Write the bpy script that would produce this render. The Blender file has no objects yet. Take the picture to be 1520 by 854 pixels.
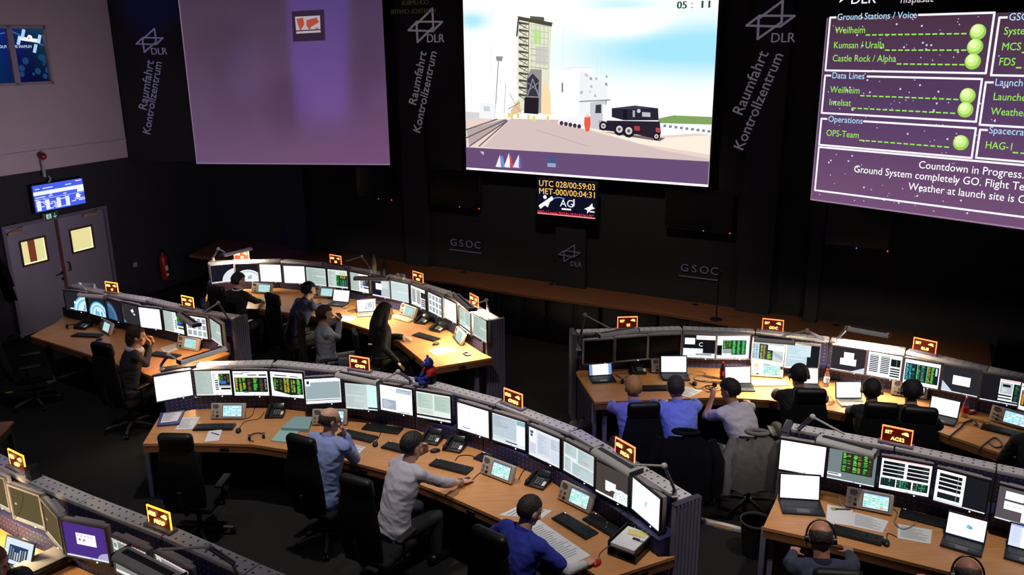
import bpy, bmesh, math, random
from mathutils import Vector as V, Matrix as MX, noise as mnoise

# ------------------------------------------------------------------ camera, world, lights, exposure
FPX, HY, ROLL, CZ = 1250.0, 65.0, math.radians(-0.5), 4.8
TH = math.atan((427 - HY) / FPX)
FW = V((0, math.cos(TH), -math.sin(TH)))
_u0 = V((0, math.sin(TH), math.cos(TH)))
RT = V((1, 0, 0)) * math.cos(ROLL) + _u0 * math.sin(ROLL)
UP = -V((1, 0, 0)) * math.sin(ROLL) + _u0 * math.cos(ROLL)
EYE = V((0, 0, CZ))
S = bpy.context.scene
COL = S.collection
cam = bpy.data.cameras.new('camera')
camo = bpy.data.objects.new('camera', cam)
COL.objects.link(camo)
cam.sensor_width = 36
cam.lens = 36 * FPX / 1520
cam.clip_end = 100
camo.matrix_world = MX(((RT.x, UP.x, -FW.x, 0), (RT.y, UP.y, -FW.y, 0), (RT.z, UP.z, -FW.z, CZ), (0, 0, 0, 1)))
S.camera = camo
S.view_settings.view_transform = 'Standard'
S.view_settings.look = 'None'
S.view_settings.gamma = 1
S.view_settings.use_curve_mapping = False
S.view_settings.exposure = 0.0
S.cycles.use_denoising = True
S.cycles.max_bounces = 5
S.cycles.diffuse_bounces = 2
S.cycles.glossy_bounces = 2
S.cycles.caustics_reflective = False
S.cycles.caustics_refractive = False
S.cycles.sample_clamp_indirect = 3.0

world = bpy.data.worlds.new('world')
S.world = world
world.use_nodes = True
world.node_tree.nodes['Background'].inputs[0].default_value = (0.30, 0.27, 0.50, 1)
world.node_tree.nodes['Background'].inputs[1].default_value = 0.045


def area(name, loc, target, size, power, col=(1, 1, 1), spread=180, sy=None):
    l = bpy.data.lights.new(name, 'AREA')
    l.energy = power
    l.color = col
    l.size = size
    if sy:
        l.shape = 'RECTANGLE'
        l.size_y = sy
    l.spread = math.radians(spread)
    o = bpy.data.objects.new(name, l)
    COL.objects.link(o)
    o.location = loc
    o.rotation_euler = (V(target) - V(loc)).to_track_quat('-Z', 'Y').to_euler()
    return o


def spot(name, loc, target, power, col, ang, blend=0.8, r=0.15):
    l = bpy.data.lights.new(name, 'SPOT')
    l.energy = power
    l.color = col
    l.spot_size = math.radians(ang)
    l.spot_blend = blend
    l.shadow_soft_size = r
    o = bpy.data.objects.new(name, l)
    COL.objects.link(o)
    o.location = loc
    o.rotation_euler = (V(target) - V(loc)).to_track_quat('-Z', 'Y').to_euler()
    return o


# dimmed ceiling spots over the consoles, a wash on the upper left wall, unseen blue spots added for a blue tint
spot('ceiling_spot_middle', (-1.7, 6.9, 6.8), (-1.9, 8.3, 0.7), 860, (1.0, 0.93, 0.88), 58)
spot('ceiling_spot_middle_right', (0.7, 4.9, 6.6), (0.8, 6.4, 0.7), 600, (1.0, 0.93, 0.88), 50)
spot('ceiling_spot_right', (3.6, 5.0, 6.6), (3.3, 6.5, 0.7), 600, (1.0, 0.93, 0.88), 48)
spot('ceiling_spot_rear_right', (3.0, 7.0, 6.6), (3.0, 9.3, 0.7), 260, (1.0, 0.93, 0.88), 56)
spot('ceiling_spot_left', (-5.0, 8.5, 6.6), (-5.4, 11.0, 0.7), 230, (1.0, 0.92, 0.86), 50)
spot('ceiling_spot_corner', (-3.6, 3.2, 6.4), (-3.2, 5.4, 1.0), 130, (1.0, 0.93, 0.9), 52)
spot('sideboard_spot', (0.6, 10.6, 6.4), (0.8, 13.5, 0.8), 300, (1.0, 0.8, 0.62), 75)
spot('blue_spot_rear_chairs', (0.4, 5.6, 6.0), (1.35, 8.2, 0.8), 520, (0.10, 0.10, 1.0), 22)
spot('blue_spot_wall', (-4.0, 12.5, 6.2), (-5.0, 16.4, 1.3), 170, (0.08, 0.10, 1.0), 22)
spot('ceiling_spot_floor', (-3.6, 5.0, 6.6), (-4.9, 7.9, 0.0), 190, (1.0, 0.95, 0.9), 46)  # neutral fill added to lift the dark floor, no fixture there
spot('blue_spot_floor', (-2.4, 6.5, 6.2), (-5.3, 7.9, 0.0), 130, (0.2, 0.2, 1.0), 30)
spot('blue_spot_panel', (-5.0, 12.0, 6.4), (-6.5, 16.1, 5.6), 330, (0.05, 0.08, 1.0), 17)
area('left_wall_wash', (-4.2, 11.2, 2.2), (-8.2, 14.2, 3.0), 1.2, 30, (1.0, 0.82, 0.92), 120)  # unseen area lamp added to brighten the pale upper wall


def ray(px, py):
    return FW + RT * ((px - 760) / FPX) - UP * ((py - 427) / FPX)


def G(px, py, z):
    """the point at height z seen at a place in the photograph"""
    d = ray(px, py)
    return EYE + d * ((z - CZ) / d.z)


def onwall(px, py, o, phi):
    n = V((-math.sin(phi), math.cos(phi), 0))
    d = ray(px, py)
    return EYE + d * ((V((o[0], o[1], CZ)) - EYE).dot(n) / d.dot(n))


# ------------------------------------------------------------------ materials
def lin(c):
    return tuple((x / 255 / 12.92) if x <= 10 else ((x / 255 + 0.055) / 1.055) ** 2.4 for x in c)


MATS = {}


def mat(name, rgb=(128, 128, 128), rough=0.6, metal=0.0, noise=0.0, scale=40, bump=0.0, emit=None, strength=1.0, spec=0.5, alpha=1.0):
    if name in MATS:
        return MATS[name]
    m = bpy.data.materials.new(name)
    m.use_nodes = True
    nt = m.node_tree
    b = nt.nodes['Principled BSDF']
    c = lin(rgb)
    b.inputs['Base Color'].default_value = (*c, 1)
    b.inputs['Roughness'].default_value = rough
    b.inputs['Metallic'].default_value = metal
    b.inputs['Specular IOR Level'].default_value = spec
    b.inputs['Alpha'].default_value = alpha
    if emit:
        b.inputs['Emission Color'].default_value = (*lin(emit), 1)
        b.inputs['Emission Strength'].default_value = strength
    tc = nt.nodes.new('ShaderNodeTexCoord')
    if noise or bump:
        n = nt.nodes.new('ShaderNodeTexNoise')
        n.inputs['Scale'].default_value = scale
        n.inputs['Detail'].default_value = 4
        nt.links.new(tc.outputs['Object'], n.inputs['Vector'])
        if noise:
            r = nt.nodes.new('ShaderNodeValToRGB')
            r.color_ramp.elements[0].color = (*[x * (1 - noise) for x in c], 1)
            r.color_ramp.elements[1].color = (*[min(1, x * (1 + noise)) for x in c], 1)
            nt.links.new(n.outputs['Fac'], r.inputs['Fac'])
            nt.links.new(r.outputs['Color'], b.inputs['Base Color'])
        if bump:
            bp = nt.nodes.new('ShaderNodeBump')
            bp.inputs['Strength'].default_value = bump
            bp.inputs['Distance'].default_value = 0.01
            nt.links.new(n.outputs['Fac'], bp.inputs['Height'])
            nt.links.new(bp.outputs['Normal'], b.inputs['Normal'])
    MATS[name] = m
    return m


def wood(name, rgb, dark, rough=0.42):
    m = mat(name, rgb, rough)
    nt = m.node_tree
    b = nt.nodes['Principled BSDF']
    tc = nt.nodes['Texture Coordinate']
    mp = nt.nodes.new('ShaderNodeMapping')
    mp.inputs['Scale'].default_value = (2.2, 26, 26)
    n = nt.nodes.new('ShaderNodeTexNoise')
    n.inputs['Scale'].default_value = 2.0
    n.inputs['Detail'].default_value = 6
    r = nt.nodes.new('ShaderNodeValToRGB')
    r.color_ramp.elements[0].position = 0.3
    r.color_ramp.elements[0].color = (*lin(dark), 1)
    r.color_ramp.elements[1].position = 0.7
    r.color_ramp.elements[1].color = (*lin(rgb), 1)
    nt.links.new(tc.outputs['Object'], mp.inputs['Vector'])
    nt.links.new(mp.outputs['Vector'], n.inputs['Vector'])
    nt.links.new(n.outputs['Fac'], r.inputs['Fac'])
    nt.links.new(r.outputs['Color'], b.inputs['Base Color'])
    return m


def perforated(name, rgb, hole, axes, pitch, rad, rough=0.5, metal=0.0):
    """sheet metal with a grid of round holes laid out in the object's own space"""
    m = mat(name, rgb, rough, metal)
    nt = m.node_tree
    b = nt.nodes['Principled BSDF']
    tc = nt.nodes['Texture Coordinate']
    sp = nt.nodes.new('ShaderNodeSeparateXYZ')
    nt.links.new(tc.outputs['Object'], sp.inputs[0])

    def math_(op, a, bb=None):
        k = nt.nodes.new('ShaderNodeMath')
        k.operation = op
        for i, v in enumerate((a, bb)):
            if v is None:
                continue
            if isinstance(v, (int, float)):
                k.inputs[i].default_value = v
            else:
                nt.links.new(v, k.inputs[i])
        return k.outputs[0]
    q = []
    for ax, p in zip(axes, pitch):
        f = math_('FRACT', math_('DIVIDE', sp.outputs['XYZ'.index(ax)], p))
        q.append(math_('POWER', math_('MULTIPLY', math_('SUBTRACT', f, 0.5), p), 2))
    f = math_('LESS_THAN', math_('SQRT', math_('ADD', *q)), rad)
    mx = nt.nodes.new('ShaderNodeMix')
    mx.data_type = 'RGBA'
    mx.inputs['A'].default_value = (*lin(rgb), 1)
    mx.inputs['B'].default_value = (*lin(hole), 1)
    nt.links.new(f, mx.inputs['Factor'])
    nt.links.new(mx.outputs['Result'], b.inputs['Base Color'])
    return m


def emission_by_colour(name, strength):
    m = bpy.data.materials.new(name)
    m.use_nodes = True
    nt = m.node_tree
    nt.nodes.clear()
    a = nt.nodes.new('ShaderNodeAttribute')
    a.attribute_name = 'col'
    e = nt.nodes.new('ShaderNodeEmission')
    e.inputs['Strength'].default_value = strength
    o = nt.nodes.new('ShaderNodeOutputMaterial')
    nt.links.new(a.outputs['Color'], e.inputs['Color'])
    nt.links.new(e.outputs[0], o.inputs['Surface'])
    MATS[name] = m
    return m


M_PIC = emission_by_colour('display_light', 1.12)
M_PICD = emission_by_colour('dim_display_light', 0.78)
M_WOOD = wood('beech_worktop', (208, 149, 94), (193, 131, 79))
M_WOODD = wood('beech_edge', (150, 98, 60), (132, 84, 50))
M_COUNTER = wood('dark_counter_wood', (128, 82, 52), (112, 70, 44), 0.5)
M_PTOP = perforated('perforated_ledge', (204, 198, 202), (40, 38, 44), 'XY', (0.085, 0.07), 0.011, 0.5)
M_PFRONT = perforated('perforated_blue_panel', (52, 50, 92), (140, 140, 165), 'XZ', (0.055, 0.045), 0.006, 0.5)
M_BLUE = mat('dark_blue_metal', (40, 39, 66), 0.5)
M_ALU = mat('grey_aluminium', (122, 118, 138), 0.45)
M_ALUD = mat('dark_aluminium', (70, 68, 82), 0.5, 0.3)
M_BLACK = mat('black_plastic', (18, 18, 20), 0.45)
M_DBLACK = mat('dull_black_plastic', (13, 13, 14), 0.7)
M_BEZEL = mat('dark_monitor_bezel', (34, 33, 36), 0.45)
M_HOUS = mat('grey_monitor_housing', (150, 142, 144), 0.5)
M_KPAD = mat('warm_grey_plastic', (178, 164, 154), 0.5)
M_LAMP = mat('lamp_grey', (186, 184, 182), 0.45)
M_PAPER = mat('white_paper', (225, 225, 228), 0.9)
M_CHAIR = mat('black_chair_fabric', (9, 9, 11), 0.85, bump=0.3, scale=300, spec=0.2)
M_CHAIRP = mat('black_chair_leather', (12, 11, 12), 0.5, spec=0.35)
M_CABLE = mat('black_cable', (20, 18, 18), 0.5)
M_CHROME = mat('chrome', (200, 200, 205), 0.2, 0.9)
M_WALLD = mat('dark_navy_wall', (33, 33, 42), 0.85, noise=0.15, scale=6)
M_WALLW = mat('pale_wall_paint', (176, 162, 172), 0.8, noise=0.05, scale=3)
M_CARPET = mat('charcoal_carpet', (33, 33, 33), 0.95, spec=0.1, noise=0.35, scale=220, bump=0.4)
M_SCR_OFF = mat('black_glass_screen', (16, 14, 20), 0.2, spec=0.15)


# ------------------------------------------------------------------ mesh helpers
class MB:
    def __init__(s):
        s.b = bmesh.new()

    def _new(s, verts, mx=None, bev=0, seg=2):
        if mx is not None:
            bmesh.ops.transform(s.b, matrix=mx, verts=verts)
        if bev:
            ed = list({e for v in verts for e in v.link_edges})
            bmesh.ops.bevel(s.b, geom=ed, offset=bev, segments=seg, affect='EDGES', profile=0.5)
        return s

    def box(s, c, size, rot=None, bev=0, seg=2):
        r = bmesh.ops.create_cube(s.b, size=1)
        m = MX.Translation(V(c)) @ (rot.to_4x4() if rot is not None else MX.Identity(4)) @ MX.Diagonal((*size, 1))
        return s._new(r['verts'], m, bev, seg)

    def cyl(s, p0, p1, r0, r1=None, n=14):
        p0, p1 = V(p0), V(p1)
        d = p1 - p0
        r = bmesh.ops.create_cone(s.b, cap_ends=True, segments=n, radius1=r0, radius2=r0 if r1 is None else r1, depth=d.length)
        m = MX.Translation((p0 + p1) / 2) @ d.to_track_quat('Z', 'Y').to_matrix().to_4x4()
        return s._new(r['verts'], m)

    def ell(s, c, rad, rot=None, sub=3):
        r = bmesh.ops.create_icosphere(s.b, subdivisions=sub, radius=1)
        rad = (rad,) * 3 if isinstance(rad, (int, float)) else rad
        m = MX.Translation(V(c)) @ (rot.to_4x4() if rot is not None else MX.Identity(4)) @ MX.Diagonal((*rad, 1))
        return s._new(r['verts'], m)

    def cap(s, p0, p1, r0, r1=None, sub=2):
        """tapered limb with round ends"""
        r1 = r0 if r1 is None else r1
        s.cyl(p0, p1, r0, r1, 14)
        s.ell(p0, r0, sub=sub)
        s.ell(p1, r1, sub=sub)
        return s

    def loft(s, rings, closed=True):
        vs = [[s.b.verts.new(p) for p in r] for r in rings]
        n = len(rings[0])
        for a, b in zip(vs, vs[1:]):
            for i in range(n):
                j = (i + 1) % n
                s.b.faces.new((a[i], a[j], b[j], b[i]))
        if closed:
            s.b.faces.new(vs[0][::-1])
            s.b.faces.new(vs[-1])
        return s

    def tube(s, pts, r, n=8):
        pts = [V(p) for p in pts]
        rings = []
        for i, p in enumerate(pts):
            d = (pts[min(i + 1, len(pts) - 1)] - pts[max(i - 1, 0)]).normalized()
            a = d.orthogonal().normalized() if i == 0 else (rings_a - d * rings_a.dot(d)).normalized()
            rings_a = a
            b = d.cross(a)
            rr = r[i] if isinstance(r, (list, tuple)) else r
            rings.append([p + (a * math.cos(t) + b * math.sin(t)) * rr for t in [2 * math.pi * k / n for k in range(n)]])
        return s.loft(rings)

    def lathe(s, prof, c=(0, 0, 0), n=20):
        c = V(c)
        return s.loft([[c + V((r * math.cos(t), r * math.sin(t), z)) for t in [2 * math.pi * k / n for k in range(n)]] for r, z in prof])

    def prism(s, poly, z0, z1):
        a = [s.b.verts.new((p[0], p[1], z0)) for p in poly]
        b = [s.b.verts.new((p[0], p[1], z1)) for p in poly]
        n = len(poly)
        s.b.faces.new(b)
        s.b.faces.new(a[::-1])
        for i in range(n):
            j = (i + 1) % n
            s.b.faces.new((a[i], a[j], b[j], b[i]))
        return s

    def xf(s, m):
        bmesh.ops.transform(s.b, matrix=m, verts=s.b.verts)
        return s

    def move(s, d):
        return s.xf(MX.Translation(V(d)))

    def mesh(s, name, smooth=None):
        bmesh.ops.recalc_face_normals(s.b, faces=s.b.faces)
        me = bpy.data.meshes.new(name)
        s.b.to_mesh(me)
        s.b.free()
        if smooth:
            me.polygons.foreach_set('use_smooth', [True] * len(me.polygons))
            if smooth < 180:
                me.set_sharp_from_angle(angle=math.radians(smooth))
        return me

    def obj(s, name, m, parent=None, smooth=40):
        return link(name, s.mesh(name, smooth), m, parent)


def link(name, me, m, parent=None):
    if m and not me.materials:
        me.materials.append(m)
    o = bpy.data.objects.new(name, me)
    COL.objects.link(o)
    o.parent = parent
    return o


def tag(o, label, cat, group=None, kind=None):
    if label:
        o['label'] = label
    if cat:
        o['category'] = cat
    if group:
        o['group'] = group
    if kind:
        o['kind'] = kind
    return o


def thing(name, label, cat, loc=(0, 0, 0), rz=0.0, group=None):
    o = bpy.data.objects.new(name, None)
    o.empty_display_size = 0.1
    COL.objects.link(o)
    o.location = loc
    o.rotation_euler = (0, 0, rz)
    return tag(o, label, cat, group)


def struct(name, mb, m, parent=None, smooth=None):
    o = mb.obj(name, m, parent, smooth)
    if parent is None:
        o['kind'] = 'structure'
    return o


def dup(root, loc, rz, label=None, group=None):
    r = root.copy()
    COL.objects.link(r)
    r.location = loc
    r.rotation_euler = (0, 0, rz)
    if label:
        r['label'] = label
    if group:
        r['group'] = group
    for ch in list(root.children):
        if ch.get('own'):
            continue
        c = ch.copy()
        COL.objects.link(c)
        c.parent = r
        for g in list(ch.children):
            d = g.copy()
            COL.objects.link(d)
            d.parent = c
    return r


class Proto:
    """first call hands out the original, later calls copies of it"""
    def __init__(s, make):
        s.make, s.o, s.used = make, None, False

    def __call__(s, loc, rz, label, group=None):
        if s.o is None:
            s.o = s.make()
            s.kids = list(s.o.children)
            s.o.location = loc
            s.o.rotation_euler = (0, 0, rz)
            s.o['label'] = label
            if group:
                s.o['group'] = group
            return s.o
        return dup(s.o, loc, rz, label, group)


# ------------------------------------------------------------------ pictures on displays
_txt = {}


def text_mesh(t):
    if t not in _txt:
        cu = bpy.data.curves.new('t', 'FONT')
        cu.body = t
        cu.resolution_u = 3
        o = bpy.data.objects.new('t', cu)
        me = bpy.data.meshes.new_from_object(o)
        _txt[t] = ([tuple(v.co) for v in me.vertices], [tuple(p.vertices) for p in me.polygons])
        bpy.data.objects.remove(o)
        bpy.data.curves.remove(cu)
        bpy.data.meshes.remove(me)
    return _txt[t]


class Pic:
    """flat coloured shapes lying on a display, x to the right and z up"""
    def __init__(s, eps=0.0007):
        s.v, s.f, s.c, s.eps = [], [], [], eps

    def poly(s, pts, col, k=1):
        i = len(s.v)
        s.v += [(p[0], -k * s.eps, p[1]) for p in pts]
        s.f.append(tuple(range(i, i + len(pts))))
        s.c.append([lin(c) for c in col] if isinstance(col[0], (tuple, list)) else [lin(col)] * len(pts))
        return s

    def rect(s, x0, z0, x1, z1, col, k=1):
        return s.poly([(x0, z0), (x1, z0), (x1, z1), (x0, z1)], col, k)

    def line(s, pts, w, col, k=2):
        for a, b in zip(pts, pts[1:]):
            a, b = V(a), V(b)
            d = (b - a)
            if d.length < 1e-9:
                continue
            d.normalize()
            n = V((-d.y, d.x)) * w / 2
            a2, b2 = a - d * w * 0.3, b + d * w * 0.3
            s.poly([a2 - n, b2 - n, b2 + n, a2 + n], col, k)
        return s

    def disc(s, x, z, r, col, k=2, n=20, rz=None):
        rz = rz or r
        return s.poly([(x + r * math.cos(t), z + rz * math.sin(t)) for t in [2 * math.pi * i / n for i in range(n)]], col, k)

    def text(s, t, x, z, h, col, k=3, ang=0.0, xs=1.0, align='L', mirror=False, shear=0.0):
        vs, fs = text_mesh(t)
        if not vs:
            return s
        w = max(v[0] for v in vs)
        off = {'L': 0, 'C': -w / 2, 'R': -w}[align]
        sc = h / 0.70
        i = len(s.v)
        ca, sa = math.cos(ang), math.sin(ang)
        for v in vs:
            a, b = (v[0] + off) * sc * xs, v[1] * sc
            a += shear * b
            if mirror:
                a = -a
            s.v.append((x + a * ca - b * sa, -k * s.eps, z + a * sa + b * ca))
        for f in fs:
            s.f.append(tuple(i + q for q in f))
            s.c.append([lin(col)] * len(f))
        return s

    def build(s, name, parent, m=None):
        me = bpy.data.meshes.new(name)
        me.from_pydata(s.v, [], s.f)
        a = me.color_attributes.new('col', 'FLOAT_COLOR', 'CORNER')
        flat = []
        for f, c in zip(s.f, s.c):
            for q in c:
                flat += [*q, 1.0]
        a.data.foreach_set('color', flat)
        return link(name, me, m or M_PIC, parent)


def dlr_logo(pic, x, z, s_, col, k=2, w=0.045, shear=0.0):
    """two crossed thin lozenges drawn as outlines, box of width s_ from its lower left corner"""
    P = lambda q: (x + (q[0] + shear * q[1]) * s_, z + q[1] * s_)
    a = [(0, 0.28), (0.27, 0.48), (1, 0.46), (0.72, 0.25), (0, 0.28)]
    b = [(0.73, 0.77), (0.74, 0.34), (0.26, 0), (0.25, 0.42), (0.73, 0.77)]
    for q in (a, b):
        pic.line([P(t) for t in q], w * s_, col, k)


def path_len(pts):
    return sum((b - a).length for a, b in zip(pts, pts[1:]))


def offset_path(pts, d):
    """offset a 2D polyline to its right-hand side (towards the operators)"""
    out = []
    for i, p in enumerate(pts):
        a = pts[max(i - 1, 0)]
        b = pts[min(i + 1, len(pts) - 1)]
        t = (b - a).to_2d().normalized()
        n = V((t.y, -t.x))
        out.append(V((p.x + n.x * d, p.y + n.y * d, p.z)))
    return out

# ------------------------------------------------------------------ the room
PB = math.radians(-29.0)
OB = V((-1.42, 15.29, 0))
NB = V((-math.sin(PB), math.cos(PB), 0))
TB = V((math.cos(PB), math.sin(PB), 0))
PLW = math.radians(66.0)
OL = V((-8.46, 13.89, 0))
NL = V((-math.sin(PLW), math.cos(PLW), 0))
TL = V((math.cos(PLW), math.sin(PLW), 0))


def back(px, py, off=0.0):
    return onwall(px, py, OB - NB * off, PB)


def left(px, py, off=0.0):
    return onwall(px, py, OL - NL * off, PLW)


def tt(p, o=OB, d=TB):
    return (V((p.x, p.y, 0)) - o).dot(d)


# corner of the two walls
den = TL.x * TB.y - TL.y * TB.x
tc_l = ((OB.x - OL.x) * TB.y - (OB.y - OL.y) * TB.x) / den
CORNER = OL + TL * tc_l
tc_b = tt(CORNER)

fl = MB()
fl.box((1.0, 9.5, -0.05), (24, 22, 0.1))
struct('floor', fl, M_CARPET)

w = MB()
x0, x1 = tc_b, 14.0
w.box(((x0 + x1) / 2, 0.1, 3.5), (x1 - x0, 0.2, 7.0))
o = struct('wall_back', w, M_WALLD)
o.location, o.rotation_euler = OB, (0, 0, PB)
w = MB()
w.box(((-13 + tc_l) / 2, 0.1, 3.5), (tc_l + 13, 0.2, 7.0))
o = struct('wall_left', w, M_WALLD)
o.location, o.rotation_euler = OL, (0, 0, PLW)

# pale upper half of the left wall, with the gallery window in it
ze = 2.77
te = tt(left(190, 232, 0.06), OL, TL)
wa = tt(left(80, 124, 0.06), OL, TL)
wz0, wz1 = 4.2, 5.16
wb = wa - 1.25
w = MB()
for a, b, c, d in ((-13, te, ze, wz0), (-13, te, wz1, 7.0), (wa, te, wz0, wz1), (-13, wb, wz0, wz1)):
    w.box(((a + b) / 2, -0.03, (c + d) / 2), (b - a, 0.058, d - c))
w.box(((-13 + te) / 2, -0.068, ze + 0.33), (te + 13, 0.02, 0.03))
o = struct('trim_1', w, M_WALLW)
o.location, o.rotation_euler = OL, (0, 0, PLW)
win = MB()
for a, b, c, d in ((wb, wa, wz0, wz0 + 0.05), (wb, wa, wz1 - 0.05, wz1), (wa - 0.05, wa, wz0, wz1), (wa - 0.72, wa - 0.62, wz0, wz1), (wb, wb + 0.05, wz0, wz1)):
    win.box(((a + b) / 2, -0.04, (c + d) / 2), (b - a, 0.06, d - c))
wo = struct('window_1', win, mat('window_frame_grey', (150, 140, 155), 0.5))
wo.location, wo.rotation_euler = OL, (0, 0, PLW)
p = Pic(0.0015)
NX, NZ = 16, 10
for i in range(NX):
    for j in range(NZ):
        a, b = wb + (wa - wb) * i / NX, wb + (wa - wb) * (i + 1) / NX
        c, d = wz0 + (wz1 - wz0) * j / NZ, wz0 + (wz1 - wz0) * (j + 1) / NZ
        f = lambda u, v: tuple(int(q) for q in (8 + 8 * v, 20 + 24 * v + 12 * math.sin(5 * u + 2 * v), 52 + 42 * v + 16 * math.sin(4 * u)))
        g = [f((q - wb), (r - wz0) / (wz1 - wz0)) for q, r in ((a, c), (b, c), (b, d), (a, d))]
        p.poly([(a, c), (b, c), (b, d), (a, d)], g, 0)


def leftuv(px, py, off):
    q = left(px, py, off)
    return tt(q, OL, TL), q.z


def lp(k, *pts):
    return [leftuv(a, b, 0.012) for a, b in pts]


p.line(lp(0, (0, 50), (18, 47), (70, 70)), 0.015, (60, 110, 150), 1)  # reflected picture and mirrored words painted into the glowing pane
p.line(lp(0, (30, 57), (58, 61)), 0.06, (225, 235, 245), 2)
for q in ((28, 60), (34, 50), (52, 72), (58, 58)):
    a, b = leftuv(q[0], q[1], 0.012)
    p.poly([(a - 0.055, b - 0.06), (a + 0.0, b - 0.075), (a + 0.055, b + 0.06), (a, b + 0.075)], (160, 200, 235), 2)
a, b = leftuv(44, 56, 0.012)
p.disc(a, b, 0.045, (250, 250, 250), 3)
p.disc(a - 0.02, b - 0.01, 0.015, (200, 90, 60), 4)
a, b = leftuv(47, 71, 0.012)
p.text('HUMAN SPACE FLIGHT', a, b, 0.045, (205, 220, 240), 2, mirror=True)
for k in range(14):
    a, b = wb + 0.7 + random.random() * 0.5, wz0 + 0.1 + random.random() * 0.35
    p.disc(a, b, 0.02 + random.random() * 0.04, (22, 60, 100), 1, 8)
po = p.build('pane', wo)
po.location = (0, -0.012, 0)

# pillars, and the fascia panels that carry the lettering
n_ = 1
tr = {}
for a, b, top in (((424, 370), (452.5, 375), 2.9), ((605, 391), (637, 396), 7.0), ((826, 422), (866, 430), 2.6), ((1091, 461), (1140, 467.5), 7.0), ((1192, 476), (1210, 480), 2.6)):
    n_ += 1
    pa, pb = G(*a, 0.8), G(*b, 0.8)
    ta, tb = tt(pa), tt(pb)
    dpt = max(0.1, min(0.2, -((pa + pb) / 2 - OB).dot(NB)))
    w = MB()
    w.box(((ta + tb) / 2, -dpt / 2, (top + 0.8) / 2), (tb - ta, dpt, top - 0.8))
    o = struct('trim_%d' % n_, w, mat('navy_pillar', (36, 36, 46), 0.8))
    o.location, o.rotation_euler = OB, (0, 0, PB)
    tr[n_] = (ta, tb, dpt)

# slanted fascia left of the first screen
LW_END = OL + TL * te - NL * 0.08
SC_L_R = back(579, 245, 0.2)
PHL = math.radians(-6.5)


def lscr(px, py, off=0.0):
    n = V((-math.sin(PHL), math.cos(PHL), 0))
    return onwall(px, py, SC_L_R - n * off, PHL)


SC_L_L = lscr(292, 243)
fa, fb = V((LW_END.x, LW_END.y, 0)), V((SC_L_L.x - 0.05, SC_L_L.y + 0.12, 0))
PHF = math.atan2((fb - fa).y, (fb - fa).x)
w = MB()
L_ = (fb - fa).length
w.box((L_ / 2, 0.06, 4.75), (L_, 0.12, 4.1))
n_ += 1
o = struct('trim_%d' % n_, w, mat('navy_fascia', (17, 17, 26), 0.7))
o.location, o.rotation_euler = fa, (0, 0, PHF)

# ------------------------------------------------------------------ wall lettering
LET = {}


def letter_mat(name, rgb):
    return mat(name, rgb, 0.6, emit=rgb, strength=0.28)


class Flat(Pic):
    """solid lettering cut from thin sheet: same shapes, plain material"""
    def build(s, name, parent, m):
        me = bpy.data.meshes.new(name)
        me.from_pydata(s.v, [], s.f)
        bm = bmesh.new()
        bm.from_mesh(me)
        r = bmesh.ops.extrude_face_region(bm, geom=list(bm.faces))
        bmesh.ops.translate(bm, vec=(0, 0.012, 0), verts=[g for g in r['geom'] if isinstance(g, bmesh.types.BMVert)])
        bmesh.ops.recalc_face_normals(bm, faces=bm.faces)
        bm.to_mesh(me)
        bm.free()
        return link(name, me, m, parent)


def wall_words(fn, phi, logo, dlr, l1, l2, label, rgb, h1=0.2):
    """fn maps photo pixels to the wall; logo = left, right, bottom, top pixels; l1/l2 = start and end pixel of each text line"""
    base = fn(*l2[0])
    d = V((math.cos(phi), math.sin(phi), 0))
    uv = lambda q: ((fn(*q) - base).dot(d), fn(*q).z - base.z)
    root = thing('wall_lettering', label, 'lettering', base, phi)
    m = letter_mat('lettering_%d_%d_%d' % rgb, rgb)
    f = Flat()
    a, b = uv(logo[0]), uv(logo[1])
    dlr_logo(f, a[0], a[1] - 0.28 * (b[0] - a[0]) * 1.0, (b[0] - a[0]), None or (0, 0, 0), 1)
    f.build('logo', root, m)
    a, b = uv(dlr[0]), uv(dlr[1])
    hh = (b[0] - a[0]) / 2.3
    Flat().text('DLR', a[0], a[1], hh, (0, 0, 0), 1).build('initials', root, m)
    for t, (s0, s1) in (('Raumfahrt', l1), ('Kontrollzentrum', l2)):
        a, b = V(uv(s0)), V(uv(s1))
        ln = (b - a).length
        vs, fs = text_mesh(t)
        h = ln / max(v[0] for v in vs) * 0.70
        Flat().text(t, a.x, a.y, h * 1.04, (0, 0, 0), 1, ang=math.atan2(b.y - a.y, b.x - a.x), xs=0.96).build('word', root, m)
    return root


def fasc(px, py):
    return onwall(px, py, fa - V((-math.sin(PHF), math.cos(PHF), 0)) * 0.02, PHF)


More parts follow.
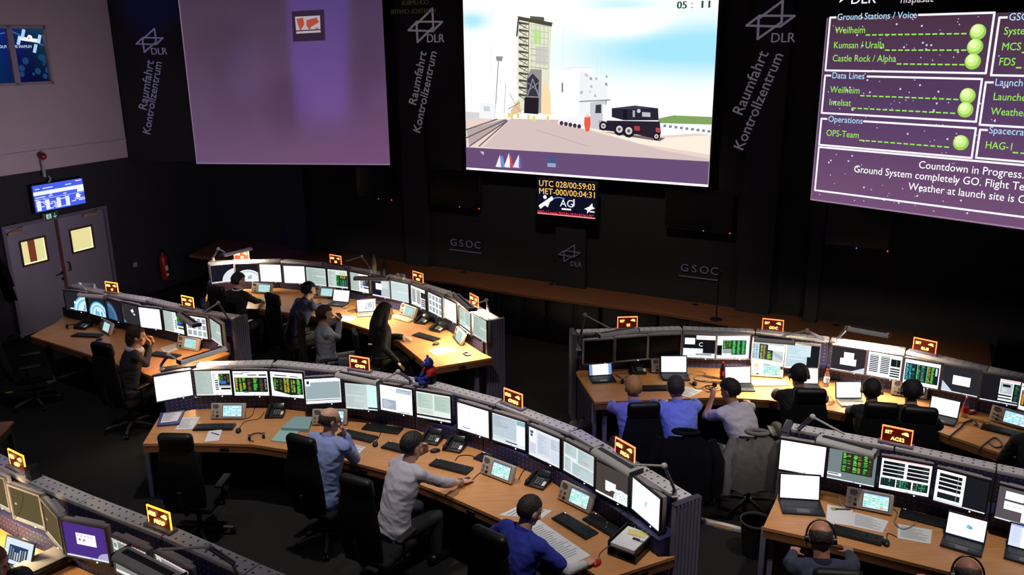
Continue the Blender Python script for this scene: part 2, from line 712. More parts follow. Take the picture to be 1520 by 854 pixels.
wall_words(fasc, PHF, ((202, 65), (241, 52)), ((224, 81), (245, 79)), ((217, 165), (228, 91)), ((222, 201), (240, 93)),
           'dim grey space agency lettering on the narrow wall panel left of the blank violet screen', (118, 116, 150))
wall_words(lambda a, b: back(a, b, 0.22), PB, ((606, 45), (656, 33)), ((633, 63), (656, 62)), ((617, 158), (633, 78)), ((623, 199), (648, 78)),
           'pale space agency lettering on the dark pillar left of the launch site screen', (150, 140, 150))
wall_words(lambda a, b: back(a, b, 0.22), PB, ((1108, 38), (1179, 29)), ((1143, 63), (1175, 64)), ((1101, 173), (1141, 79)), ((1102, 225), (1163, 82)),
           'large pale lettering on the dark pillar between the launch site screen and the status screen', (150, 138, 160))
for tx, a, b, z_, lab in (('GSOC', (667, 364), (714, 369), 1, 'faint four letter sign on the dark wall left of the clock display'),
                          ('GSOC', (1008, 402), (1067, 410), 1, 'faint four letter sign on the dark wall right of the clock display')):
    q0, q1 = back(*a, 0.02), back(*b, 0.02)
    root = thing('wall_lettering', lab, 'lettering', q0, PB)
    f = Flat()
    ln = (q1 - q0).to_2d().length
    for i, ch in enumerate('GSOC'):
        f.text(ch, ln * (i + 0.5) / 4, 0, ln * 0.19, (0, 0, 0), 1, align='C', xs=1.1)
    f.rect(0, -0.09, ln, -0.075, (0, 0, 0))
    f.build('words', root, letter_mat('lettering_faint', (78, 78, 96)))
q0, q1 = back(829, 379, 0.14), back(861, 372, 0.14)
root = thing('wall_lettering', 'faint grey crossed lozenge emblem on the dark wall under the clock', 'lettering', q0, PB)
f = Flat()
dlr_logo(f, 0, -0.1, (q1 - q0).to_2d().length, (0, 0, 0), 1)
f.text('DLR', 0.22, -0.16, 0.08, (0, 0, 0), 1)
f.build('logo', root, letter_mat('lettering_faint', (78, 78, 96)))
q0 = back(645, 6, 0.23)  # sign reflected in the gallery glass, modelled as letters on the wall
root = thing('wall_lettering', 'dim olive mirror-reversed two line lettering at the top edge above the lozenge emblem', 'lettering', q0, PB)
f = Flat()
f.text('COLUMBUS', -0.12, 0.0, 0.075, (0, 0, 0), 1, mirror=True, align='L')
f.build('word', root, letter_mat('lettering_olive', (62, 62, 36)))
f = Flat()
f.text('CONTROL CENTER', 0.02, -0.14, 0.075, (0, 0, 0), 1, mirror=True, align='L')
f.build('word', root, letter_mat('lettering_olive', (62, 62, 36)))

# ------------------------------------------------------------------ projection screens
M_SCRB = mat('screen_back', (30, 30, 34), 0.7)


def big_screen(name, label, lb, rb, phi, ztop, fn):
    root = thing(name, label, 'screen', lb, phi)
    wd = (V((rb.x, rb.y, 0)) - V((lb.x, lb.y, 0))).length
    h = ztop - lb.z
    MB().box((wd / 2, 0.045, h / 2), (wd + 0.06, 0.08, h + 0.06), bev=0.01).obj('frame', M_SCRB, root)
    d = V((math.cos(phi), math.sin(phi), 0))

    def uv(px, py):
        q = fn(px, py)
        return ((q - lb).dot(d), q.z - lb.z)
    return root, wd, h, uv


# violet, nearly blank screen on the left, gallery-glass reflections painted in as soft shapes and a small map
root, wd, h, uv = big_screen('projection_screen', 'large nearly blank violet projection screen on the left of the back wall', SC_L_L, V((SC_L_R.x, SC_L_R.y, SC_L_R.z)), PHL, 5.75, lscr)
p = Pic(0.002)
NX, NZ = 48, 40


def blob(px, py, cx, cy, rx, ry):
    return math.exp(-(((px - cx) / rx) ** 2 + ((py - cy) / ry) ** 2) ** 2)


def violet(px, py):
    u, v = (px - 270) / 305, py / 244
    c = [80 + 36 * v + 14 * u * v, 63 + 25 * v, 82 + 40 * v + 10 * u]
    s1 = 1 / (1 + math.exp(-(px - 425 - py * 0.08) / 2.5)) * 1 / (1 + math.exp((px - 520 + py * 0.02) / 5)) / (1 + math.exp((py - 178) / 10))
    dk = blob(px, py, 330, 70, 45, 45) * 0.5 + blob(px, py, 425, 158, 34, 44) + blob(px, py, 350, 140, 40, 60) * 0.4 + blob(px, py, 545, 110, 32, 60) * 0.6  # band and patches are glass reflections painted into the screen colour
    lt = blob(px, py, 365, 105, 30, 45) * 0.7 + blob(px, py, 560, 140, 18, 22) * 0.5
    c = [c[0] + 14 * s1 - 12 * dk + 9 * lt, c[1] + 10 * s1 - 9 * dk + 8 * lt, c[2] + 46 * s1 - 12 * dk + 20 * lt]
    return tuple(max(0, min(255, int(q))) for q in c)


def lpx(x, z):
    q = SC_L_L + V((math.cos(PHL), math.sin(PHL), 0)) * x + V((0, 0, z)) - EYE
    return 760 + FPX * q.dot(RT) / q.dot(FW), 427 - FPX * q.dot(UP) / q.dot(FW)


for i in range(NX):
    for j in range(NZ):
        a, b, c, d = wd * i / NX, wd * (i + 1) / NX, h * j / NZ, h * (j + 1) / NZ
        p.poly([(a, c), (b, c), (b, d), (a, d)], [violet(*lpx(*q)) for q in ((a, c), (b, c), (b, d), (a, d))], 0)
Q = lambda *pts: [uv(*q) for q in pts]
p.poly(Q((433, 17), (481, 14), (483, 60), (435, 62)), (58, 40, 62), 1)  # reflected wall map painted into the screen picture
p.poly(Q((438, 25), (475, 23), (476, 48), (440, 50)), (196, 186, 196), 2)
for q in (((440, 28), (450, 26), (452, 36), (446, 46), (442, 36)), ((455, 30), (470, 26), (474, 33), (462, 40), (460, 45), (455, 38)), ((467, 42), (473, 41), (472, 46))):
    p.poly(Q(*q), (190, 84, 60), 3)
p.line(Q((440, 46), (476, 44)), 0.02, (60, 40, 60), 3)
p.rect(0, 0, wd, 0.018, (160, 130, 170), 3)
p.rect(0, 0, 0.018, h, (140, 116, 150), 3)
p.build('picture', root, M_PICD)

# launch site picture
LBc, RBc = back(693, 250, 0.2), back(1051, 279, 0.2)
zb = (LBc.z + RBc.z) / 2
LBc.z = RBc.z = zb
root, wd, h, uv = big_screen('projection_screen', 'brightest big screen in the middle showing a rocket gantry, a truck and a cloudy sky', LBc, RBc, PB, 5.53, lambda a, b: back(a, b, 0.2))
p = Pic(0.0015)


def Z(*pts):
    q = [uv(660 + a / 2.44, b / 2.44) for a, b in pts]
    return [(max(0, min(wd, a)), max(0, min(h, b))) for a, b in q]




def pxof(x, z):
    q = LBc + TB * x + V((0, 0, z)) - EYE
    return 2.44 * (FPX * q.dot(RT) / q.dot(FW) + 100), 2.44 * (427 - FPX * q.dot(UP) / q.dot(FW))


random.seed(3)
CL = [(random.uniform(400, 980), random.uniform(0, 300), random.uniform(40, 110), random.uniform(20, 50)) for _ in range(14)]


def sky(zx, zy):
    base = 1 / (1 + math.exp(-((zx - 560) * 0.9 + (zy - 190) * 0.2) / 90)) * math.exp(-((zy - 175) / 95) ** 2)
    base += 0.75 * math.exp(-(((zx - 100) / 55) ** 2 + ((zy - 75) / 30) ** 2))
    base += 0.5 * math.exp(-(((zx - 640) / 120) ** 2 + ((zy - 15) / 18) ** 2))
    cl = math.exp(-(((zx - 640 - zy * 0.3) / 130) ** 2 + ((zy - 95 + (zx - 640) * 0.1) / 45) ** 2)) * 0.7
    k = max(0, min(1, base - cl))
    k = min(k, 0.8)
    return (int(250 - 112 * k), int(250 - 34 * k), int(250 - 10 * k))


NX, NZ = 60, 44
for i in range(NX):
    for j in range(NZ):
        a, b, c, d = wd * i / NX, wd * (i + 1) / NX, h * j / NZ, h * (j + 1) / NZ
        p.poly([(a, c), (b, c), (b, d), (a, d)], [sky(*pxof(*q)) for q in ((a, c), (b, c), (b, d), (a, d))], 0)
p.poly(Z((75, 425), (230, 432), (520, 452), (780, 492), (975, 480), (972, 592), (960, 600), (80, 540)), (226, 205, 196), 1)
p.poly(Z((140, 532), (240, 430), (420, 434), (560, 478), (790, 545), (955, 575), (955, 590), (300, 548)), (206, 186, 184), 2)
p.poly(Z((400, 440), (560, 470), (790, 500), (960, 490), (960, 560), (700, 520)), (244, 230, 214), 2)
for q in (((78, 500), (222, 434)), ((90, 530), (228, 436)), ((125, 530), (226, 440)), ((78, 470), (190, 432))):
    p.line(Z(*q), 0.022, (104, 88, 92), 3)
p.poly(Z((80, 470), (215, 432), (225, 436), (90, 530)), (176, 160, 160), 2)
p.line(Z((330, 470), (520, 530)), 0.008, (170, 150, 150), 3)
p.poly(Z((770, 430), (830, 418), (975, 424), (975, 452), (780, 446)), (126, 158, 92), 2)
for k in range(9):
    x = 790 + k * 20
    p.poly(Z((x, 448 + k * 2.5), (x + 17, 446 + k * 2.5), (x + 17, 470 + k * 2.5), (x, 472 + k * 2)), (238, 240, 246), 3)
    p.poly(Z((x + 3, 452 + k * 2.5), (x + 13, 451 + k * 2.5), (x + 13, 460 + k * 2.5), (x + 3, 461 + k * 2.5)), (120, 128, 140), 4)
# gantry tower
p.poly(Z((266, 62), (330, 66), (388, 84), (378, 340), (350, 412), (270, 400), (262, 300)), (222, 222, 200), 2)
p.poly(Z((264, 58), (392, 82), (388, 97), (268, 72)), (74, 72, 58), 3)
p.poly(Z((310, 58), (360, 62), (362, 76), (310, 70)), (90, 90, 74), 3)
for k in range(11):
    y = 78 + k * 26
    p.poly(Z((270, y), (304, y + 6), (306, y + 13), (268, y + 9)), (78, 76, 66), 4)
    p.line(Z((272, y + 10), (300, y + 26)), 0.014, (92, 88, 76), 4)
    p.line(Z((300, y + 8), (286, y + 26)), 0.010, (112, 108, 96), 4)
p.line(Z((268, 70), (262, 130)), 0.03, (70, 70, 70), 4)
p.line(Z((306, 80), (302, 330)), 0.014, (120, 118, 100), 4)
for k in range(8):
    y = 88 + k * 22
    p.line(Z((312, y), (374, y + 8)), 0.011, (178, 196, 150) if k < 4 else (150, 150, 140), 4)
for k in range(5):
    x = 316 + k * 15
    p.line(Z((x, 92), (x, 250)), 0.008, (168, 174, 150), 4)
p.poly(Z((322, 105), (350, 108), (350, 160), (322, 158)), (186, 222, 150), 4)
p.poly(Z((330, 168), (374, 170), (372, 236), (330, 232)), (196, 198, 190), 4)
p.poly(Z((312, 250), (352, 252), (350, 410), (290, 408), (298, 282)), (146, 142, 140), 4)
p.poly(Z((300, 288), (320, 266), (342, 290), (340, 350), (300, 348)), (54, 50, 70), 5)
p.line(Z((302, 345), (320, 285), (340, 345)), 0.014, (150, 150, 150), 6)
p.line(Z((302, 300), (340, 330)), 0.010, (150, 150, 150), 6)
p.line(Z((302, 330), (340, 300)), 0.010, (150, 150, 150), 6)
p.poly(Z((290, 352), (342, 354), (340, 414), (288, 410)), (36, 28, 40), 5)
p.poly(Z((358, 290), (384, 330), (386, 416), (352, 414)), (242, 214, 168), 3)
p.poly(Z((240, 400), (268, 360), (280, 404), (240, 420)), (216, 190, 150), 3)
p.line(Z((232, 395), (272, 372)), 0.014, (150, 120, 90), 4)
p.line(Z((236, 340), (276, 410)), 0.014, (196, 160, 130), 4)
for q in ((230, 408), (240, 412), (262, 410), (300, 416), (320, 420), (370, 420)):
    p.poly(Z((q[0], q[1]), (q[0] + 9, q[1]), (q[0] + 9, q[1] + 18), (q[0], q[1] + 18)), (226, 206, 110), 5)
# masts, tanks, halls
p.line(Z((196, 208), (182, 432)), 0.014, (110, 112, 116), 3)
p.poly(Z((186, 204), (212, 204), (208, 222), (188, 220)), (140, 144, 148), 3)
p.line(Z((222, 300), (216, 410)), 0.010, (150, 154, 158), 3)
p.line(Z((92, 60), (98, 400)), 0.008, (212, 220, 224), 2)
p.line(Z((170, 20), (166, 330)), 0.008, (214, 222, 226), 2)
p.line(Z((428, 80), (428, 245)), 0.006, (214, 222, 226), 2)
for k in range(3):
    p.line(Z((540 + k * 12, 150), (536 + k * 16, 300)), 0.005, (196, 222, 232), 2)
p.poly(Z((128, 372), (186, 376), (184, 432), (126, 428)), (236, 236, 238), 3)
p.poly(Z((142, 384), (164, 386), (164, 404), (142, 402)), (196, 202, 206), 4)
p.poly(Z((76, 404), (126, 408), (126, 430), (76, 432)), (206, 206, 208), 3)
p.poly(Z((424, 252), (470, 244), (536, 246), (540, 430), (424, 428)), (246, 246, 244), 2)
p.line(Z((424, 252), (470, 244), (530, 246)), 0.010, (206, 216, 214), 3)
p.poly(Z((490, 256), (590, 300), (592, 360), (560, 440), (486, 430)), (232, 235, 236), 3)
for k in range(16):
    a, b = random.uniform(486, 584), random.uniform(262, 372)
    p.poly(Z((a, b), (a + 8, b + 2), (a + 8, b + 12), (a, b + 10)), random.choice([(176, 186, 190), (140, 150, 160), (206, 212, 214)]), 4)
p.poly(Z((424, 300), (430, 300), (430, 334), (424, 334)), (120, 130, 136), 4)
# lorry
p.poly(Z((412, 432), (500, 418), (520, 470), (412, 450)), (238, 236, 240), 4)
for k in range(5):
    p.disc(*uv(660 + (424 + k * 16) / 2.44, (446 + k * 3) / 2.44), 0.035, (60, 50, 60), 5, 12)
p.poly(Z((528, 372), (584, 364), (588, 452), (560, 470), (528, 462)), (196, 196, 204), 5)
p.poly(Z((548, 380), (568, 378), (568, 410), (546, 410)), (54, 56, 66), 6)
p.poly(Z((572, 376), (586, 380), (588, 440), (574, 444)), (240, 240, 240), 6)
p.line(Z((490, 368), (600, 362)), 0.02, (150, 140, 140), 6)
p.poly(Z((606, 392), (690, 382), (774, 392), (776, 436), (650, 436), (606, 424)), (40, 36, 52), 6)
p.poly(Z((606, 392), (690, 382), (774, 392), (660, 396)), (64, 60, 78), 7)
p.poly(Z((648, 396), (662, 396), (662, 432), (648, 430)), (24, 22, 34), 7)
p.poly(Z((682, 400), (690, 400), (690, 424), (682, 424)), (170, 168, 180), 7)
p.disc(*uv(660 + 704 / 2.44, 402 / 2.44), 0.03, (200, 200, 206), 7, 12)
p.poly(Z((716, 406), (746, 408), (746, 424), (716, 422)), (186, 186, 196), 7)
p.poly(Z((560, 436), (780, 440), (784, 482), (776, 506), (700, 488), (560, 470)), (40, 32, 46), 5)
for q, r in (((576, 456), 0.075), ((634, 468), 0.10), ((668, 474), 0.105), ((768, 494), 0.06)):
    a, b = uv(660 + q[0] / 2.44, q[1] / 2.44)
    p.disc(a, b, r, (34, 28, 38), 7, 18)
    p.disc(a, b, r * 0.55, (206, 198, 204), 8, 16)
    p.disc(a, b, r * 0.25, (90, 80, 90), 9, 12)
p.poly(Z((688, 456), (708, 458), (708, 474), (688, 472)), (170, 60, 70), 8)
p.poly(Z((766, 462), (782, 464), (780, 480), (766, 478)), (180, 70, 84), 8)
p.poly(Z((560, 476), (800, 500), (780, 512), (700, 500)), (120, 98, 100), 4)
p.poly(Z((508, 424), (528, 422), (530, 450), (524, 476), (512, 476), (506, 448)), (226, 92, 62), 8)
p.disc(*uv(660 + 518 / 2.44, 420 / 2.44), 0.026, (240, 190, 160), 9, 10)
# caption band with emblems
p.poly([(0, 0), (wd, 0), (wd, uv(660 + 957 / 2.44, 585 / 2.44)[1]), (0, uv(660 + 78 / 2.44, 533 / 2.44)[1])], (100, 75, 114), 9)
p.rect(0, 0, wd, 0.035, (250, 240, 250), 12)
for k, (a, c) in enumerate(((186, (226, 226, 236)), (216, (240, 240, 246)), (248, (220, 222, 236)))):
    p.poly(Z((a, 604 + k), (a + 16 + k * 3, 560 - (k == 1) * 6), (a + 20 + k * 3, 606 + k)), c, 10)
    p.poly(Z((a + 19 + k * 2, 570), (a + 26, 562), (a + 34, 606 + k), (a + 22, 606)), ((110, 140, 210), (200, 70, 80), (110, 90, 170))[k], 11)
p.poly(Z((372, 566), (406, 569), (406, 610), (372, 607)), (70, 84, 130), 10)
p.poly(Z((374, 590), (404, 592), (404, 606), (374, 604)), (150, 160, 190), 11)
p.poly(Z((130, 548), (144, 550), (142, 562)), (206, 190, 220), 10)
a, b = uv(1005, 14)
a2, b2 = uv(1054, 14)
for dx in (-0.006, 0.0, 0.006):
    p.text('05', a + dx, b + 0.01, 0.1, (40, 84, 56), 12, xs=1.1)
    p.text('11', a2 + dx, b + 0.01, 0.1, (40, 84, 56), 12, xs=1.4, align='R')
for dz in (0.02, 0.075):
    p.disc((a + a2) / 2 - 0.02, b + dz, 0.012, (190, 120, 60), 12, 8)
p.build('picture', root)

# status screen on the right
PHR = math.radians(-48.5)
LBr = back(1203, 297, 0.2)
nR = V((-math.sin(PHR), math.cos(PHR), 0))
dR = V((math.cos(PHR), math.sin(PHR), 0))
rscr = lambda a, b: onwall(a, b, LBr, PHR)
RBr = rscr(1700, 372)
RBr.z = LBr.z
root, wd, h, uv = big_screen('projection_screen', 'violet starry status screen on the right listing ground stations with green lamps', LBr, RBr, PHR, 5.1, rscr)
p = Pic(0.0015)
NX, NZ = 10, 12
for i in range(NX):
    for j in range(NZ):
        f = lambda v: (int(112 - 50 * v + 30 * max(0, v - 0.6)), int(78 - 34 * v + 14 * max(0, v - .6)), int(112 - 30 * v - 34 * max(0, v - 0.55)))
        a, b, c, d = wd * i / NX, wd * (i + 1) / NX, h * j / NZ, h * (j + 1) / NZ
        p.poly([(a, c), (b, c), (b, d), (a, d)], [f(j / NZ), f(j / NZ), f((j + 1) / NZ), f((j + 1) / NZ)], 0)
random.seed(11)
for k in range(150):
    p.disc(random.uniform(0.05, 2.4), random.uniform(0.05, h), random.choice((0.006, 0.008, 0.013)), (210, 200, 230), 1, 6)
U = lambda a, b: uv(1080 + a / 2.373, b / 2.373)
WHT, GRN, CYA = (244, 240, 250), (150, 228, 84), (176, 216, 244)


def frame(l, t, r, b, title, tx):
    """l t r b are picture points of the top-left, then right and bottom extents on the screen"""
    (x0, z0), (x1, _), (_, z1) = U(*l), U(*r), U(*b)
    p.line([(x0 + 0.08, z0), (x0, z0), (x0, z1), (x1, z1), (x1, z0), (tx, z0)], 0.024, WHT, 2)
    p.text(title, x0 + 0.1, z0 - 0.035, 0.082, CYA, 3, xs=0.92)


def row(t, at, dash_to, ball):
    x, z = U(*at)
    p.text(t, x, z, 0.086, GRN, 3, xs=0.88)
    vs, _ = text_mesh(t)
    a = x + max(v[0] for v in vs) * 0.086 / 0.7 * 0.88 + 0.02
    b = U(*dash_to)[0]
    zz = z - 0.025
    k = a
    while k < b - 0.03:
        p.line([(k, zz), (k + 0.05, zz)], 0.016, GRN, 3)
        k += 0.085
    if ball:
        bx, bz = U(*ball)
        p.disc(bx, bz, 0.092, (150, 200, 84), 3, 24)
        p.disc(bx - 0.01, bz + 0.018, 0.074, (196, 232, 130), 4, 24)
        p.disc(bx - 0.02, bz + 0.03, 0.044, (226, 248, 176), 5, 20)


frame((362, 62), 0, (938, 62), (348, 248), 'Ground Stations / Voice', U(672, 66)[0])
row('Weilheim', (378, 118), (848, 135), (882, 113))
row('Kumsan / Uralla', (373, 170), (842, 188), (872, 165))
row('Castle Rock / Alpha', (369, 216), (835, 240), (864, 217))
frame((344, 266), 0, (895, 290), (335, 398), 'Data Lines', U(492, 275)[0])
row('Weilheim', (361, 326), (815, 358), (846, 338))
row('Intelsat', (357, 370), (810, 408), (838, 387))
frame((331, 418), 0, (875, 452), (322, 510), 'Operations', U(480, 430)[0])
row('OPS-Team', (347, 478), (792, 525), (822, 503))
x0, z0 = U(322, 518)
_, z1 = U(308, 670)
p.line([(wd - 0.2, z0), (x0, z0), (x0, z1), (wd - 0.2, z1)], 0.024, WHT, 2)
frame((958, 62), 0, (1400, 90), (928, 265), 'GSOC', U(1090, 66)[0])
row('Systems', (972, 122), (1300, 150), None)
row('MCS', (964, 177), (1300, 205), None)
row('FDS', (954, 230), (1300, 250), None)
frame((910, 290), 0, (1400, 330), (897, 440), 'Launch', U(1090, 300)[0])
row('Launcher', (934, 352), (1300, 380), None)
row('Weather', (926, 404), (1300, 420), None)
frame((890, 457), 0, (1400, 500), (876, 556), 'Spacecraft', U(1120, 470)[0])
row('HAG-1', (906, 522), (1300, 560), None)
for t, at, hh in (('Countdown in Progress.', (672, 592), 0.095), ('Ground System completely GO. Flight Team is GO.', (444, 606), 0.095), ('Weather at launch site is OK.', (636, 668), 0.095)):
    x, z = U(*at)
    p.text(t, x, z, hh, (250, 250, 250), 3, xs=0.92)
x, z = U(432, 14)
p.text('DLR', x, z, 0.12, (240, 240, 244), 3, xs=1.1)
x2, z2 = U(394, 10)
p.poly([(x2, z2), (x2 + 0.09, z2 + 0.06), (x2 + 0.03, z2 + 0.10)], (240, 240, 244), 3)
x, z = U(608, 8)
p.text('hispasat', x, z - 0.01, 0.09, (196, 190, 196), 3)
p.rect(0, 0, wd, 0.02, (150, 120, 150), 2)
p.rect(0, 0, 0.015, h, (130, 100, 134), 2)
p.build('picture', root)

# ------------------------------------------------------------------ clock display under the middle screen
a, b, c = back(798, 265, 0.26), back(886, 273, 0.26), back(798, 318, 0.26)
root = thing('clock_display', 'small digital display with two rows of orange mission time under the big middle screen', 'display', (a.x, a.y, c.z), PB)
wd, h = (b - a).to_2d().length, a.z - c.z
MB().box((wd / 2, 0.025, h / 2), (wd + 0.03, 0.045, h + 0.02), bev=0.008).obj('housing', M_BLACK, root)
MB().box((wd / 2, 0.15, h * 0.3), (0.3, 0.21, 0.2)).obj('wall_bracket', M_BLACK, root)
p = Pic(0.0012)
p.rect(0, 0, wd, h, (14, 14, 34), 0)
for t, z in (('UTC 028/00:59:03', 0.80), ('MET-000/00:04:31', 0.585)):
    vs, _ = text_mesh(t)
    hh = 0.098
    p.text(t, wd * 0.02, h * z, hh, (250, 196, 96), 2, xs=wd * 0.95 / (max(v[0] for v in vs) * hh / 0.7))
p.poly([(wd * q, h * r) for q, r in ((0.02, 0.25), (0.05, 0.16), (0.28, 0.46), (0.25, 0.54))], (244, 244, 250), 2)
p.disc(wd * 0.13, h * 0.5, wd * 0.03, (244, 244, 250), 3)
p.poly([(wd * q, h * r) for q, r in ((0.12, 0.28), (0.18, 0.22), (0.22, 0.40))], (244, 244, 250), 2)
p.line([(wd * (0.38 + 0.12 * math.cos(q)), h * (0.42 + 0.10 * math.sin(q))) for q in [3.0 - k * 0.25 for k in range(10)]], 0.012, (120, 160, 235), 2)
p.text('AG', wd * 0.39, h * 0.28, 0.12, (225, 238, 250), 3, xs=1.05)
p.text('1', wd * 0.58, h * 0.32, 0.12, (240, 244, 250), 3, xs=1.2)
p.rect(wd * 0.42, h * 0.19, wd * 0.58, h * 0.235, (236, 236, 240), 2)
p.poly([(wd * q, h * r) for q, r in ((0.80, 0.27), (0.88, 0.34), (0.93, 0.44), (0.94, 0.34), (0.98, 0.31), (0.90, 0.25), (0.85, 0.15), (0.85, 0.25))], (244, 244, 250), 2)
p.rect(wd * 0.89, h * 0.19, wd * 0.97, h * 0.225, (230, 230, 236), 2)
t = 'HAG-1 Launch 2017-01-28 01:03:34 UTC'
vs, _ = text_mesh(t)
p.rect(0, h * 0.02, wd * 0.98, h * 0.05, (250, 150, 150), 1)
p.text(t, 0.0, h * 0.04, 0.05, (250, 70, 80), 2, xs=wd * 0.96 / (max(v[0] for v in vs) * 0.05 / 0.7))
p.build('readout', root)

# ------------------------------------------------------------------ switched-off televisions on the back wall
M_LEDR = mat('red_standby_light', (255, 60, 30), emit=(255, 80, 50), strength=2.0)
M_LEDB = mat('blue_standby_light', (160, 170, 255), emit=(160, 170, 255), strength=1.2)
M_TV = mat('television_glass', (9, 9, 11), 0.18)
for (l, t, r, b), lab in (((527, 248, 580, 296), 'small dark switched-off television low under the violet screen'),
                          ((637, 252, 711, 308), 'dark switched-off television on the wall left of the clock display'),
                          ((986, 282, 1087, 344), 'dark switched-off television on the wall right of the clock display'),
                          ((1205, 303, 1324, 370), 'dark switched-off television under the starry status screen')):
    xm, ym = (l + r) / 2, (t + b) / 2
    pl, pr, pt, pb = back(l, ym, 0.14), back(r, ym, 0.14), back(xm, t, 0.14), back(xm, b, 0.14)
    wd, h = (pr - pl).to_2d().length, pt.z - pb.z
    root = thing('wall_television', lab, 'television', ((pl.x + pr.x) / 2, (pl.y + pr.y) / 2, pb.z), PB)
    MB().box((0, 0.06, h / 2), (wd, 0.06, h), bev=0.006).obj('housing', M_DBLACK, root)
    MB().box((0, 0.028, h / 2 + 0.01), (wd - 0.04, 0.006, h - 0.05)).obj('screen', M_TV, root)
    MB().box((0, 0.11, h / 2), (0.3, 0.06, 0.3)).obj('wall_bracket', M_DBLACK, root)
    MB().ell((wd / 2 - 0.02, 0.026, 0.014), 0.009, sub=2).obj('standby_light', M_LEDR, root)
    MB().ell((0.1, 0.026, 0.014), 0.007, sub=2).obj('status_light', M_LEDB, root)

# ------------------------------------------------------------------ double door and things round it
tA, tB_, tC = tt(left(3, 341), OL, TL), tt(left(80, 328), OL, TL), tt(left(149.5, 310), OL, TL)
zt = 1.89
M_DOOR = mat('grey_door_paint', (128, 122, 140), 0.5)
M_FRAME = mat('door_frame_grey', (104, 98, 112), 0.5)
M_SEAL = mat('red_brown_seal', (96, 46, 36), 0.6)
M_CREAM = None
w = MB()
w.box((tA - 0.03, -0.04, zt / 2), (0.06, 0.09, zt))
w.box((tC + 0.03, -0.04, zt / 2), (0.06, 0.09, zt))
w.box(((tA + tC) / 2, -0.04, zt + 0.03), (tC - tA + 0.12, 0.09, 0.06))
o = struct('trim_%d' % (n_ + 1), w, M_FRAME)
o.location, o.rotation_euler = OL, (0, 0, PLW)
for i, (a, b, corners, handle, closer) in enumerate(((tA, tB_ - 0.03, ((30, 360), (65, 352.5), (37, 394)), ((92, 405), (81, 408)), ((12, 348), (35, 345))),
                                                     (tB_ + 0.03, tC, ((104, 343), (134.5, 336), (110, 374.5)), ((100, 389), (101, 402)), ((124, 322), (146, 316))))):
    d = MB()
    d.box(((a + b) / 2, -0.03, zt / 2), (b - a - 0.01, 0.05, zt - 0.01), bev=0.004)
    do = struct('door_%d' % (i + 1), d, M_DOOR, None, 40)
    do.location, do.rotation_euler = OL, (0, 0, PLW)
    q = [leftuv(*c, 0.06) for c in corners]
    x0, x1, z1, z0 = q[0][0], q[1][0], (q[0][1] + q[1][1]) / 2, q[2][1]
    f = MB()
    for e in ((x0 - 0.03, x0, z0 - 0.03, z1 + 0.03), (x1, x1 + 0.03, z0 - 0.03, z1 + 0.03), (x0, x1, z0 - 0.03, z0), (x0, x1, z1, z1 + 0.03)):
        f.box(((e[0] + e[1]) / 2, -0.06, (e[2] + e[3]) / 2), (e[1] - e[0], 0.03, e[3] - e[2]))
    f.obj('window_frame', mat('brown_rubber', (70, 42, 34), 0.6), do)
    p = Pic(0.001)
    p.rect(x0, z0, x1, z1, (222, 212, 150), 0)
    p.line([(x0 + .015, z0 + .015), (x1 - .015, z0 + .015), (x1 - .015, z1 - .015)], 0.02, (250, 244, 200), 1)
    if i == 0:
        p.rect(x0 + (x1 - x0) * 0.28, z0 + 0.02, x0 + (x1 - x0) * 0.58, z1, (112, 52, 36), 1)
    po = p.build('pane', do)
    po.location = (0, -0.058, 0)
    h0, h1 = leftuv(*handle[0], 0.06), leftuv(*handle[1], 0.06)
    hm = MB()
    if i == 0:
        hm.tube([(h0[0], -0.05, h0[1]), (h0[0], -0.1, h0[1]), (h0[0] - 0.13, -0.1, h0[1] - 0.01)], 0.012)
        hm.cyl((h0[0], -0.05, h0[1] - 0.11), (h0[0], -0.07, h0[1] - 0.11), 0.028)
        hm.cyl((h0[0], -0.05, h0[1]), (h0[0], -0.065, h0[1]), 0.028)
    else:
        hm.tube([(h0[0], -0.05, h0[1]), (h0[0] + 0.02, -0.1, h0[1] - 0.01), (h0[0] + 0.02, -0.1, h1[1] + 0.01), (h0[0], -0.05, h1[1])], 0.013)
    hm.obj('handle', M_BLACK, do)
    c0, c1 = leftuv(*closer[0], 0.1), leftuv(*closer[1], 0.1)
    cm = MB()
    zc = (c0[1] + c1[1]) / 2
    cm.box(((c0[0] + c1[0]) / 2, -0.08, zc), (c1[0] - c0[0], 0.05, 0.055), bev=0.008)
    cm.tube([(c0[0] + 0.03, -0.1, zc + 0.03), (c1[0] - 0.05, -0.16, zc + 0.07), (c1[0], -0.06, zc + 0.09)], 0.008)
    cm.obj('door_closer', mat('closer_beige', (150, 130, 112), 0.5), do)
    if i == 1:
        MB().box((a - 0.03, -0.03, zt / 2), (0.055, 0.06, zt)).obj('meeting_seal', M_SEAL, do)

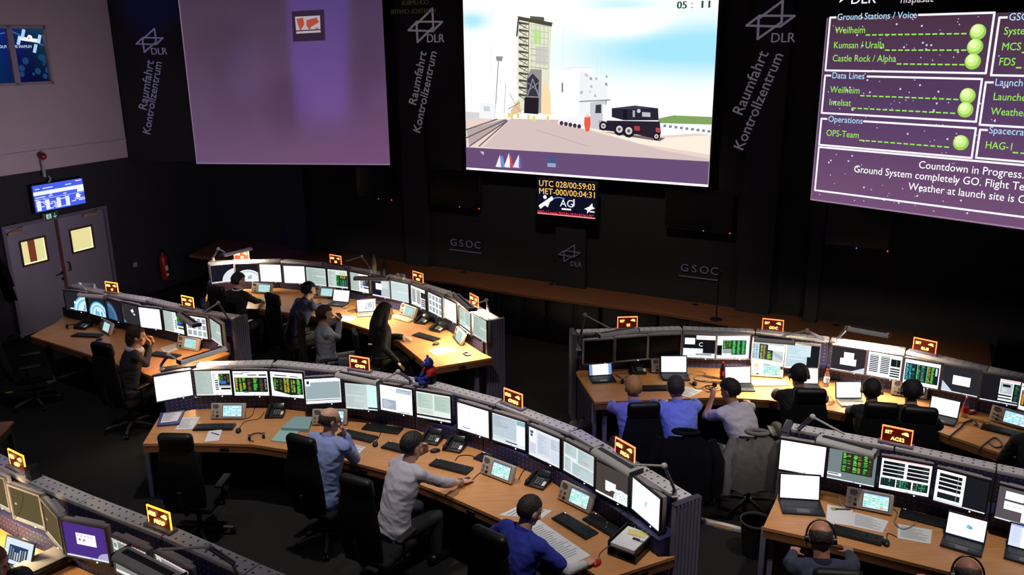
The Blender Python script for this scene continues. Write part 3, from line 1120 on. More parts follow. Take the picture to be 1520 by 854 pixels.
# blue schedule display
q0, q1, q2 = left(54, 316, 0.12), left(127.5, 303, 0.12), left(52.5, 276, 0.12)
wd, h = (q1 - q0).to_2d().length, q2.z - q0.z
root = thing('wall_display', 'bright blue and white schedule display on the wall above the double door', 'display', (q0.x, q0.y, q0.z), PLW)
MB().box((wd / 2, 0.05, h / 2), (wd + 0.03, 0.08, h + 0.03), bev=0.006).obj('housing', M_BLACK, root)
p = Pic(0.001)
p.rect(0, 0, wd, h, (70, 92, 226), 0)
p.rect(0, h * 0.62, wd, h * 0.76, (232, 236, 252), 1)
p.rect(wd * 0.86, h * 0.5, wd, h * 0.76, (232, 236, 252), 1)
random.seed(5)
for k in range(46):
    x, z = random.random() * 0.9, random.choice([0.05, 0.1, 0.16, 0.22, 0.28, 0.34, 0.44, 0.52, 0.58, 0.84, 0.92])
    p.rect(wd * x, h * z, wd * min(1, x + random.uniform(0.03, 0.13)), h * (z + 0.035), (214, 222, 250), 2)
for x in (0.03, 0.2, 0.42, 0.6):
    p.rect(wd * x, h * 0.04, wd * (x + 0.08), h * 0.42, (222, 228, 252), 2)
p.rect(0, h * 0.46, wd, h * 0.475, (200, 210, 250), 2)
p.disc(wd * 0.86, h * 0.36, 0.04, (255, 255, 255), 3)
p.build('screen', root)

q0, q1, q2 = left(68, 327, 0.14), left(87, 323, 0.14), left(68, 318, 0.14)
wd, h = (q1 - q0).to_2d().length, q2.z - q0.z
root = thing('exit_sign', 'little emergency exit sign between the blue display and the double door', 'sign', q0, PLW)
MB().box((wd / 2, 0.05, h / 2), (wd + 0.01, 0.08, h + 0.01), bev=0.004).obj('housing', mat('off_white_plastic', (150, 150, 150), 0.5), root)
p = Pic(0.001)
p.rect(0, 0, wd, h, (12, 44, 34), 0)
p.rect(wd * 0.08, h * 0.12, wd * 0.46, h * 0.9, (170, 190, 180), 1)
p.disc(wd * 0.3, h * 0.76, h * 0.09, (16, 70, 44), 2, 10)
p.line([(wd * q, h * r) for q, r in ((0.3, 0.66), (0.26, 0.42), (0.36, 0.3), (0.33, 0.14))], h * 0.1, (16, 70, 44), 2)
p.line([(wd * q, h * r) for q, r in ((0.26, 0.42), (0.18, 0.24))], h * 0.09, (16, 70, 44), 2)
p.line([(wd * q, h * r) for q, r in ((0.2, 0.56), (0.38, 0.58))], h * 0.07, (16, 70, 44), 2)
p.line([(wd * q, h * r) for q, r in ((0.74, 0.85), (0.74, 0.2))], h * 0.1, (150, 190, 160), 1)
p.line([(wd * q, h * r) for q, r in ((0.62, 0.42), (0.74, 0.18), (0.86, 0.42))], h * 0.1, (150, 190, 160), 1)
p.build('symbol', root)

q0 = left(62, 232, 0.14)
root = thing('alarm_beacon', 'small dark red alarm beacon on a short pale stem on the white wall', 'beacon', q0, PLW)
MB().ell((0, -0.03, 0), (0.06, 0.06, 0.065), sub=3).obj('lens', mat('dark_red_plastic', (120, 24, 20), 0.3), root, 180)
MB().tube([(0, 0.0, -0.05), (0.01, 0.03, -0.12), (0.03, 0.05, -0.36)], 0.028).obj('stem', mat('off_white_plastic', (150, 150, 150), 0.5), root)
MB().tube([(0.11, 0.07, -0.36), (0.12, 0.03, -0.40), (0.11, 0.04, -0.44), (0.08, 0.06, -0.47)], 0.014).obj('cable', mat('off_white_plastic', (150, 150, 150), 0.5), root)

q0 = left(243, 396, 0.12)
root = thing('fire_extinguisher', 'red fire extinguisher hanging on the dark wall right of the double door', 'extinguisher', (q0.x, q0.y, q0.z), PLW)
MB().lathe([(0.0, -0.27), (0.075, -0.27), (0.08, -0.25), (0.08, 0.17), (0.06, 0.23), (0.025, 0.26), (0.025, 0.3), (0, 0.3)]).obj('cylinder', mat('signal_red', (150, 26, 24), 0.35), root, 50)
MB().box((0, 0, 0.33), (0.035, 0.12, 0.05), bev=0.006).tube([(0.0, -0.05, 0.35), (0.06, -0.08, 0.25), (0.09, -0.06, 0.0), (0.085, -0.04, -0.15)], 0.012).obj('valve_hose', M_BLACK, root)
MB().box((0, -0.079, -0.02), (0.07, 0.006, 0.1)).obj('label', M_PAPER, root)
MB().box((0, -0.079, -0.16), (0.06, 0.006, 0.05)).obj('label', M_PAPER, root)
MB().box((0, 0.09, 0.05), (0.1, 0.04, 0.3)).obj('wall_bracket', M_DBLACK, root)

q0 = left(200, 393, 0.0)
root = thing('wall_switch', 'small pale switch plate on the dark wall beside the door', 'switch', q0, PLW)
MB().box((0, -0.012, 0), (0.09, 0.022, 0.09), bev=0.005).obj('plate', mat('off_white_plastic', (150, 150, 150), 0.5), root)
MB().box((0, -0.026, 0), (0.055, 0.01, 0.055), bev=0.003).obj('rocker', mat('off_white_plastic', (150, 150, 150), 0.5), root)

# ------------------------------------------------------------------ long counter with cupboards along the back wall
ZC = 0.8
fr = [G(280, 379, ZC), G(330, 385.5, ZC), G(677, 420, ZC), G(787, 439, ZC), G(980, 464.5, ZC), G(1080, 481, ZC), G(1472, 545, ZC)]
bk = [G(1469, 516, ZC)]
bk[0] = bk[0]
wallpt = lambda t, off: OB + TB * t - NB * off
tR = tt(G(1469, 516, ZC))
backpts = [wallpt(tR, 0.01)]
for k in (6, 5, 4, 3, 2):
    if k in tr:
        ta, tb, dp = tr[k]
        backpts += [wallpt(tb + 0.01, 0.01), wallpt(tb + 0.01, dp + 0.01), wallpt(ta - 0.01, dp + 0.01), wallpt(ta - 0.01, 0.01)]
backpts.append(wallpt(tc_b + 0.35, 0.02))
poly = [(q.x, q.y) for q in fr] + [(q.x, q.y) for q in backpts]
ctr = V((poly[3][0], poly[3][1], 0))
root = thing('counter_top', 'long continuous dark wooden counter along the foot of the back wall', 'counter', ctr, 0)
MB().prism(poly, ZC - 0.04, ZC).move(-ctr).obj('worktop', M_COUNTER, root)
ins = offset_path([V((q.x, q.y, 0)) for q in fr], -0.04)
out = offset_path([V((q.x, q.y, 0)) for q in fr], -0.005)
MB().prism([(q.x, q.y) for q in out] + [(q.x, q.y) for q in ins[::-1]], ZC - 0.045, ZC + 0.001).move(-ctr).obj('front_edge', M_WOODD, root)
for q in ((688, 404), (818, 422), (982 + 50, 452.5), (1241, 483)):
    c = G(q[0], q[1], ZC)
    MB().cyl((c.x, c.y, ZC - 0.005), (c.x, c.y, ZC + 0.004), 0.05, n=16).move(-ctr).obj('cable_grommet', M_BLACK, root)
M_CUP = mat('black_cupboard_front', (24, 24, 30), 0.55)
cupp = [V((q.x, q.y, 0)) for q in fr]
names = []
hand_px = [(697, 429), (770, 441.5), (847, 453), (929, 465), (1016, 479)]
cen = []
for q in hand_px:
    a = G(q[0], q[1] - 4, ZC - 0.1)
    cen.append(a)
fl_line = lambda s: None


def front_at(x):
    for a, b in zip(cupp, cupp[1:]):
        if a.x <= x <= b.x:
            return a + (b - a) * ((x - a.x) / (b.x - a.x)), (b - a).normalized()
    return cupp[-1].copy(), (cupp[-1] - cupp[-2]).normalized()


xs = [c.x for c in cen]
step = (xs[-1] - xs[0]) / 4
allx = [xs[0] - step * k for k in range(5, 0, -1)] + xs + [xs[-1] + step * k for k in range(1, 5)]
allx = [x for x in allx if cupp[0].x + 0.35 < x < cupp[-1].x - 0.3]
ordn = ['first', 'second', 'third', 'fourth', 'fifth', 'sixth', 'seventh', 'eighth', 'ninth', 'tenth', 'eleventh', 'twelfth', 'thirteenth', 'fourteenth', 'fifteenth', 'sixteenth']
for i, x in enumerate(allx):
    q, d = front_at(x)
    lft, _ = front_at(x - step / 2 + 0.01)
    rgt, _ = front_at(x + step / 2 - 0.01)
    d = (rgt - lft)
    wd = d.length - 0.03
    d.normalize()
    if any(lft.x < q_.x < rgt.x for q_ in (cupp[1], cupp[5])):
        wd -= 0.18
    ph = math.atan2(d.y, d.x)
    mid = (lft + rgt) / 2 + V((-d.y, d.x, 0)) * 0.06
    root = thing('base_cupboard', 'black two-door base cupboard under the long counter, %s from the left' % ordn[i], 'cupboard', mid, ph, 'black cupboards under the long counter')
    MB().box((0, 0.24, 0.37), (wd, 0.44, 0.74)).obj('carcass', M_CUP, root)
    for s_ in (-1, 1):
        dr = MB().box((s_ * wd / 4, 0.005, 0.4), (wd / 2 - 0.008, 0.02, 0.66), bev=0.003).obj('door', M_CUP, root)
        MB().tube([(s_ * 0.045, 0, 0.70), (s_ * 0.045, -0.03, 0.69), (s_ * 0.045, -0.03, 0.60), (s_ * 0.045, 0, 0.59)], 0.006).obj('handle', M_CHROME, dr)
    MB().box((0, 0.05, 0.035), (wd - 0.02, 0.02, 0.07)).obj('plinth', M_DBLACK, root)

# thin black microphone stand on the counter
q0 = G(1063, 475, ZC)
root = thing('microphone_stand', 'thin black microphone stand on the counter beside the faint wall letters', 'microphone', (q0.x, q0.y, ZC), 0)
MB().lathe([(0, 0), (0.09, 0), (0.09, 0.015), (0.03, 0.03), (0, 0.03)]).obj('base', M_BLACK, root)
MB().tube([(0, 0, 0.02), (0, 0, 0.62), (0.01, -0.03, 0.72)], 0.012).obj('pole', M_BLACK, root)
MB().cap((0.01, -0.03, 0.72), (0.02, -0.09, 0.76), 0.02).obj('microphone_head', M_BLACK, root)

# ------------------------------------------------------------------ consoles: racks, worktops, legs
ZL, ZD, ZM = 1.20, 0.74, 1.24        # ledge, desk, top of monitors
M_RACKB = mat('rack_back_panel', (44, 43, 56), 0.6)
M_GAP = mat('gap_black', (12, 12, 15), 0.8)
NM = {'A': 'middle console', 'B': 'rear left console', 'C': 'left console', 'D': 'near left console', 'E': 'rear right console', 'F': 'near right console'}
ord1 = lambda i, n: ordn[i] if i < n - 1 or n == 1 else 'last'
LEDGE = {
    'A': [(296, 537), (410, 534), (525, 545.5), (640, 564), (748, 593), (860, 636), (966, 697), (1028, 735)],
    'B': [(311, 387), (420, 384), (488, 390), (558, 402), (618, 416.5), (672, 433), (742, 472)],
    'C': [(112, 421), (168, 433), (227, 442), (300, 459), (359, 468)],
    'D': [(-25, 661), (66, 706), (139, 736), (262, 783), (386, 837), (470, 872)],
    'E': [(854, 489), (1011, 484), (1121, 488), (1233, 500), (1348, 516.5), (1470, 544), (1560, 562)],
    'F': [(1177, 628), (1330, 656), (1480, 688), (1600, 712)],
}
NEAR = {}
CAB = {'A': 0.2, 'B': 0.13, 'C': 0.14, 'D': 0.16, 'E': 0.15, 'F': 0.22}


def ribbed_post(mb, c, w, d, z0, z1):
    """extruded aluminium upright with grooves"""
    mb.box((c[0], c[1], (z0 + z1) / 2), (w, d, z1 - z0))
    n = max(2, int(d / 0.04))
    for k in range(n):
        y = c[1] - d / 2 + d * (k + 0.5) / n
        for s_ in (-1, 1):
            mb.box((c[0] + s_ * (w / 2 + 0.004), y, (z0 + z1) / 2), (0.01, d / n * 0.5, z1 - z0))
    return mb


for key, px in LEDGE.items():
    far = [G(*q, ZL) for q in px]
    near = offset_path(far, 0.14)
    NEAR[key] = near
    cabf = offset_path(near, CAB[key])
    n = len(near) - 1
    for i, (a, b) in enumerate(zip(near, near[1:])):
        d = b - a
        L = d.length
        ph = math.atan2(d.y, d.x)
        lab = 'blue-grey rack bay with perforated ledge, %s from the left on the %s' % (ordn[i], NM[key])
        root = thing('console_rack', lab, 'rack', (a.x, a.y, 0), ph, 'rack bays of the ' + NM[key])
        g = 0.006
        MB().box((L / 2, 0.07, ZL - 0.02), (L - 2 * g, 0.138, 0.04), bev=0.004).obj('perforated_ledge', M_PTOP, root)
        MB().box((L / 2, 0.008, ZL / 2 - 0.02), (L - 0.05, 0.014, ZL - 0.05)).obj('front_panel', M_PFRONT, root)
        MB().box((L / 2, 0.128, ZL / 2 - 0.02), (L - 0.05, 0.014, ZL - 0.05)).obj('back_panel', M_RACKB, root)
        for x in (0.018, L - 0.018):
            MB().box((x, 0.07, ZL / 2 - 0.02), (0.03, 0.132, ZL - 0.05)).obj('upright', M_ALUD, root)
        li = MX.Rotation(-ph, 3, 'Z')
        c0, c1 = li @ (cabf[i] - a), li @ (cabf[i + 1] - a)
        MB().prism([(c0.x + g, c0.y), (c1.x - g, c1.y), (L - g, -0.002), (g, -0.002)], 0.03, 0.885).obj('lower_cabinet', M_PFRONT, root)
    # ribbed end posts where the console ends in view
    ends = {'A': (1,), 'B': (1,), 'C': (1,), 'D': (), 'E': (0,), 'F': (0,)}[key]
    for e in ends:
        a, b = (near[0], near[1]) if e == 0 else (near[-1], near[-2])
        d = (a - b).normalized()
        c = a + d * 0.04
        xd = d if e == 1 else -d
        root = thing('console_end_post', 'tall ribbed aluminium end post at the %s end of the %s' % ('left' if e == 0 else 'right', NM[key]), 'post', (c.x, c.y, 0), math.atan2(xd.y, xd.x), 'console end posts')
        ribbed_post(MB(), (0, 0.04), 0.05, 0.28, 0, ZL - 0.005).obj('upright', M_ALU, root)
        MB().box((0, 0.04, ZL + 0.001), (0.06, 0.29, 0.012), bev=0.004).obj('end_cap', M_ALUD, root)

DESK = {
    'A': ([(212, 659), (290, 658), (374, 660), (424, 667.5), (506, 682), (572, 699), (660, 734), (739, 769), (830, 818), (890, 858), (905, 858), (1003, 826)], 0, 8),
    'B': ([(303, 449), (330, 457), (388, 459), (450, 467), (512, 478), (550, 490), (591, 506), (640, 546), (731, 531)], 0, 6),
    'C': ([(45, 499), (100, 516), (152, 533), (190, 547), (236, 562), (338, 527)], 0, 4),
    'D': ([(-60, 800), (20, 900), (260, 960), (420, 920)], 0, 5),
    'E': ([(883, 597), (991, 593), (1070, 590), (1140, 594), (1236, 610), (1300, 623), (1398, 643), (1456, 663), (1540, 692)], 0, 6),
    'F': ([(1133, 783), (1202, 798), (1240, 807), (1320, 827), (1412, 850), (1480, 868), (1600, 896)], 0, 3),
}
EXTRA_L = {'A': [(237, 618)], 'B': [], 'C': [(86, 478)], 'D': [], 'E': [(855, 553)], 'F': [(1151, 744)]}
LEGS = {'A': [(0.02, 0), (0.27, 0), (0.5, 0), (0.72, 0)], 'B': [(0.97, 0)], 'C': [(0.04, 0)], 'D': [], 'E': [(0.03, 0), (0.4, 0), (0.75, 0)], 'F': [(0.03, 0), (0.6, 0)]}
DESKTOP = {}
for key, (px, i0, i1) in DESK.items():
    front = [G(*q, ZD) for q in px]
    if key == 'D':
        front = [V((q.x, q.y, ZD)) for q in offset_path(NEAR[key], 0.85)]
    back_ = [V((q.x, q.y, ZD)) for q in NEAR[key]]
    # keep worktop clear of the rack panels
    back_ = offset_path(back_, CAB[key] + 0.012)
    lft = [G(*q, ZD) for q in EXTRA_L[key]]
    poly = [(q.x, q.y) for q in front] + [(q.x, q.y) for q in back_[::-1]] + [(q.x, q.y) for q in lft]
    c = sum((V((q[0], q[1], 0)) for q in poly), V()) / len(poly)
    DESKTOP[key] = c
    root = thing('console_desk', 'wooden worktop of the ' + NM[key], 'desk', c, 0, 'console worktops')
    MB().prism(poly, ZD - 0.03, ZD).move(-c).obj('worktop', M_WOOD, root)
    fin = offset_path(front, -0.03)
    fo = offset_path(front, -0.004)
    # deep edge band under the front, set back a little
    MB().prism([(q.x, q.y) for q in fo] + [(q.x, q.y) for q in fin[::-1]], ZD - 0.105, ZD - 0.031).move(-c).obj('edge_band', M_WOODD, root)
    sl = MB()
    fp = offset_path(front, 0.0)
    nsl = 0
    tot = path_len(front)
    acc = 0
    for a, b in zip(front, front[1:]):
        d = b - a
        if d.length > 0.5:
            m = (a + b) / 2
            t = d.normalized()
            nn = V((t.y, -t.x, 0))
            ph = math.atan2(t.y, t.x)
            MB().box((0, 0, 0), (0.1, 0.016, 0.03), bev=0.006).xf(MX.Translation(V((m.x, m.y, ZD - 0.065)) + nn * 0.001 - c) @ MX.Rotation(ph, 4, 'Z')).obj('cable_slot', M_BLACK, root)
    for f, _ in LEGS[key]:
        s_ = f * tot
        for a, b in zip(front, front[1:]):
            L = (b - a).length
            if s_ <= L:
                q = a + (b - a) * (s_ / L)
                t = (b - a).normalized()
                nn = V((t.y, -t.x, 0))
                q = q - nn * 0.14
                ph = math.atan2(t.y, t.x)
                lb = MB()
                lb.box((0, 0, (ZD - 0.11) / 2 + 0.02), (0.045, 0.09, ZD - 0.15))
                lb.box((0, 0.20, 0.02), (0.05, 0.6, 0.04), bev=0.006)
                lb.box((0, 0.20, ZD - 0.06), (0.05, 0.5, 0.05))
                lb.xf(MX.Translation(V((q.x, q.y, 0)) - c) @ MX.Rotation(ph, 4, 'Z')).obj('leg', M_ALU, root)
                break
            s_ -= L

# side panels closing the visible desk ends
for key, a, b in (('A', (213, 662), (238, 640)), ('E', (884, 600), (858, 560)), ('F', (1133, 786), (1151, 748))):
    q0, q1 = G(*a, ZD - 0.1), G(*b, ZD - 0.1)
    d = q1 - q0
    t_ = d.normalized()
    q0 = q0 + t_ * 0.03
    q1 = q1 - t_ * 0.02
    ph = math.atan2(d.y, d.x)
    root = thing('desk_side_panel', 'blue-grey side panel under the left end of the ' + NM[key], 'panel', (q0.x, q0.y, 0), ph, 'desk side panels')
    L = (q1 - q0).length
    MB().box((L / 2, -0.0, 0.315), (L, 0.03, 0.63), bev=0.003).obj('panel', M_BLUE, root)
    MB().box((0.02, -0.0, 0.315), (0.045, 0.05, 0.63), bev=0.004).obj('edge_post', M_ALU, root)

# wooden drawer pedestal under the left end of the near right console
q0, q1 = G(1140, 796, 0.6), G(1212, 815, 0.6)
d = (q1 - q0).to_2d()
ph = math.atan2(d.y, d.x)
mid = (q0 + q1) / 2 + V((-math.sin(ph), math.cos(ph), 0)) * 0.1
root = thing('drawer_pedestal', 'wooden drawer pedestal with chrome handles under the near right console', 'drawers', (mid.x, mid.y, 0), ph)
MB().box((0, 0.25, 0.335), (0.42, 0.5, 0.59)).obj('carcass', M_WOODD, root)
for z in (0.53, 0.37, 0.19):
    dr = MB().box((0, -0.012, z - 0.0), (0.41, 0.02, 0.15 if z > 0.2 else 0.19), bev=0.003).obj('drawer', mat('drawer_wood', (142, 94, 60), 0.5), root)
    MB().tube([(-0.07, -0.02, z + 0.02), (-0.06, -0.05, z + 0.015), (0.06, -0.05, z + 0.015), (0.07, -0.02, z + 0.02)], 0.006).obj('handle', M_CHROME, dr)
for x in (-0.17, 0.17):
    for y in (0.05, 0.45):
        MB().cyl((x, y, 0.0), (x, y, 0.045), 0.022).obj('caster', M_BLACK, root)

# low angled end rack closing the left console towards the middle console
a, b = G(238, 550, 0.98), G(300, 541, 0.98)
d = b - a
ph = math.atan2(d.y, d.x)
root = thing('console_rack', 'low dark blue perforated rack behind the leftmost white screen of the middle console', 'rack', (a.x, a.y, 0), ph)
L = d.length
MB().box((L / 2, 0.0, 0.98), (L, 0.13, 0.04), bev=0.004).obj('perforated_ledge', M_BLUE, root)
MB().box((L / 2, -0.055, 0.48), (L - 0.04, 0.014, 0.95)).obj('front_panel', M_PFRONT, root)
MB().box((L / 2, 0.055, 0.48), (L - 0.04, 0.014, 0.95)).obj('back_panel', M_RACKB, root)
for x in (0.018, L - 0.018):
    MB().box((x, 0.0, 0.48), (0.03, 0.12, 0.95)).obj('upright', M_ALUD, root)

# ------------------------------------------------------------------ monitors
MW, MH = 0.43, 0.335
CW, CH = 0.405, 0.305


def make_monitor(bez, hous):
    def f():
        root = thing('monitor', '', 'monitor')
        b = MB()
        for c, s_ in (((0, 0, MH - 0.008), (MW, 0.02, 0.016)), ((0, 0, 0.008), (MW, 0.02, 0.016)), ((-MW / 2 + 0.006, 0, MH / 2), (0.0125, 0.02, MH - 0.03)), ((MW / 2 - 0.006, 0, MH / 2), (0.0125, 0.02, MH - 0.03))):
            b.box(c, s_)
        b.obj('bezel', bez, root)
        h = MB()
        h.box((0, 0.032, MH / 2), (MW - 0.004, 0.044, MH - 0.002), bev=0.006)
        h.box((0, 0.066, MH / 2 - 0.002), (MW * 0.66, 0.03, MH - 0.008), bev=0.006)
        h.obj('housing', hous, root)
        MB().box((0, 0.09, MH * 0.45), (0.13, 0.02, 0.13), bev=0.004).obj('mounting_arm', M_BLACK, root)
        MB().box((0.09, -0.012, 0.004), (0.012, 0.006, 0.008)).obj('power_light', M_LEDW, root)
        return root
    return f


M_LEDW = mat('white_power_light', (220, 225, 255), emit=(225, 230, 255), strength=1.5)
MON_D = Proto(make_monitor(M_BEZEL, M_HOUS))
MON_L = Proto(make_monitor(mat('light_monitor_bezel', (128, 122, 128), 0.45), mat('light_monitor_housing', (172, 166, 168), 0.5)))

R = random.Random(21)
LOGBG, LOGLN = (178, 192, 186), (140, 156, 150)


def content(kind, seed):
    """draw one display picture; u to the right, v downwards, both 0..1"""
    r = random.Random(seed)
    p = Pic(0.0006)
    X = lambda u: (u - 0.5) * CW
    Zv = lambda v: (0.5 - v) * CH

    def rc(u0, v0, u1, v1, c, k=1):
        p.rect(X(u0), Zv(v1), X(u1), Zv(v0), c, k)

    def pl(pts, c, k=1):
        p.poly([(X(a), Zv(b)) for a, b in pts], c, k)

    def lines(u0, v0, u1, v1, c, dv=0.03, k=2, fill=0.9, hgt=0.45):
        v = v0
        while v < v1 - dv * 0.5:
            rc(u0, v, u0 + (u1 - u0) * r.uniform(0.25, 1) * fill, v + dv * hgt, c, k)
            v += dv

    def cols(u0, v0, u1, v1, n, palette, k=3, dv=0.028):
        w_ = (u1 - u0) / n
        for i in range(n):
            v = v0
            base = r.choice(palette)
            while v < v1 - dv * 0.6:
                c = base if r.random() < 0.65 else r.choice(palette)
                a = u0 + w_ * i + w_ * r.uniform(0.0, 0.12)
                if r.random() < 0.92:
                    rc(a, v, a + w_ * r.uniform(0.45, 0.85), v + dv * 0.72, c, k)
                v += dv
    def dsc(u, v, rr, c, k):
        p.poly([(max(-CW / 2, min(CW / 2, X(u) + rr * math.cos(2 * math.pi * i / 30))), max(-CH / 2, min(CH / 2, Zv(v) + rr * math.sin(2 * math.pi * i / 30)))) for i in range(30)], c, k)
    GY = [(64, 190, 60), (84, 214, 70), (160, 190, 50), (206, 180, 60), (52, 150, 60), (40, 44, 40)]
    DK = [(40, 40, 34), (90, 80, 40), (60, 66, 40), (120, 100, 50)]
    WH = (250, 251, 255)
    taskbar = True
    if kind == 'white':
        rc(0, 0, 1, 1, WH, 0)
        rc(0, 0, 1, 0.045, (206, 212, 240), 1)
        for k in range(6):
            rc(0.04 + k * 0.13, 0.075, 0.12 + k * 0.13, 0.09, (190, 200, 230), 1)
        rc(0.03, 0.14, 0.30, 0.152, (214, 220, 236), 1)
    elif kind == 'blank':
        rc(0, 0, 1, 1, (255, 255, 255), 0)
        rc(0.03, 0.05, 0.045, 0.07, (170, 180, 200), 1)
        rc(0.05, 0.085, 0.07, 0.095, (190, 196, 210), 1)
    elif kind == 'mixed':
        rc(0, 0, 1, 1, WH, 0)
        rc(0, 0.02, 0.47, 0.98, LOGBG, 1)
        lines(0.02, 0.05, 0.45, 0.95, (160, 176, 168), 0.032)
        rc(0.5, 0.06, 0.96, 0.085, (240, 170, 170), 1)
        rc(0.66, 0.13, 0.98, 0.62, (24, 28, 24), 1)
        cols(0.66, 0.14, 0.80, 0.5, 2, GY)
        cols(0.82, 0.14, 0.97, 0.5, 2, DK)
        rc(0.70, 0.42, 0.86, 0.55, (50, 110, 210), 4)
        for k in range(5):
            rc(0.55, 0.38 + k * 0.09, 0.64, 0.43 + k * 0.09, (30, 30, 34), 2)
        lines(0.5, 0.14, 0.62, 0.34, (120, 140, 150), 0.03)
        rc(0.7, 0.7, 0.98, 0.78, (30, 30, 34), 2)
        rc(0.66, 0.6, 0.98, 0.66, (150, 156, 156), 3)
        rc(0, 0.98, 1, 1, (30, 30, 30), 3)
    elif kind == 'tele':
        rc(0, 0, 1, 1, WH, 0)
        rc(0.02, 0.1, 0.3, 0.13, (44, 46, 48), 1)
        rc(0.42, 0.15, 0.68, 0.19, (44, 46, 48), 1)
        rc(0.74, 0.14, 0.96, 0.2, (44, 46, 48), 1)
        rc(0.25, 0.06, 0.5, 0.085, (150, 156, 160), 1)
        rc(0.03, 0.27, 0.97, 0.86, (24, 26, 26), 1)
        cols(0.05, 0.3, 0.14, 0.84, 1, [(206, 190, 60), (230, 150, 50), (70, 170, 60)])
        cols(0.16, 0.28, 0.36, 0.84, 2, GY)
        cols(0.40, 0.3, 0.52, 0.84, 1, [(110, 80, 40), (150, 90, 40), (60, 60, 40)])
        cols(0.56, 0.3, 0.70, 0.84, 1, GY)
        cols(0.74, 0.3, 0.86, 0.84, 1, [(120, 60, 40), (60, 70, 50), (90, 90, 60)])
        lines(0.90, 0.34, 0.96, 0.8, (190, 200, 200), 0.04)
        rc(0.28, 0.84, 0.42, 0.89, (80, 150, 190), 4)
    elif kind == 'tele2':
        rc(0, 0, 1, 1, WH, 0)
        rc(0.12, 0.13, 0.5, 0.17, (50, 54, 54), 1)
        rc(0.6, 0.15, 0.85, 0.18, (50, 54, 54), 1)
        pl([(0.06, 0.24), (0.97, 0.22), (0.98, 0.86), (0.6, 0.92), (0.08, 0.78)], (28, 30, 28), 1)
        cols(0.10, 0.3, 0.24, 0.76, 2, GY)
        cols(0.27, 0.3, 0.37, 0.76, 1, DK + GY[:2])
        cols(0.40, 0.26, 0.58, 0.82, 2, [(84, 214, 70), (150, 200, 60), (200, 170, 60)])
        cols(0.62, 0.3, 0.76, 0.8, 2, GY + DK)
        cols(0.80, 0.26, 0.94, 0.84, 1, [(84, 214, 70), (60, 200, 80)])
    elif kind == 'greywin':
        rc(0, 0, 1, 1, (240, 243, 246), 0)
        rc(0.01, 0.16, 0.98, 0.82, (150, 168, 172), 1)
        rc(0.02, 0.06, 0.15, 0.30, (246, 248, 250), 3)
        rc(0.05, 0.1, 0.12, 0.22, (20, 22, 26), 4)
        for k in range(7):
            rc(0.2 + k * 0.1, 0.1, 0.25 + k * 0.1, 0.13, (214, 220, 224), 2)
        rc(0.0, 0.86, 0.98, 0.885, (20, 22, 24), 2)
        rc(0.4, 0.93, 0.99, 0.945, (200, 206, 214), 2)
    elif kind == 'split':
        rc(0, 0, 1, 1, (206, 236, 238), 0)
        rc(0, 0.02, 0.68, 0.46, (188, 202, 200), 1)
        rc(0, 0.47, 0.68, 0.98, (194, 206, 204), 1)
        lines(0.02, 0.06, 0.66, 0.44, (160, 178, 178), 0.03)
        lines(0.02, 0.52, 0.66, 0.95, (160, 178, 178), 0.03)
        rc(0.7, 0.9, 0.99, 0.96, (20, 22, 24), 2)
    elif kind == 'docs':
        rc(0, 0, 1, 1, (246, 248, 252), 0)
        rc(0.5, 0.08, 0.96, 0.24, (176, 186, 204), 1)
        rc(0.5, 0.08, 0.96, 0.12, (150, 164, 190), 2)
        rc(0.04, 0.55, 0.48, 0.92, (160, 172, 190), 1)
        lines(0.08, 0.6, 0.44, 0.88, (206, 214, 226), 0.05)
        lines(0.53, 0.14, 0.9, 0.22, (206, 214, 226), 0.03)
        rc(0.6, 0.95, 0.9, 0.97, (60, 60, 66), 2)
    elif kind == 'tables':
        rc(0, 0, 1, 1, (226, 232, 230), 0)
        rc(0.02, 0.06, 0.48, 0.62, (190, 206, 198), 1)
        rc(0.52, 0.06, 0.98, 0.66, (184, 202, 194), 1)
        rc(0.02, 0.66, 0.48, 0.82, (200, 212, 206), 1)
        for u in (0.04, 0.54):
            lines(u, 0.1, u + 0.42, 0.6, (156, 180, 168), 0.034)
        rc(0, 0.86, 1, 0.93, (24, 26, 28), 2)
    elif kind == 'pale':
        rc(0, 0, 1, 1, (248, 249, 255), 0)
        rc(0.02, 0.05, 0.06, 0.08, (150, 156, 176), 1)
        rc(0.38, 0.04, 0.39, 0.9, (200, 200, 222), 1)
        rc(0.14, 0.86, 0.38, 0.9, (150, 150, 206), 1)
        for k in range(4):
            rc(0.45, 0.55 + k * 0.09, 0.95, 0.558 + k * 0.09, (224, 226, 240), 1)
    elif kind == 'notes':
        rc(0, 0, 1, 1, (214, 224, 234), 0)
        rc(0.01, 0.05, 0.72, 0.8, (184, 198, 208), 1)
        lines(0.03, 0.08, 0.7, 0.5, (150, 164, 172), 0.035)
        rc(0.74, 0.04, 0.99, 0.2, (140, 176, 190), 2)
        rc(0.74, 0.2, 0.99, 0.9, (238, 240, 246), 1)
        rc(0, 0.84, 0.5, 0.86, (190, 190, 120), 2)
        rc(0.4, 0.88, 0.75, 0.92, (40, 42, 44), 2)
    elif kind == 'form':
        rc(0, 0, 1, 1, (222, 226, 238), 0)
        rc(0.02, 0.03, 0.22, 0.5, (236, 240, 250), 1)
        rc(0.04, 0.12, 0.14, 0.22, (60, 80, 120), 2)
        rc(0.05, 0.24, 0.12, 0.32, (50, 50, 60), 2)
        rc(0.28, 0.12, 0.68, 0.84, (204, 212, 224), 1)
        lines(0.3, 0.16, 0.66, 0.8, (170, 184, 204), 0.04)
        rc(0.7, 0.12, 0.98, 0.5, (196, 206, 218), 1)
        rc(0.7, 0.54, 0.98, 0.95, (206, 214, 226), 1)
        lines(0.72, 0.16, 0.96, 0.48, (166, 180, 198), 0.04)
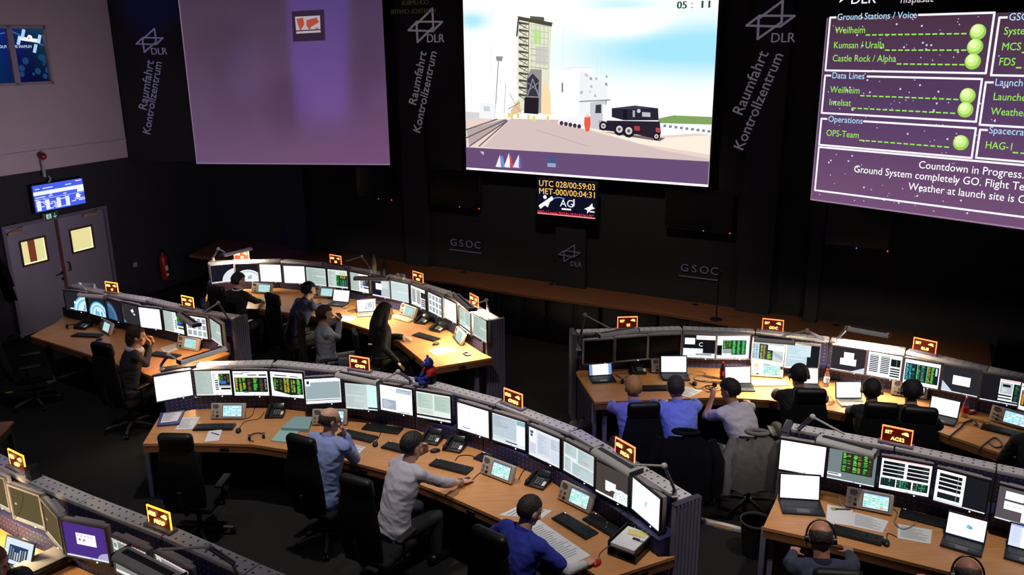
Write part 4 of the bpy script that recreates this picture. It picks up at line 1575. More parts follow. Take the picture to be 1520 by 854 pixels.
        rc(0.03, 0.55, 0.22, 0.9, (204, 204, 222), 1)
    elif kind == 'quad':
        rc(0, 0, 1, 1, (224, 232, 232), 0)
        for a in ((0.03, 0.05, 0.42, 0.42), (0.46, 0.04, 0.97, 0.52), (0.03, 0.5, 0.24, 0.96), (0.28, 0.56, 0.97, 0.97)):
            rc(*a, (186, 202, 204), 1)
            lines(a[0] + 0.02, a[1] + 0.03, a[2] - 0.03, a[3] - 0.02, (158, 178, 180), 0.04)
        rc(0.66, 0.36, 0.8, 0.41, (226, 150, 150), 3)
    elif kind == 'globe':
        rc(0, 0, 1, 1, (70, 62, 60), 0)
        pl([(0.3, 0.55), (0.55, 0.55), (0.55, 0.62), (0.98, 0.62), (0.98, 0.72), (0.5, 0.72), (0.42, 0.80), (0.3, 0.80)], WH, 1)
        pl([(0.3, 0.48), (0.62, 0.48), (0.62, 0.72), (0.3, 0.72)], WH, 2)
        dsc(0.80, 0.92, 0.1, (208, 224, 226), 1)
        dsc(0.82, 0.92, 0.07, (236, 242, 242), 2)
        for k in range(6):
            rc(0.72 + k * 0.04, 0.7 + (k % 3) * 0.07, 0.75 + k * 0.04, 0.73 + (k % 3) * 0.07, (120, 150, 156), 3)
        rc(0, 0.94, 1, 1, WH, 4)
        taskbar = False
    elif kind == 'icons':
        rc(0, 0, 1, 1, (252, 252, 255), 0)
        for k in range(5):
            rc(0.04, 0.1 + k * 0.075, 0.1, 0.14 + k * 0.075, (206, 210, 226), 1)
        p.poly([(X(q), Zv(s_)) for q, s_ in ((0.45, 0.46), (0.55, 0.42), (0.53, 0.6), (0.46, 0.62))], (180, 226, 190), 1)
        rc(0.06, 0.03, 0.9, 0.045, (214, 220, 240), 1)
    elif kind == 'dark':
        rc(0, 0, 1, 1, (16, 18, 40), 0)
        rc(0.03, 0.94, 0.99, 0.97, (190, 196, 206), 1)
        taskbar = False
    elif kind in ('earth', 'earthl', 'earthr'):
        rc(0, 0, 1, 1, (34, 34, 40), 0)
        cx, rr = {'earth': (0.55, 0.23), 'earthl': (1.0, 0.26), 'earthr': (-0.1, 0.25)}[kind]
        for q, c, k in ((1.0, (92, 178, 224), 1), (0.9, (214, 236, 248), 2), (0.8, (120, 196, 234), 3), (0.66, (208, 232, 246), 4)):
            pts = []
            for i in range(40):
                t = math.pi * i / 39
                u, z = X(cx) + rr * q * math.cos(t), Zv(1) + rr * q * math.sin(t)
                pts.append((max(-CW / 2, min(CW / 2, u)), min(CH / 2, z)))
            p.poly(pts, c, k)
        for k in range(8):
            u = cx + r.uniform(-0.2, 0.2)
            if 0.02 < u < 0.95:
                rc(u, r.uniform(0.6, 0.9), min(0.99, u + 0.06), 0.93, (90, 160, 206), 5)
        if kind == 'earthl':
            rc(0.42, 0.5, 0.56, 0.62, (240, 244, 250), 5)
            rc(0.2, 0.86, 0.4, 0.92, (225, 230, 240), 5)
        rc(0, 0.96, 1, 1, (30, 30, 44), 6)
        taskbar = False
    elif kind == 'earthd':
        rc(0, 0, 1, 1, (26, 26, 36), 0)
        for q, c, k in ((1.0, (50, 84, 116), 1), (0.88, (90, 130, 160), 2), (0.76, (56, 100, 134), 3)):
            pts = [(max(-CW / 2, min(CW / 2, X(0.05) + 0.24 * q * math.cos(math.pi * i / 30))), Zv(1) + 0.26 * q * math.sin(math.pi * i / 30)) for i in range(31)]
            p.poly(pts, c, k)
        taskbar = False
    elif kind == 'craft':
        rc(0, 0, 1, 1, (46, 45, 50), 0)
        pl([(0.55, 0.3), (0.68, 0.22), (0.72, 0.36), (0.62, 0.42)], WH, 1)
        pl([(0.68, 0.42), (0.78, 0.46), (0.76, 0.54), (0.68, 0.5)], (226, 228, 236), 1)
        pl([(0.05, 0.75), (0.25, 0.97), (0.05, 0.97)], (70, 140, 190), 1)
        taskbar = False
    elif kind == 'moon':
        rc(0, 0, 1, 1, (30, 28, 30), 0)
        for q, c, k in ((1.0, (226, 232, 238), 1), (0.9, (186, 200, 210), 2), (0.8, (230, 234, 238), 3)):
            p.poly([(max(-CW / 2, min(CW / 2, X(0.55) + 0.26 * q * math.cos(math.pi * i / 30))), Zv(0.98) + 0.2 * q * math.sin(math.pi * i / 30)) for i in range(31)], c, k)
        for k in range(5):
            u = r.uniform(0.4, 0.8)
            rc(u, r.uniform(0.6, 0.8), u + 0.09, r.uniform(0.82, 0.9), (160, 176, 186), 4)
        rc(0, 0.95, 1, 1, WH, 5)
        taskbar = False
    elif kind == 'night':
        rc(0, 0, 1, 1, (24, 24, 38), 0)
        p.poly([(max(-CW / 2, min(CW / 2, X(1.1) + 0.26 * math.cos(math.pi * i / 30))), Zv(0.98) + 0.22 * math.sin(math.pi * i / 30)) for i in range(31)], (214, 222, 228), 1)
        rc(0, 0.95, 1, 1, (232, 232, 236), 5)
        taskbar = False
    elif kind == 'log':
        rc(0, 0, 1, 1, (206, 218, 214), 0)
        rc(0.02, 0.05, 0.97, 0.94, (176, 192, 186), 1)
        lines(0.04, 0.08, 0.95, 0.92, (146, 164, 158), 0.034)
        rc(0.5, 0.44, 0.97, 0.5, (214, 224, 220), 3)
    elif kind == 'loggreen':
        rc(0, 0, 1, 1, (214, 226, 222), 0)
        rc(0.02, 0.08, 0.4, 0.94, (190, 204, 198), 1)
        lines(0.03, 0.1, 0.38, 0.92, (156, 174, 166), 0.036)
        rc(0.42, 0.3, 0.98, 0.92, (36, 44, 40), 1)
        cols(0.62, 0.12, 0.9, 0.5, 3, [(160, 170, 60), (190, 180, 80), (120, 160, 70)])
        cols(0.40, 0.34, 0.56, 0.9, 2, [(60, 180, 90), (30, 120, 60), (90, 200, 120)])
        cols(0.6, 0.56, 0.96, 0.9, 3, [(40, 130, 90), (36, 60, 60), (60, 160, 110)])
    elif kind == 'lists':
        rc(0, 0, 1, 1, WH, 0)
        for u in (0.05, 0.38):
            for k in range(9):
                rc(u, 0.18 + k * 0.075, u + 0.26, 0.225 + k * 0.075, (40, 46, 46), 1)
            rc(u, 0.12, u + 0.26, 0.15, (70, 170, 110), 1)
        rc(0.68, 0.18, 0.96, 0.48, (24, 30, 30), 1)
        rc(0.84, 0.2, 0.86, 0.46, (110, 120, 120), 2)
        for k in range(4):
            rc(0.68, 0.55 + k * 0.1, 0.96, 0.61 + k * 0.1, (30, 34, 36), 1)
    elif kind == 'lists2':
        rc(0, 0, 1, 1, (244, 248, 250), 0)
        for u in (0.06, 0.3, 0.54, 0.78):
            for v in (0.1, 0.4, 0.7):
                c = r.choice([(50, 70, 120), (44, 60, 60), (60, 130, 90)])
                for k in range(4):
                    rc(u, v + k * 0.055, u + 0.17, v + 0.035 + k * 0.055, c, 1)
    elif kind == 'window':
        rc(0, 0, 1, 1, (24, 24, 46), 0)
        rc(0.5, 0.0, 1, 0.92, (184, 196, 202), 1)
        rc(0.2, 0.28, 0.56, 0.62, (246, 248, 252), 2)
        rc(0.56, 0.1, 0.9, 0.5, (206, 216, 220), 2)
        rc(0, 0.93, 1, 1, (236, 238, 244), 3)
    elif kind == 'paleblue':
        rc(0, 0, 1, 1, (202, 218, 220), 0)
        rc(0, 0.05, 1, 0.08, (224, 234, 236), 1)
        rc(0.4, 0.5, 0.96, 0.54, (232, 240, 242), 1)
        lines(0.04, 0.12, 0.9, 0.46, (186, 204, 206), 0.05)
    elif kind == 'cfiles':
        rc(0, 0, 1, 1, (22, 22, 26), 0)
        rc(0.04, 0.14, 0.36, 0.42, WH, 1)
        rc(0.0, 0.6, 1, 0.98, (240, 244, 250), 1)
        rc(0.4, 0.02, 1, 0.2, (250, 250, 252), 1)
        for k in range(6):
            rc(0.46 + k * 0.09, 0.1, 0.51 + k * 0.09, 0.13, (240, 170, 150), 2)
        p.text('C', X(0.48), Zv(0.5), 0.055, (240, 240, 244), 3)
        rc(0.62, 0.36, 1, 0.8, (20, 20, 24), 3)
        rc(0.4, 0.82, 0.9, 0.88, (120, 130, 140), 2)
        rc(0.0, 0.9, 1, 0.93, (210, 216, 224), 2)
    elif kind == 'greenbars':
        rc(0, 0, 1, 1, (236, 240, 242), 0)
        rc(0.0, 0.06, 0.9, 0.14, WH, 1)
        rc(0.18, 0.2, 0.9, 0.78, (150, 164, 170), 1)
        rc(0.18, 0.2, 0.46, 0.58, (50, 66, 40), 2)
        cols(0.2, 0.22, 0.44, 0.56, 3, [(90, 200, 90), (70, 110, 50), (100, 70, 40)])
        rc(0.46, 0.2, 0.9, 0.84, (40, 50, 44), 2)
        for u in (0.48, 0.62, 0.77):
            cols(u, 0.22, u + 0.12, 0.82, 1, [(84, 214, 110), (70, 200, 90)])
        rc(0, 0.38, 0.16, 0.86, (16, 16, 20), 3)
        rc(0, 0.38, 0.16, 0.42, (225, 230, 235), 4)
    elif kind == 'bluegreen':
        rc(0, 0, 1, 1, (206, 214, 216), 0)
        cols(0.02, 0.25, 0.2, 0.85, 2, [(90, 170, 220), (50, 90, 140), (30, 50, 70)])
        rc(0.22, 0.2, 0.66, 0.85, (52, 58, 60), 1)
        cols(0.26, 0.24, 0.44, 0.82, 2, [(160, 150, 90), (90, 200, 80), (180, 190, 90)])
        cols(0.48, 0.5, 0.64, 0.82, 1, [(110, 220, 60), (160, 200, 60)])
        rc(0.5, 0.2, 0.98, 0.42, WH, 4)
        pl([(0.68, 0.46), (0.98, 0.62), (0.98, 0.8), (0.68, 0.64)], (176, 190, 200), 4)
        rc(0.0, 0.9, 1, 1, (255, 252, 228), 3)
    elif kind == 'sheet':
        rc(0, 0, 1, 1, (26, 28, 34), 0)
        rc(0, 0.02, 0.74, 0.5, (206, 226, 234), 1)
        rc(0, 0.5, 0.64, 0.96, (190, 214, 224), 1)
        rc(0.06, 0.62, 0.5, 0.65, (226, 240, 244), 2)
        lines(0.04, 0.1, 0.7, 0.46, (180, 206, 216), 0.06)
    elif kind == 'dialog':
        rc(0, 0, 1, 1, (48, 44, 48), 0)
        rc(0.36, 0.2, 0.66, 0.48, WH, 1)
        rc(0.26, 0.46, 0.74, 0.74, (246, 247, 252), 2)
        pl([(0.62, 0.97), (1.0, 0.75), (1.0, 0.97)], (206, 214, 226), 1)
    elif kind == 'dialog2':
        rc(0, 0, 1, 1, (40, 40, 46), 0)
        rc(0.28, 0.32, 0.76, 0.68, WH, 1)
        pl([(0.0, 0.6), (0.3, 0.97), (0.0, 0.97)], (196, 210, 226), 1)
    elif kind == 'bluetele':
        rc(0, 0, 1, 1, (240, 244, 246), 0)
        rc(0.03, 0.16, 0.97, 0.86, (24, 34, 36), 1)
        cols(0.05, 0.18, 0.32, 0.84, 3, [(60, 150, 160), (90, 190, 200), (30, 70, 80)])
        cols(0.36, 0.18, 0.6, 0.84, 2, [(80, 160, 90), (150, 170, 70), (60, 120, 120)])
        cols(0.66, 0.18, 0.86, 0.84, 2, [(90, 200, 90), (150, 140, 60)])
        rc(0.36, 0.16, 0.38, 0.86, (90, 210, 110), 4)
        rc(0.64, 0.16, 0.66, 0.86, (90, 210, 110), 4)
        rc(0.88, 0.2, 0.93, 0.5, (200, 210, 214), 4)
    elif kind == 'device':
        rc(0, 0, 1, 1, (24, 24, 30), 0)
        rc(0.46, 0.08, 1, 0.9, (244, 246, 250), 1)
        rc(0.5, 0.1, 0.96, 0.14, (244, 170, 180), 2)
        rc(0.48, 0.2, 0.8, 0.62, (176, 186, 194), 2)
        rc(0.54, 0.26, 0.74, 0.36, (20, 20, 24), 3)
        lines(0.54, 0.4, 0.72, 0.58, (236, 240, 244), 0.05, 3)
        rc(0.46, 0.66, 0.8, 0.72, (20, 20, 24), 3)
        rc(0.46, 0.78, 0.8, 0.83, (20, 20, 24), 3)
        rc(0.82, 0.2, 1, 0.88, (20, 30, 28), 3)
        cols(0.86, 0.24, 0.98, 0.86, 1, [(60, 160, 100), (40, 90, 70)], 4)
    elif kind == 'colouredblocks':
        rc(0, 0, 1, 1, (112, 126, 128), 0)
        rc(0.28, 0.06, 0.94, 0.72, (40, 44, 40), 1)
        for u in (0.30, 0.52, 0.74):
            for v in (0.08, 0.28, 0.5):
                cols(u, v, u + 0.1, v + 0.17, 1, [(84, 210, 60), (110, 220, 70), (60, 160, 50)])
                cols(u + 0.1, v, u + 0.18, v + 0.17, 1, [(150, 160, 60), (60, 70, 44), (90, 60, 40)])
        rc(0.0, 0.78, 0.3, 0.88, (236, 238, 240), 2)
        rc(0.02, 0.80, 0.24, 0.83, (30, 30, 34), 3)
    elif kind == 'blacktables':
        rc(0, 0, 1, 1, WH, 0)
        rc(0.02, 0.02, 0.98, 0.05, (240, 180, 190), 1)
        for u in (0.04, 0.53):
            for k in range(4):
                rc(u, 0.1 + k * 0.125, u + 0.43, 0.2 + k * 0.125, (18, 22, 22), 1)
                rc(u + 0.3, 0.14 + k * 0.125, u + 0.42, 0.15 + k * 0.125, (90, 110, 100), 2)
        for u in (0.02, 0.34, 0.67):
            rc(u, 0.64, u + 0.3, 0.9, (20, 32, 30), 1)
            cols(u + 0.01, 0.65, u + 0.26, 0.88, 5, [(50, 130, 100), (90, 180, 140), (30, 60, 50), (30, 60, 50)])
    elif kind == 'halftables':
        rc(0, 0, 1, 1, (26, 27, 32), 0)
        rc(0, 0, 0.56, 0.96, WH, 1)
        for k in range(4):
            rc(0.06, 0.1 + k * 0.135, 0.5, 0.205 + k * 0.135, (20, 22, 24), 2)
        rc(0.06, 0.7, 0.5, 0.88, (24, 34, 30), 2)
        rc(0.42, 0.1, 0.43, 0.9, (150, 150, 150), 3)
    elif kind == 'twoboxes':
        rc(0, 0, 1, 1, (86, 80, 84), 0)
        rc(0.14, 0.12, 0.5, 0.36, WH, 1)
        rc(0.14, 0.42, 1, 0.66, (248, 248, 252), 1)
        rc(0.5, 0.6, 1, 0.94, (248, 248, 252), 1)
        for k in range(3):
            rc(0.2 + k * 0.12, 0.52, 0.23 + k * 0.12, 0.55, (180, 180, 190), 2)
    elif kind == 'purple':
        rc(0, 0, 1, 1, (74, 46, 128), 0)
        pl([(0.28, 0.28), (0.74, 0.28), (0.74, 0.62), (0.28, 0.62)], (240, 238, 250), 1)
        for k in range(5):
            rc(0.32 + k * 0.08, 0.34, 0.35 + k * 0.08, 0.37, (150, 150, 180), 2)
        rc(0.34, 0.44, 0.38, 0.5, (110, 110, 140), 2)
        rc(0.44, 0.44, 0.48, 0.5, (110, 110, 140), 2)
        p.poly([(X(0.72 + 0.28 * math.cos(math.pi / 2 * i / 10 + math.pi / 2) + 0.28), Zv(0.99 - 0.24 * math.sin(math.pi / 2 * i / 10 + math.pi / 2))) for i in range(11)] + [(X(1), Zv(0.99))], (170, 164, 206), 1)
        rc(0.05, 0.955, 0.9, 0.968, (190, 190, 225), 2)
    elif kind == 'greyapp':
        rc(0, 0, 1, 1, (132, 132, 128), 0)
        rc(0, 0.0, 1, 0.09, (206, 206, 206), 1)
        for k in range(10):
            rc(0.06 + k * 0.09, 0.02, 0.1 + k * 0.09, 0.06, (206, 110, 110), 2)
        rc(0.03, 0.1, 0.16, 0.34, (214, 218, 214), 1)
        rc(0.05, 0.14, 0.13, 0.26, (110, 140, 120), 2)
        rc(0, 0.92, 1, 1, (230, 230, 234), 1)
        taskbar = False
    elif kind == 'warmdark':
        rc(0, 0, 1, 1, (92, 80, 54), 0)
        rc(0.1, 0.5, 0.16, 0.56, (206, 200, 180), 1)
        rc(0, 0.95, 1, 1, (214, 206, 180), 1)
        taskbar = False
    if taskbar:
        rc(0, 0.965, 1, 1, (236, 240, 250), 6)
        rc(0.55, 0.972, 0.6, 0.992, (120, 140, 200), 7)
    return p


MON = {
    'A': [('white', 'an empty white page', (226, 558), (283.6, 548)), ('mixed', 'a grey log beside a green table', (286, 549), (342.4, 548)), ('tele', 'green and yellow columns in a wide black panel', (343, 549), (398, 549)),
          ('tele2', 'green telemetry columns in a slanted black panel', (399, 549), (450, 553)), ('greywin', 'a large grey window with a small black icon', (450, 561), (506, 558)), ('split', 'grey lists with a pale cyan strip', (510, 566), (560, 570)),
          ('docs', 'a white page with two grey-blue boxes', (562, 568), (613, 577)), ('tables', 'pale green tables over a black bar', (616, 578), (670, 587)), ('pale', 'a nearly white page with one thin dividing line', (677, 594), (727.4, 609)),
          ('notes', 'blue-grey notes with a teal corner box', (728, 609), (783, 626)), ('form', 'a lilac form with small icons', (783, 629), (834, 651)), ('quad', 'four grey-green panels', (835, 651), (885, 677)),
          ('globe', 'a dark brown desktop with a pale globe', (884, 681), (935, 705)), ('icons', 'a white page with a little green mark', (938, 704), (983, 740))],
    'B': [('night', 'the dark edge of a pale globe', (311, 394), (347, 390)), ('moon', 'a pale half globe on black', (348, 391), (383, 391)), ('blank', 'a plain white page, left of two', (384, 391), (417, 392)),
          ('white', 'a plain white page with a faint header', (420, 393), (452, 394)), ('log', 'a grey-green list only', (453, 395), (484, 398)), ('loggreen', 'a grey list beside a dark green table', (485, 398), (516, 401)),
          ('mixed', 'a small green table below the grey lamp', (518, 402), (548, 408)), ('window', 'a dark blue desktop with white windows', (551, 410), (579, 415)), ('paleblue', 'a pale blue-grey page', (579, 415), (607, 421)),
          ('lists', 'black lists and one dark box', (608, 421), (633, 431)), ('lists2', 'twelve small blue and green lists', (634, 431), (657, 442)), ('blank', 'a white page right of twelve small lists', (658, 440), (678, 450)),
          ('tables', 'pale tables behind the bright desk lamp', (680, 452), (700, 466)), ('log', 'a grey list, outermost at the right end', (701, 464), (723, 476))],
    'C': [('earthl', 'the left rim of a blue globe on black', (93, 430), (127, 434)), ('earth', 'the bright middle of a blue globe', (127, 436), (157, 443)), ('earthd', 'the dim right part of a blue globe', (158, 442), (178, 448)),
          ('craft', 'a small white spacecraft on dark grey', (177, 447), (205, 453)), ('white', 'a bright white page', (204, 454), (238, 458)), ('mixed', 'a grey log with a small green table', (240, 458), (272, 465)),
          ('lists2', 'rows of small blue lists', (274, 466), (306, 471)), ('log', 'a grey-green list, turned towards the left', (310, 470), (328, 482))],
    'D': [('warmdark', 'a dim brownish picture at the picture edge', (-34, 690), (9, 711)), ('warmdark', 'a dim brown picture behind a hanging cable', (11, 718), (59, 735)), ('warmdark', 'a narrow brown picture, turned to the right', (59, 737), (88, 770)),
          ('purple', 'a purple desktop with a white box', (89, 770), (157, 783)), ('greyapp', 'a grey window under the big lamp', (160, 792), (222, 819)), ('greyapp', 'a grey window at the bottom edge', (228, 817), (282, 846))],
    'E': [('off', 'nothing, first at the left end', (866, 505), (912, 502)), ('off', 'nothing, second from the left end', (913, 501), (962, 497)), ('off', 'nothing, third from the left end', (962, 497), (1013, 495)),
          ('cfiles', 'white boxes and a letter C on black', (1014, 495), (1064, 497)), ('greenbars', 'three tall green bars', (1064, 497), (1115, 497)), ('bluegreen', 'blue and green columns under the lit lamp', (1117, 500), (1166, 507)),
          ('sheet', 'a pale blue sheet on black', (1167, 508), (1219, 513)), ('dialog', 'two white boxes stacked on dark grey', (1235, 511), (1288, 519)), ('lists', 'black lists with a dark box', (1289, 519), (1342, 528)),
          ('bluetele', 'teal and green columns on black', (1343, 530), (1399, 540)), ('dialog2', 'one white box on dark grey', (1401, 540), (1458, 551)), ('device', 'a grey device picture on a white half', (1460, 553), (1518, 563)),
          ('tele', 'green columns at the right edge of the photo', (1520, 567), (1572, 582))],
    'F': [('blank', 'a plain white page above the white laptop', (1158, 650), (1229, 662)), ('colouredblocks', 'nine green and yellow blocks', (1230, 662), (1305, 676)), ('blacktables', 'black table rows over three dark green boxes', (1308, 676), (1387, 690)),
          ('halftables', 'black rows on a white left half', (1390, 693), (1472, 714)), ('twoboxes', 'white boxes at the right edge of the photo', (1485, 718), (1562, 738))],
}
for key, lst in MON.items():
    for i, (kind, desc, tl, tr_) in enumerate(lst):
        a, b = G(*tl, ZM), G(*tr_, ZM)
        d = b - a
        ph = math.atan2(d.y, d.x)
        wd = min(0.438, max(0.395, d.length))
        c = (a + b) / 2
        light = key == 'E' or (key == 'B' and i < 4) or (key == 'D')
        what = ('switched-off black monitor, %s' % desc.split(', ')[1]) if kind == 'off' else 'monitor showing ' + desc
        lab = '%s, on the %s' % (what, NM[key])
        root = (MON_L if light else MON_D)((c.x, c.y, ZM - MH), ph, lab, 'monitors on the ' + NM[key])
        root.scale = (wd / MW, 1, 1)
        if kind == 'off':
            s_ = MB().box((0, 0.006, MH / 2), (CW + 0.004, 0.006, CH + 0.004)).obj('screen', M_SCR_OFF, root)
        else:
            s_ = content(kind, hash((key, i)) % 1000 if False else i * 7 + ord(key)).build('screen', root)
            s_.location = (0, 0.001, MH / 2)
        s_['own'] = 1
# dark monitor standing alone behind the right end of the rear right console
a, b = G(1478, 503, 1.36), G(1553, 512, 1.36)
d = b - a
c = (a + b) / 2
root = thing('large_monitor', 'large dark switched-off monitor at the right edge, standing behind the rear right console', 'monitor', (c.x, c.y, 0), math.atan2(d.y, d.x))
wd = d.length
MB().box((0, 0.03, 1.17), (wd, 0.05, 0.40), bev=0.008).obj('housing', M_BEZEL, root)
MB().box((0, 0.0, 1.18), (wd - 0.04, 0.01, 0.35)).obj('screen', mat('dim_blue_glass', (24, 25, 40), 0.25), root)
MB().cyl((0, 0.06, 0), (0, 0.06, 1.1), 0.035).obj('pole', M_BLACK, root)
MB().lathe([(0, 0), (0.25, 0), (0.25, 0.02), (0, 0.03)], (0, 0.06, 0)).obj('base', M_BLACK, root)

# ------------------------------------------------------------------ things on the consoles
def two(a, b, z):
    p, q = G(*a, z), G(*b, z)
    d = q - p
    return (p + q) / 2, math.atan2(d.y, d.x), d.length


def along(px, py, z, key):
    """place and direction on the rack ledge nearest to a photo point"""
    c = G(px, py, z)
    best = None
    for a, b in zip(NEAR[key], NEAR[key][1:]):
        d = b - a
        t = max(0, min(1, (c - a).dot(d) / d.length_squared))
        q = a + d * t
        if best is None or (q - c).length < best[0]:
            n = V((-d.y, d.x, 0)).normalized()
            best = ((q - c).length, q + n * 0.07, math.atan2(d.y, d.x))
    return V((best[1].x, best[1].y, z)), best[2]


def clear(c, r):
    """keep a thing standing on a desk clear of the cabinet front behind it"""
    c = V(c)
    for key, near in NEAR.items():
        cf = offset_path(near, CAB[key] + 0.006)
        for a, b in zip(cf, cf[1:]):
            d = (b - a).to_2d()
            t = (c - a).to_2d().dot(d) / d.length_squared
            if not -0.05 <= t <= 1.05:
                continue
            n = V((d.y, -d.x)).normalized()
            k = (c - a).to_2d().dot(n)
            if -0.35 < k < r:
                c += V((n.x, n.y, 0)) * (r - k)
    return c


# glowing acrylic name signs on the ledges
M_ACR = mat('amber_acrylic', (80, 20, 8), 0.3, emit=(120, 26, 8), strength=0.28)
M_ACRY = mat('yellow_amber_acrylic', (110, 40, 10), 0.3, emit=(126, 44, 10), strength=0.32)
M_EDGE = mat('glowing_edge_red', (255, 120, 60), 0.4, emit=(255, 128, 72), strength=2.4)
M_EDGEY = mat('glowing_edge_yellow', (255, 170, 60), 0.4, emit=(255, 176, 56), strength=2.4)
M_SGL = mat('glowing_letters', (255, 214, 120), 0.4, emit=(255, 216, 128), strength=1.7)


def name_sign(px, key, l1, l2, lab, yellow=False, wd=0.255, h=0.145):
    loc, ph = along(px[0], px[1], ZL, key)
    root = thing('name_sign', lab, 'sign', (loc.x, loc.y, ZL + 0.001), ph, 'glowing name signs')
    MB().box((0, 0.0, 0.012), (wd + 0.05, 0.085, 0.024), bev=0.005).obj('base', M_ALU, root)
    MB().box((0, 0.0, 0.022 + h / 2), (wd, 0.008, h)).obj('plate', M_ACRY if yellow else M_ACR, root)
    e = MB()
    for x in (-wd / 2, wd / 2):
        e.box((x, 0, 0.022 + h / 2), (0.008, 0.010, h + 0.006))
    e.box((0, 0, 0.024 + h), (wd + 0.008, 0.011, 0.011))
    e.obj('lit_edge', M_EDGEY if yellow else M_EDGE, root)
    for part, fn in (('letter_line', lambda f: f.text(l1, -wd * 0.4, 0.022 + h * 0.57, h * 0.21, (0, 0, 0), 1, xs=0.95)),
                     ('letter_line', lambda f: f.text(l2, 0.01, 0.022 + h * 0.17, h * 0.22, (0, 0, 0), 1, xs=1.1, align='C')),
                     ('emblem', lambda f: f.poly([(wd * q, 0.022 + h * r_) for q, r_ in ((0.15, 0.70), (0.27, 0.82), (0.36, 0.80), (0.39, 0.60), (0.30, 0.64))], (0, 0, 0)))):
        f = Flat(0.001)
        fn(f)
        o = f.build(part, root, M_SGL)
        o.location = (0, -0.018, 0)
    return root


name_sign((547, 543), 'A', 'DLR', 'CMD1', 'red glowing name sign nearest the blue plush bear, on the middle console')
name_sign((771, 600), 'A', 'DLR', 'CMD2', 'red glowing name sign at the centre of the middle console, right of the plush bear')
name_sign((941, 678), 'A', 'DLR', 'MCA', 'red glowing name sign behind the lamp at the right end of the middle console')
name_sign((362, 384), 'B', 'DLR', 'E1', 'small orange sign half hidden by a lamp, left end of the rear left console', wd=0.25)
name_sign((508, 391), 'B', 'DLR', 'E2', 'small orange sign above the third lamp of the rear left console', wd=0.25)
name_sign((630, 418), 'B', 'DLR', 'CS1', 'small orange sign standing alone on the right half of the rear left console', wd=0.25)
name_sign((708, 455), 'B', 'DLR', 'CS2', 'small orange sign at the right end of the rear left console, behind the lit lamp', wd=0.25)
name_sign((172, 434), 'C', 'DLR', 'G', 'small amber sign in front of the grey double door', True, wd=0.25)
name_sign((285, 456), 'C', 'DLR', 'CMD', 'small amber sign beside a round fan at the right end of the left console', True, wd=0.25)
name_sign((30, 697), 'D', 'DLR', 'GO', 'bright amber sign at the left edge of the photo on the near left corner console', True)
name_sign((240, 784), 'D', 'DLR', 'MCO', 'bright amber sign on the near left corner console, the lower of its two', True)
name_sign((929, 486), 'E', 'SST', 'SE', 'red glowing sign at the left end of the rear right console')
name_sign((1147, 491), 'E', 'SST', 'GDC', 'red glowing sign in the middle of the rear right console')
name_sign((1376, 521), 'E', 'SST', 'BUS', 'red glowing sign reading BUS on the right half of the rear right console')
name_sign((1331, 657), 'F', 'SST', 'ACS2', 'red glowing sign reading ACS2 on the near right console')


# desk microphone-speaker panels with a touch screen
def make_keypad(lit):
    def f():
        root = thing('intercom_panel', '', 'intercom')
        rot = MX.Rotation(math.radians(-22), 3, 'X')
        wd, h = 0.30, 0.175
        root.scale = (1.3, 1, 1)
        up = rot @ V((0, 0, 1))
        nrm = rot @ V((0, -1, 0))
        c = V((0, 0.02, 0)) + up * (h / 2 + 0.008)
        MB().box(c, (wd, 0.05, h), rot, bev=0.009).obj('housing', M_KPAD, root)
        k = MB()
        ctr = lambda x, z: c + rot @ V((x, -0.0255, z))
        k.cyl(ctr(-0.105, 0.05), ctr(-0.105, 0.05) + nrm * 0.003, 0.026, n=20)
        k.obj('speaker_grille', mat('grille_grey', (92, 84, 80), 0.7), root)
        for x, z, r_ in ((-0.125, -0.005, 0.008), (-0.09, -0.01, 0.008), (-0.125, -0.045, 0.008), (-0.09, -0.055, 0.013), (-0.125, 0.075, 0.004)):
            MB().cyl(ctr(x, z), ctr(x, z) + nrm * 0.012, r_, r_ * 0.85, 12).obj('knob', M_BLACK if r_ > 0.007 and x > -0.1 else mat('knob_grey', (120, 112, 108), 0.5), root)
        MB().box(c + rot @ V((0.04, -0.026, 0.004)), (0.172, 0.004, 0.14), rot).obj('screen_rim', mat('rim_grey', (120, 112, 106), 0.5), root)
        p = Pic(0.0008)
        p.rect(-0.08, -0.063, 0.08, 0.063, (206, 236, 246), 0)
        rr = random.Random(lit)
        pal = {1: [(120, 206, 232), (140, 220, 236), (232, 244, 250)], 2: [(120, 214, 190), (150, 226, 200), (226, 240, 240), (170, 226, 190)], 3: [(100, 186, 150), (140, 200, 170), (150, 190, 180)]}[lit]
        nx, nz = (6, 6)
        for i in range(nx):
            for j in range(nz):
                x, z = -0.078 + 0.156 * i / nx, -0.06 + 0.112 * j / nz
                p.rect(x + 0.002, z + 0.003, x + 0.156 / nx - 0.003, z + 0.112 / nz - 0.004, rr.choice(pal), 1)
        p.rect(0.03, -0.056, 0.05, -0.043, (240, 130, 110), 2)
        p.rect(-0.08, 0.055, 0.08, 0.063, (90, 140, 190), 2)
        o = p.build('touch_screen', root, M_PIC)
        o.location = c + rot @ V((0.04, -0.0285, 0.003))
        o.rotation_euler = rot.to_euler()
        MB().box((0, 0.075, 0.045), (0.05, 0.07, 0.012), MX.Rotation(math.radians(-45), 3, 'X')).obj('stand', M_KPAD, root)
        return root
    return f


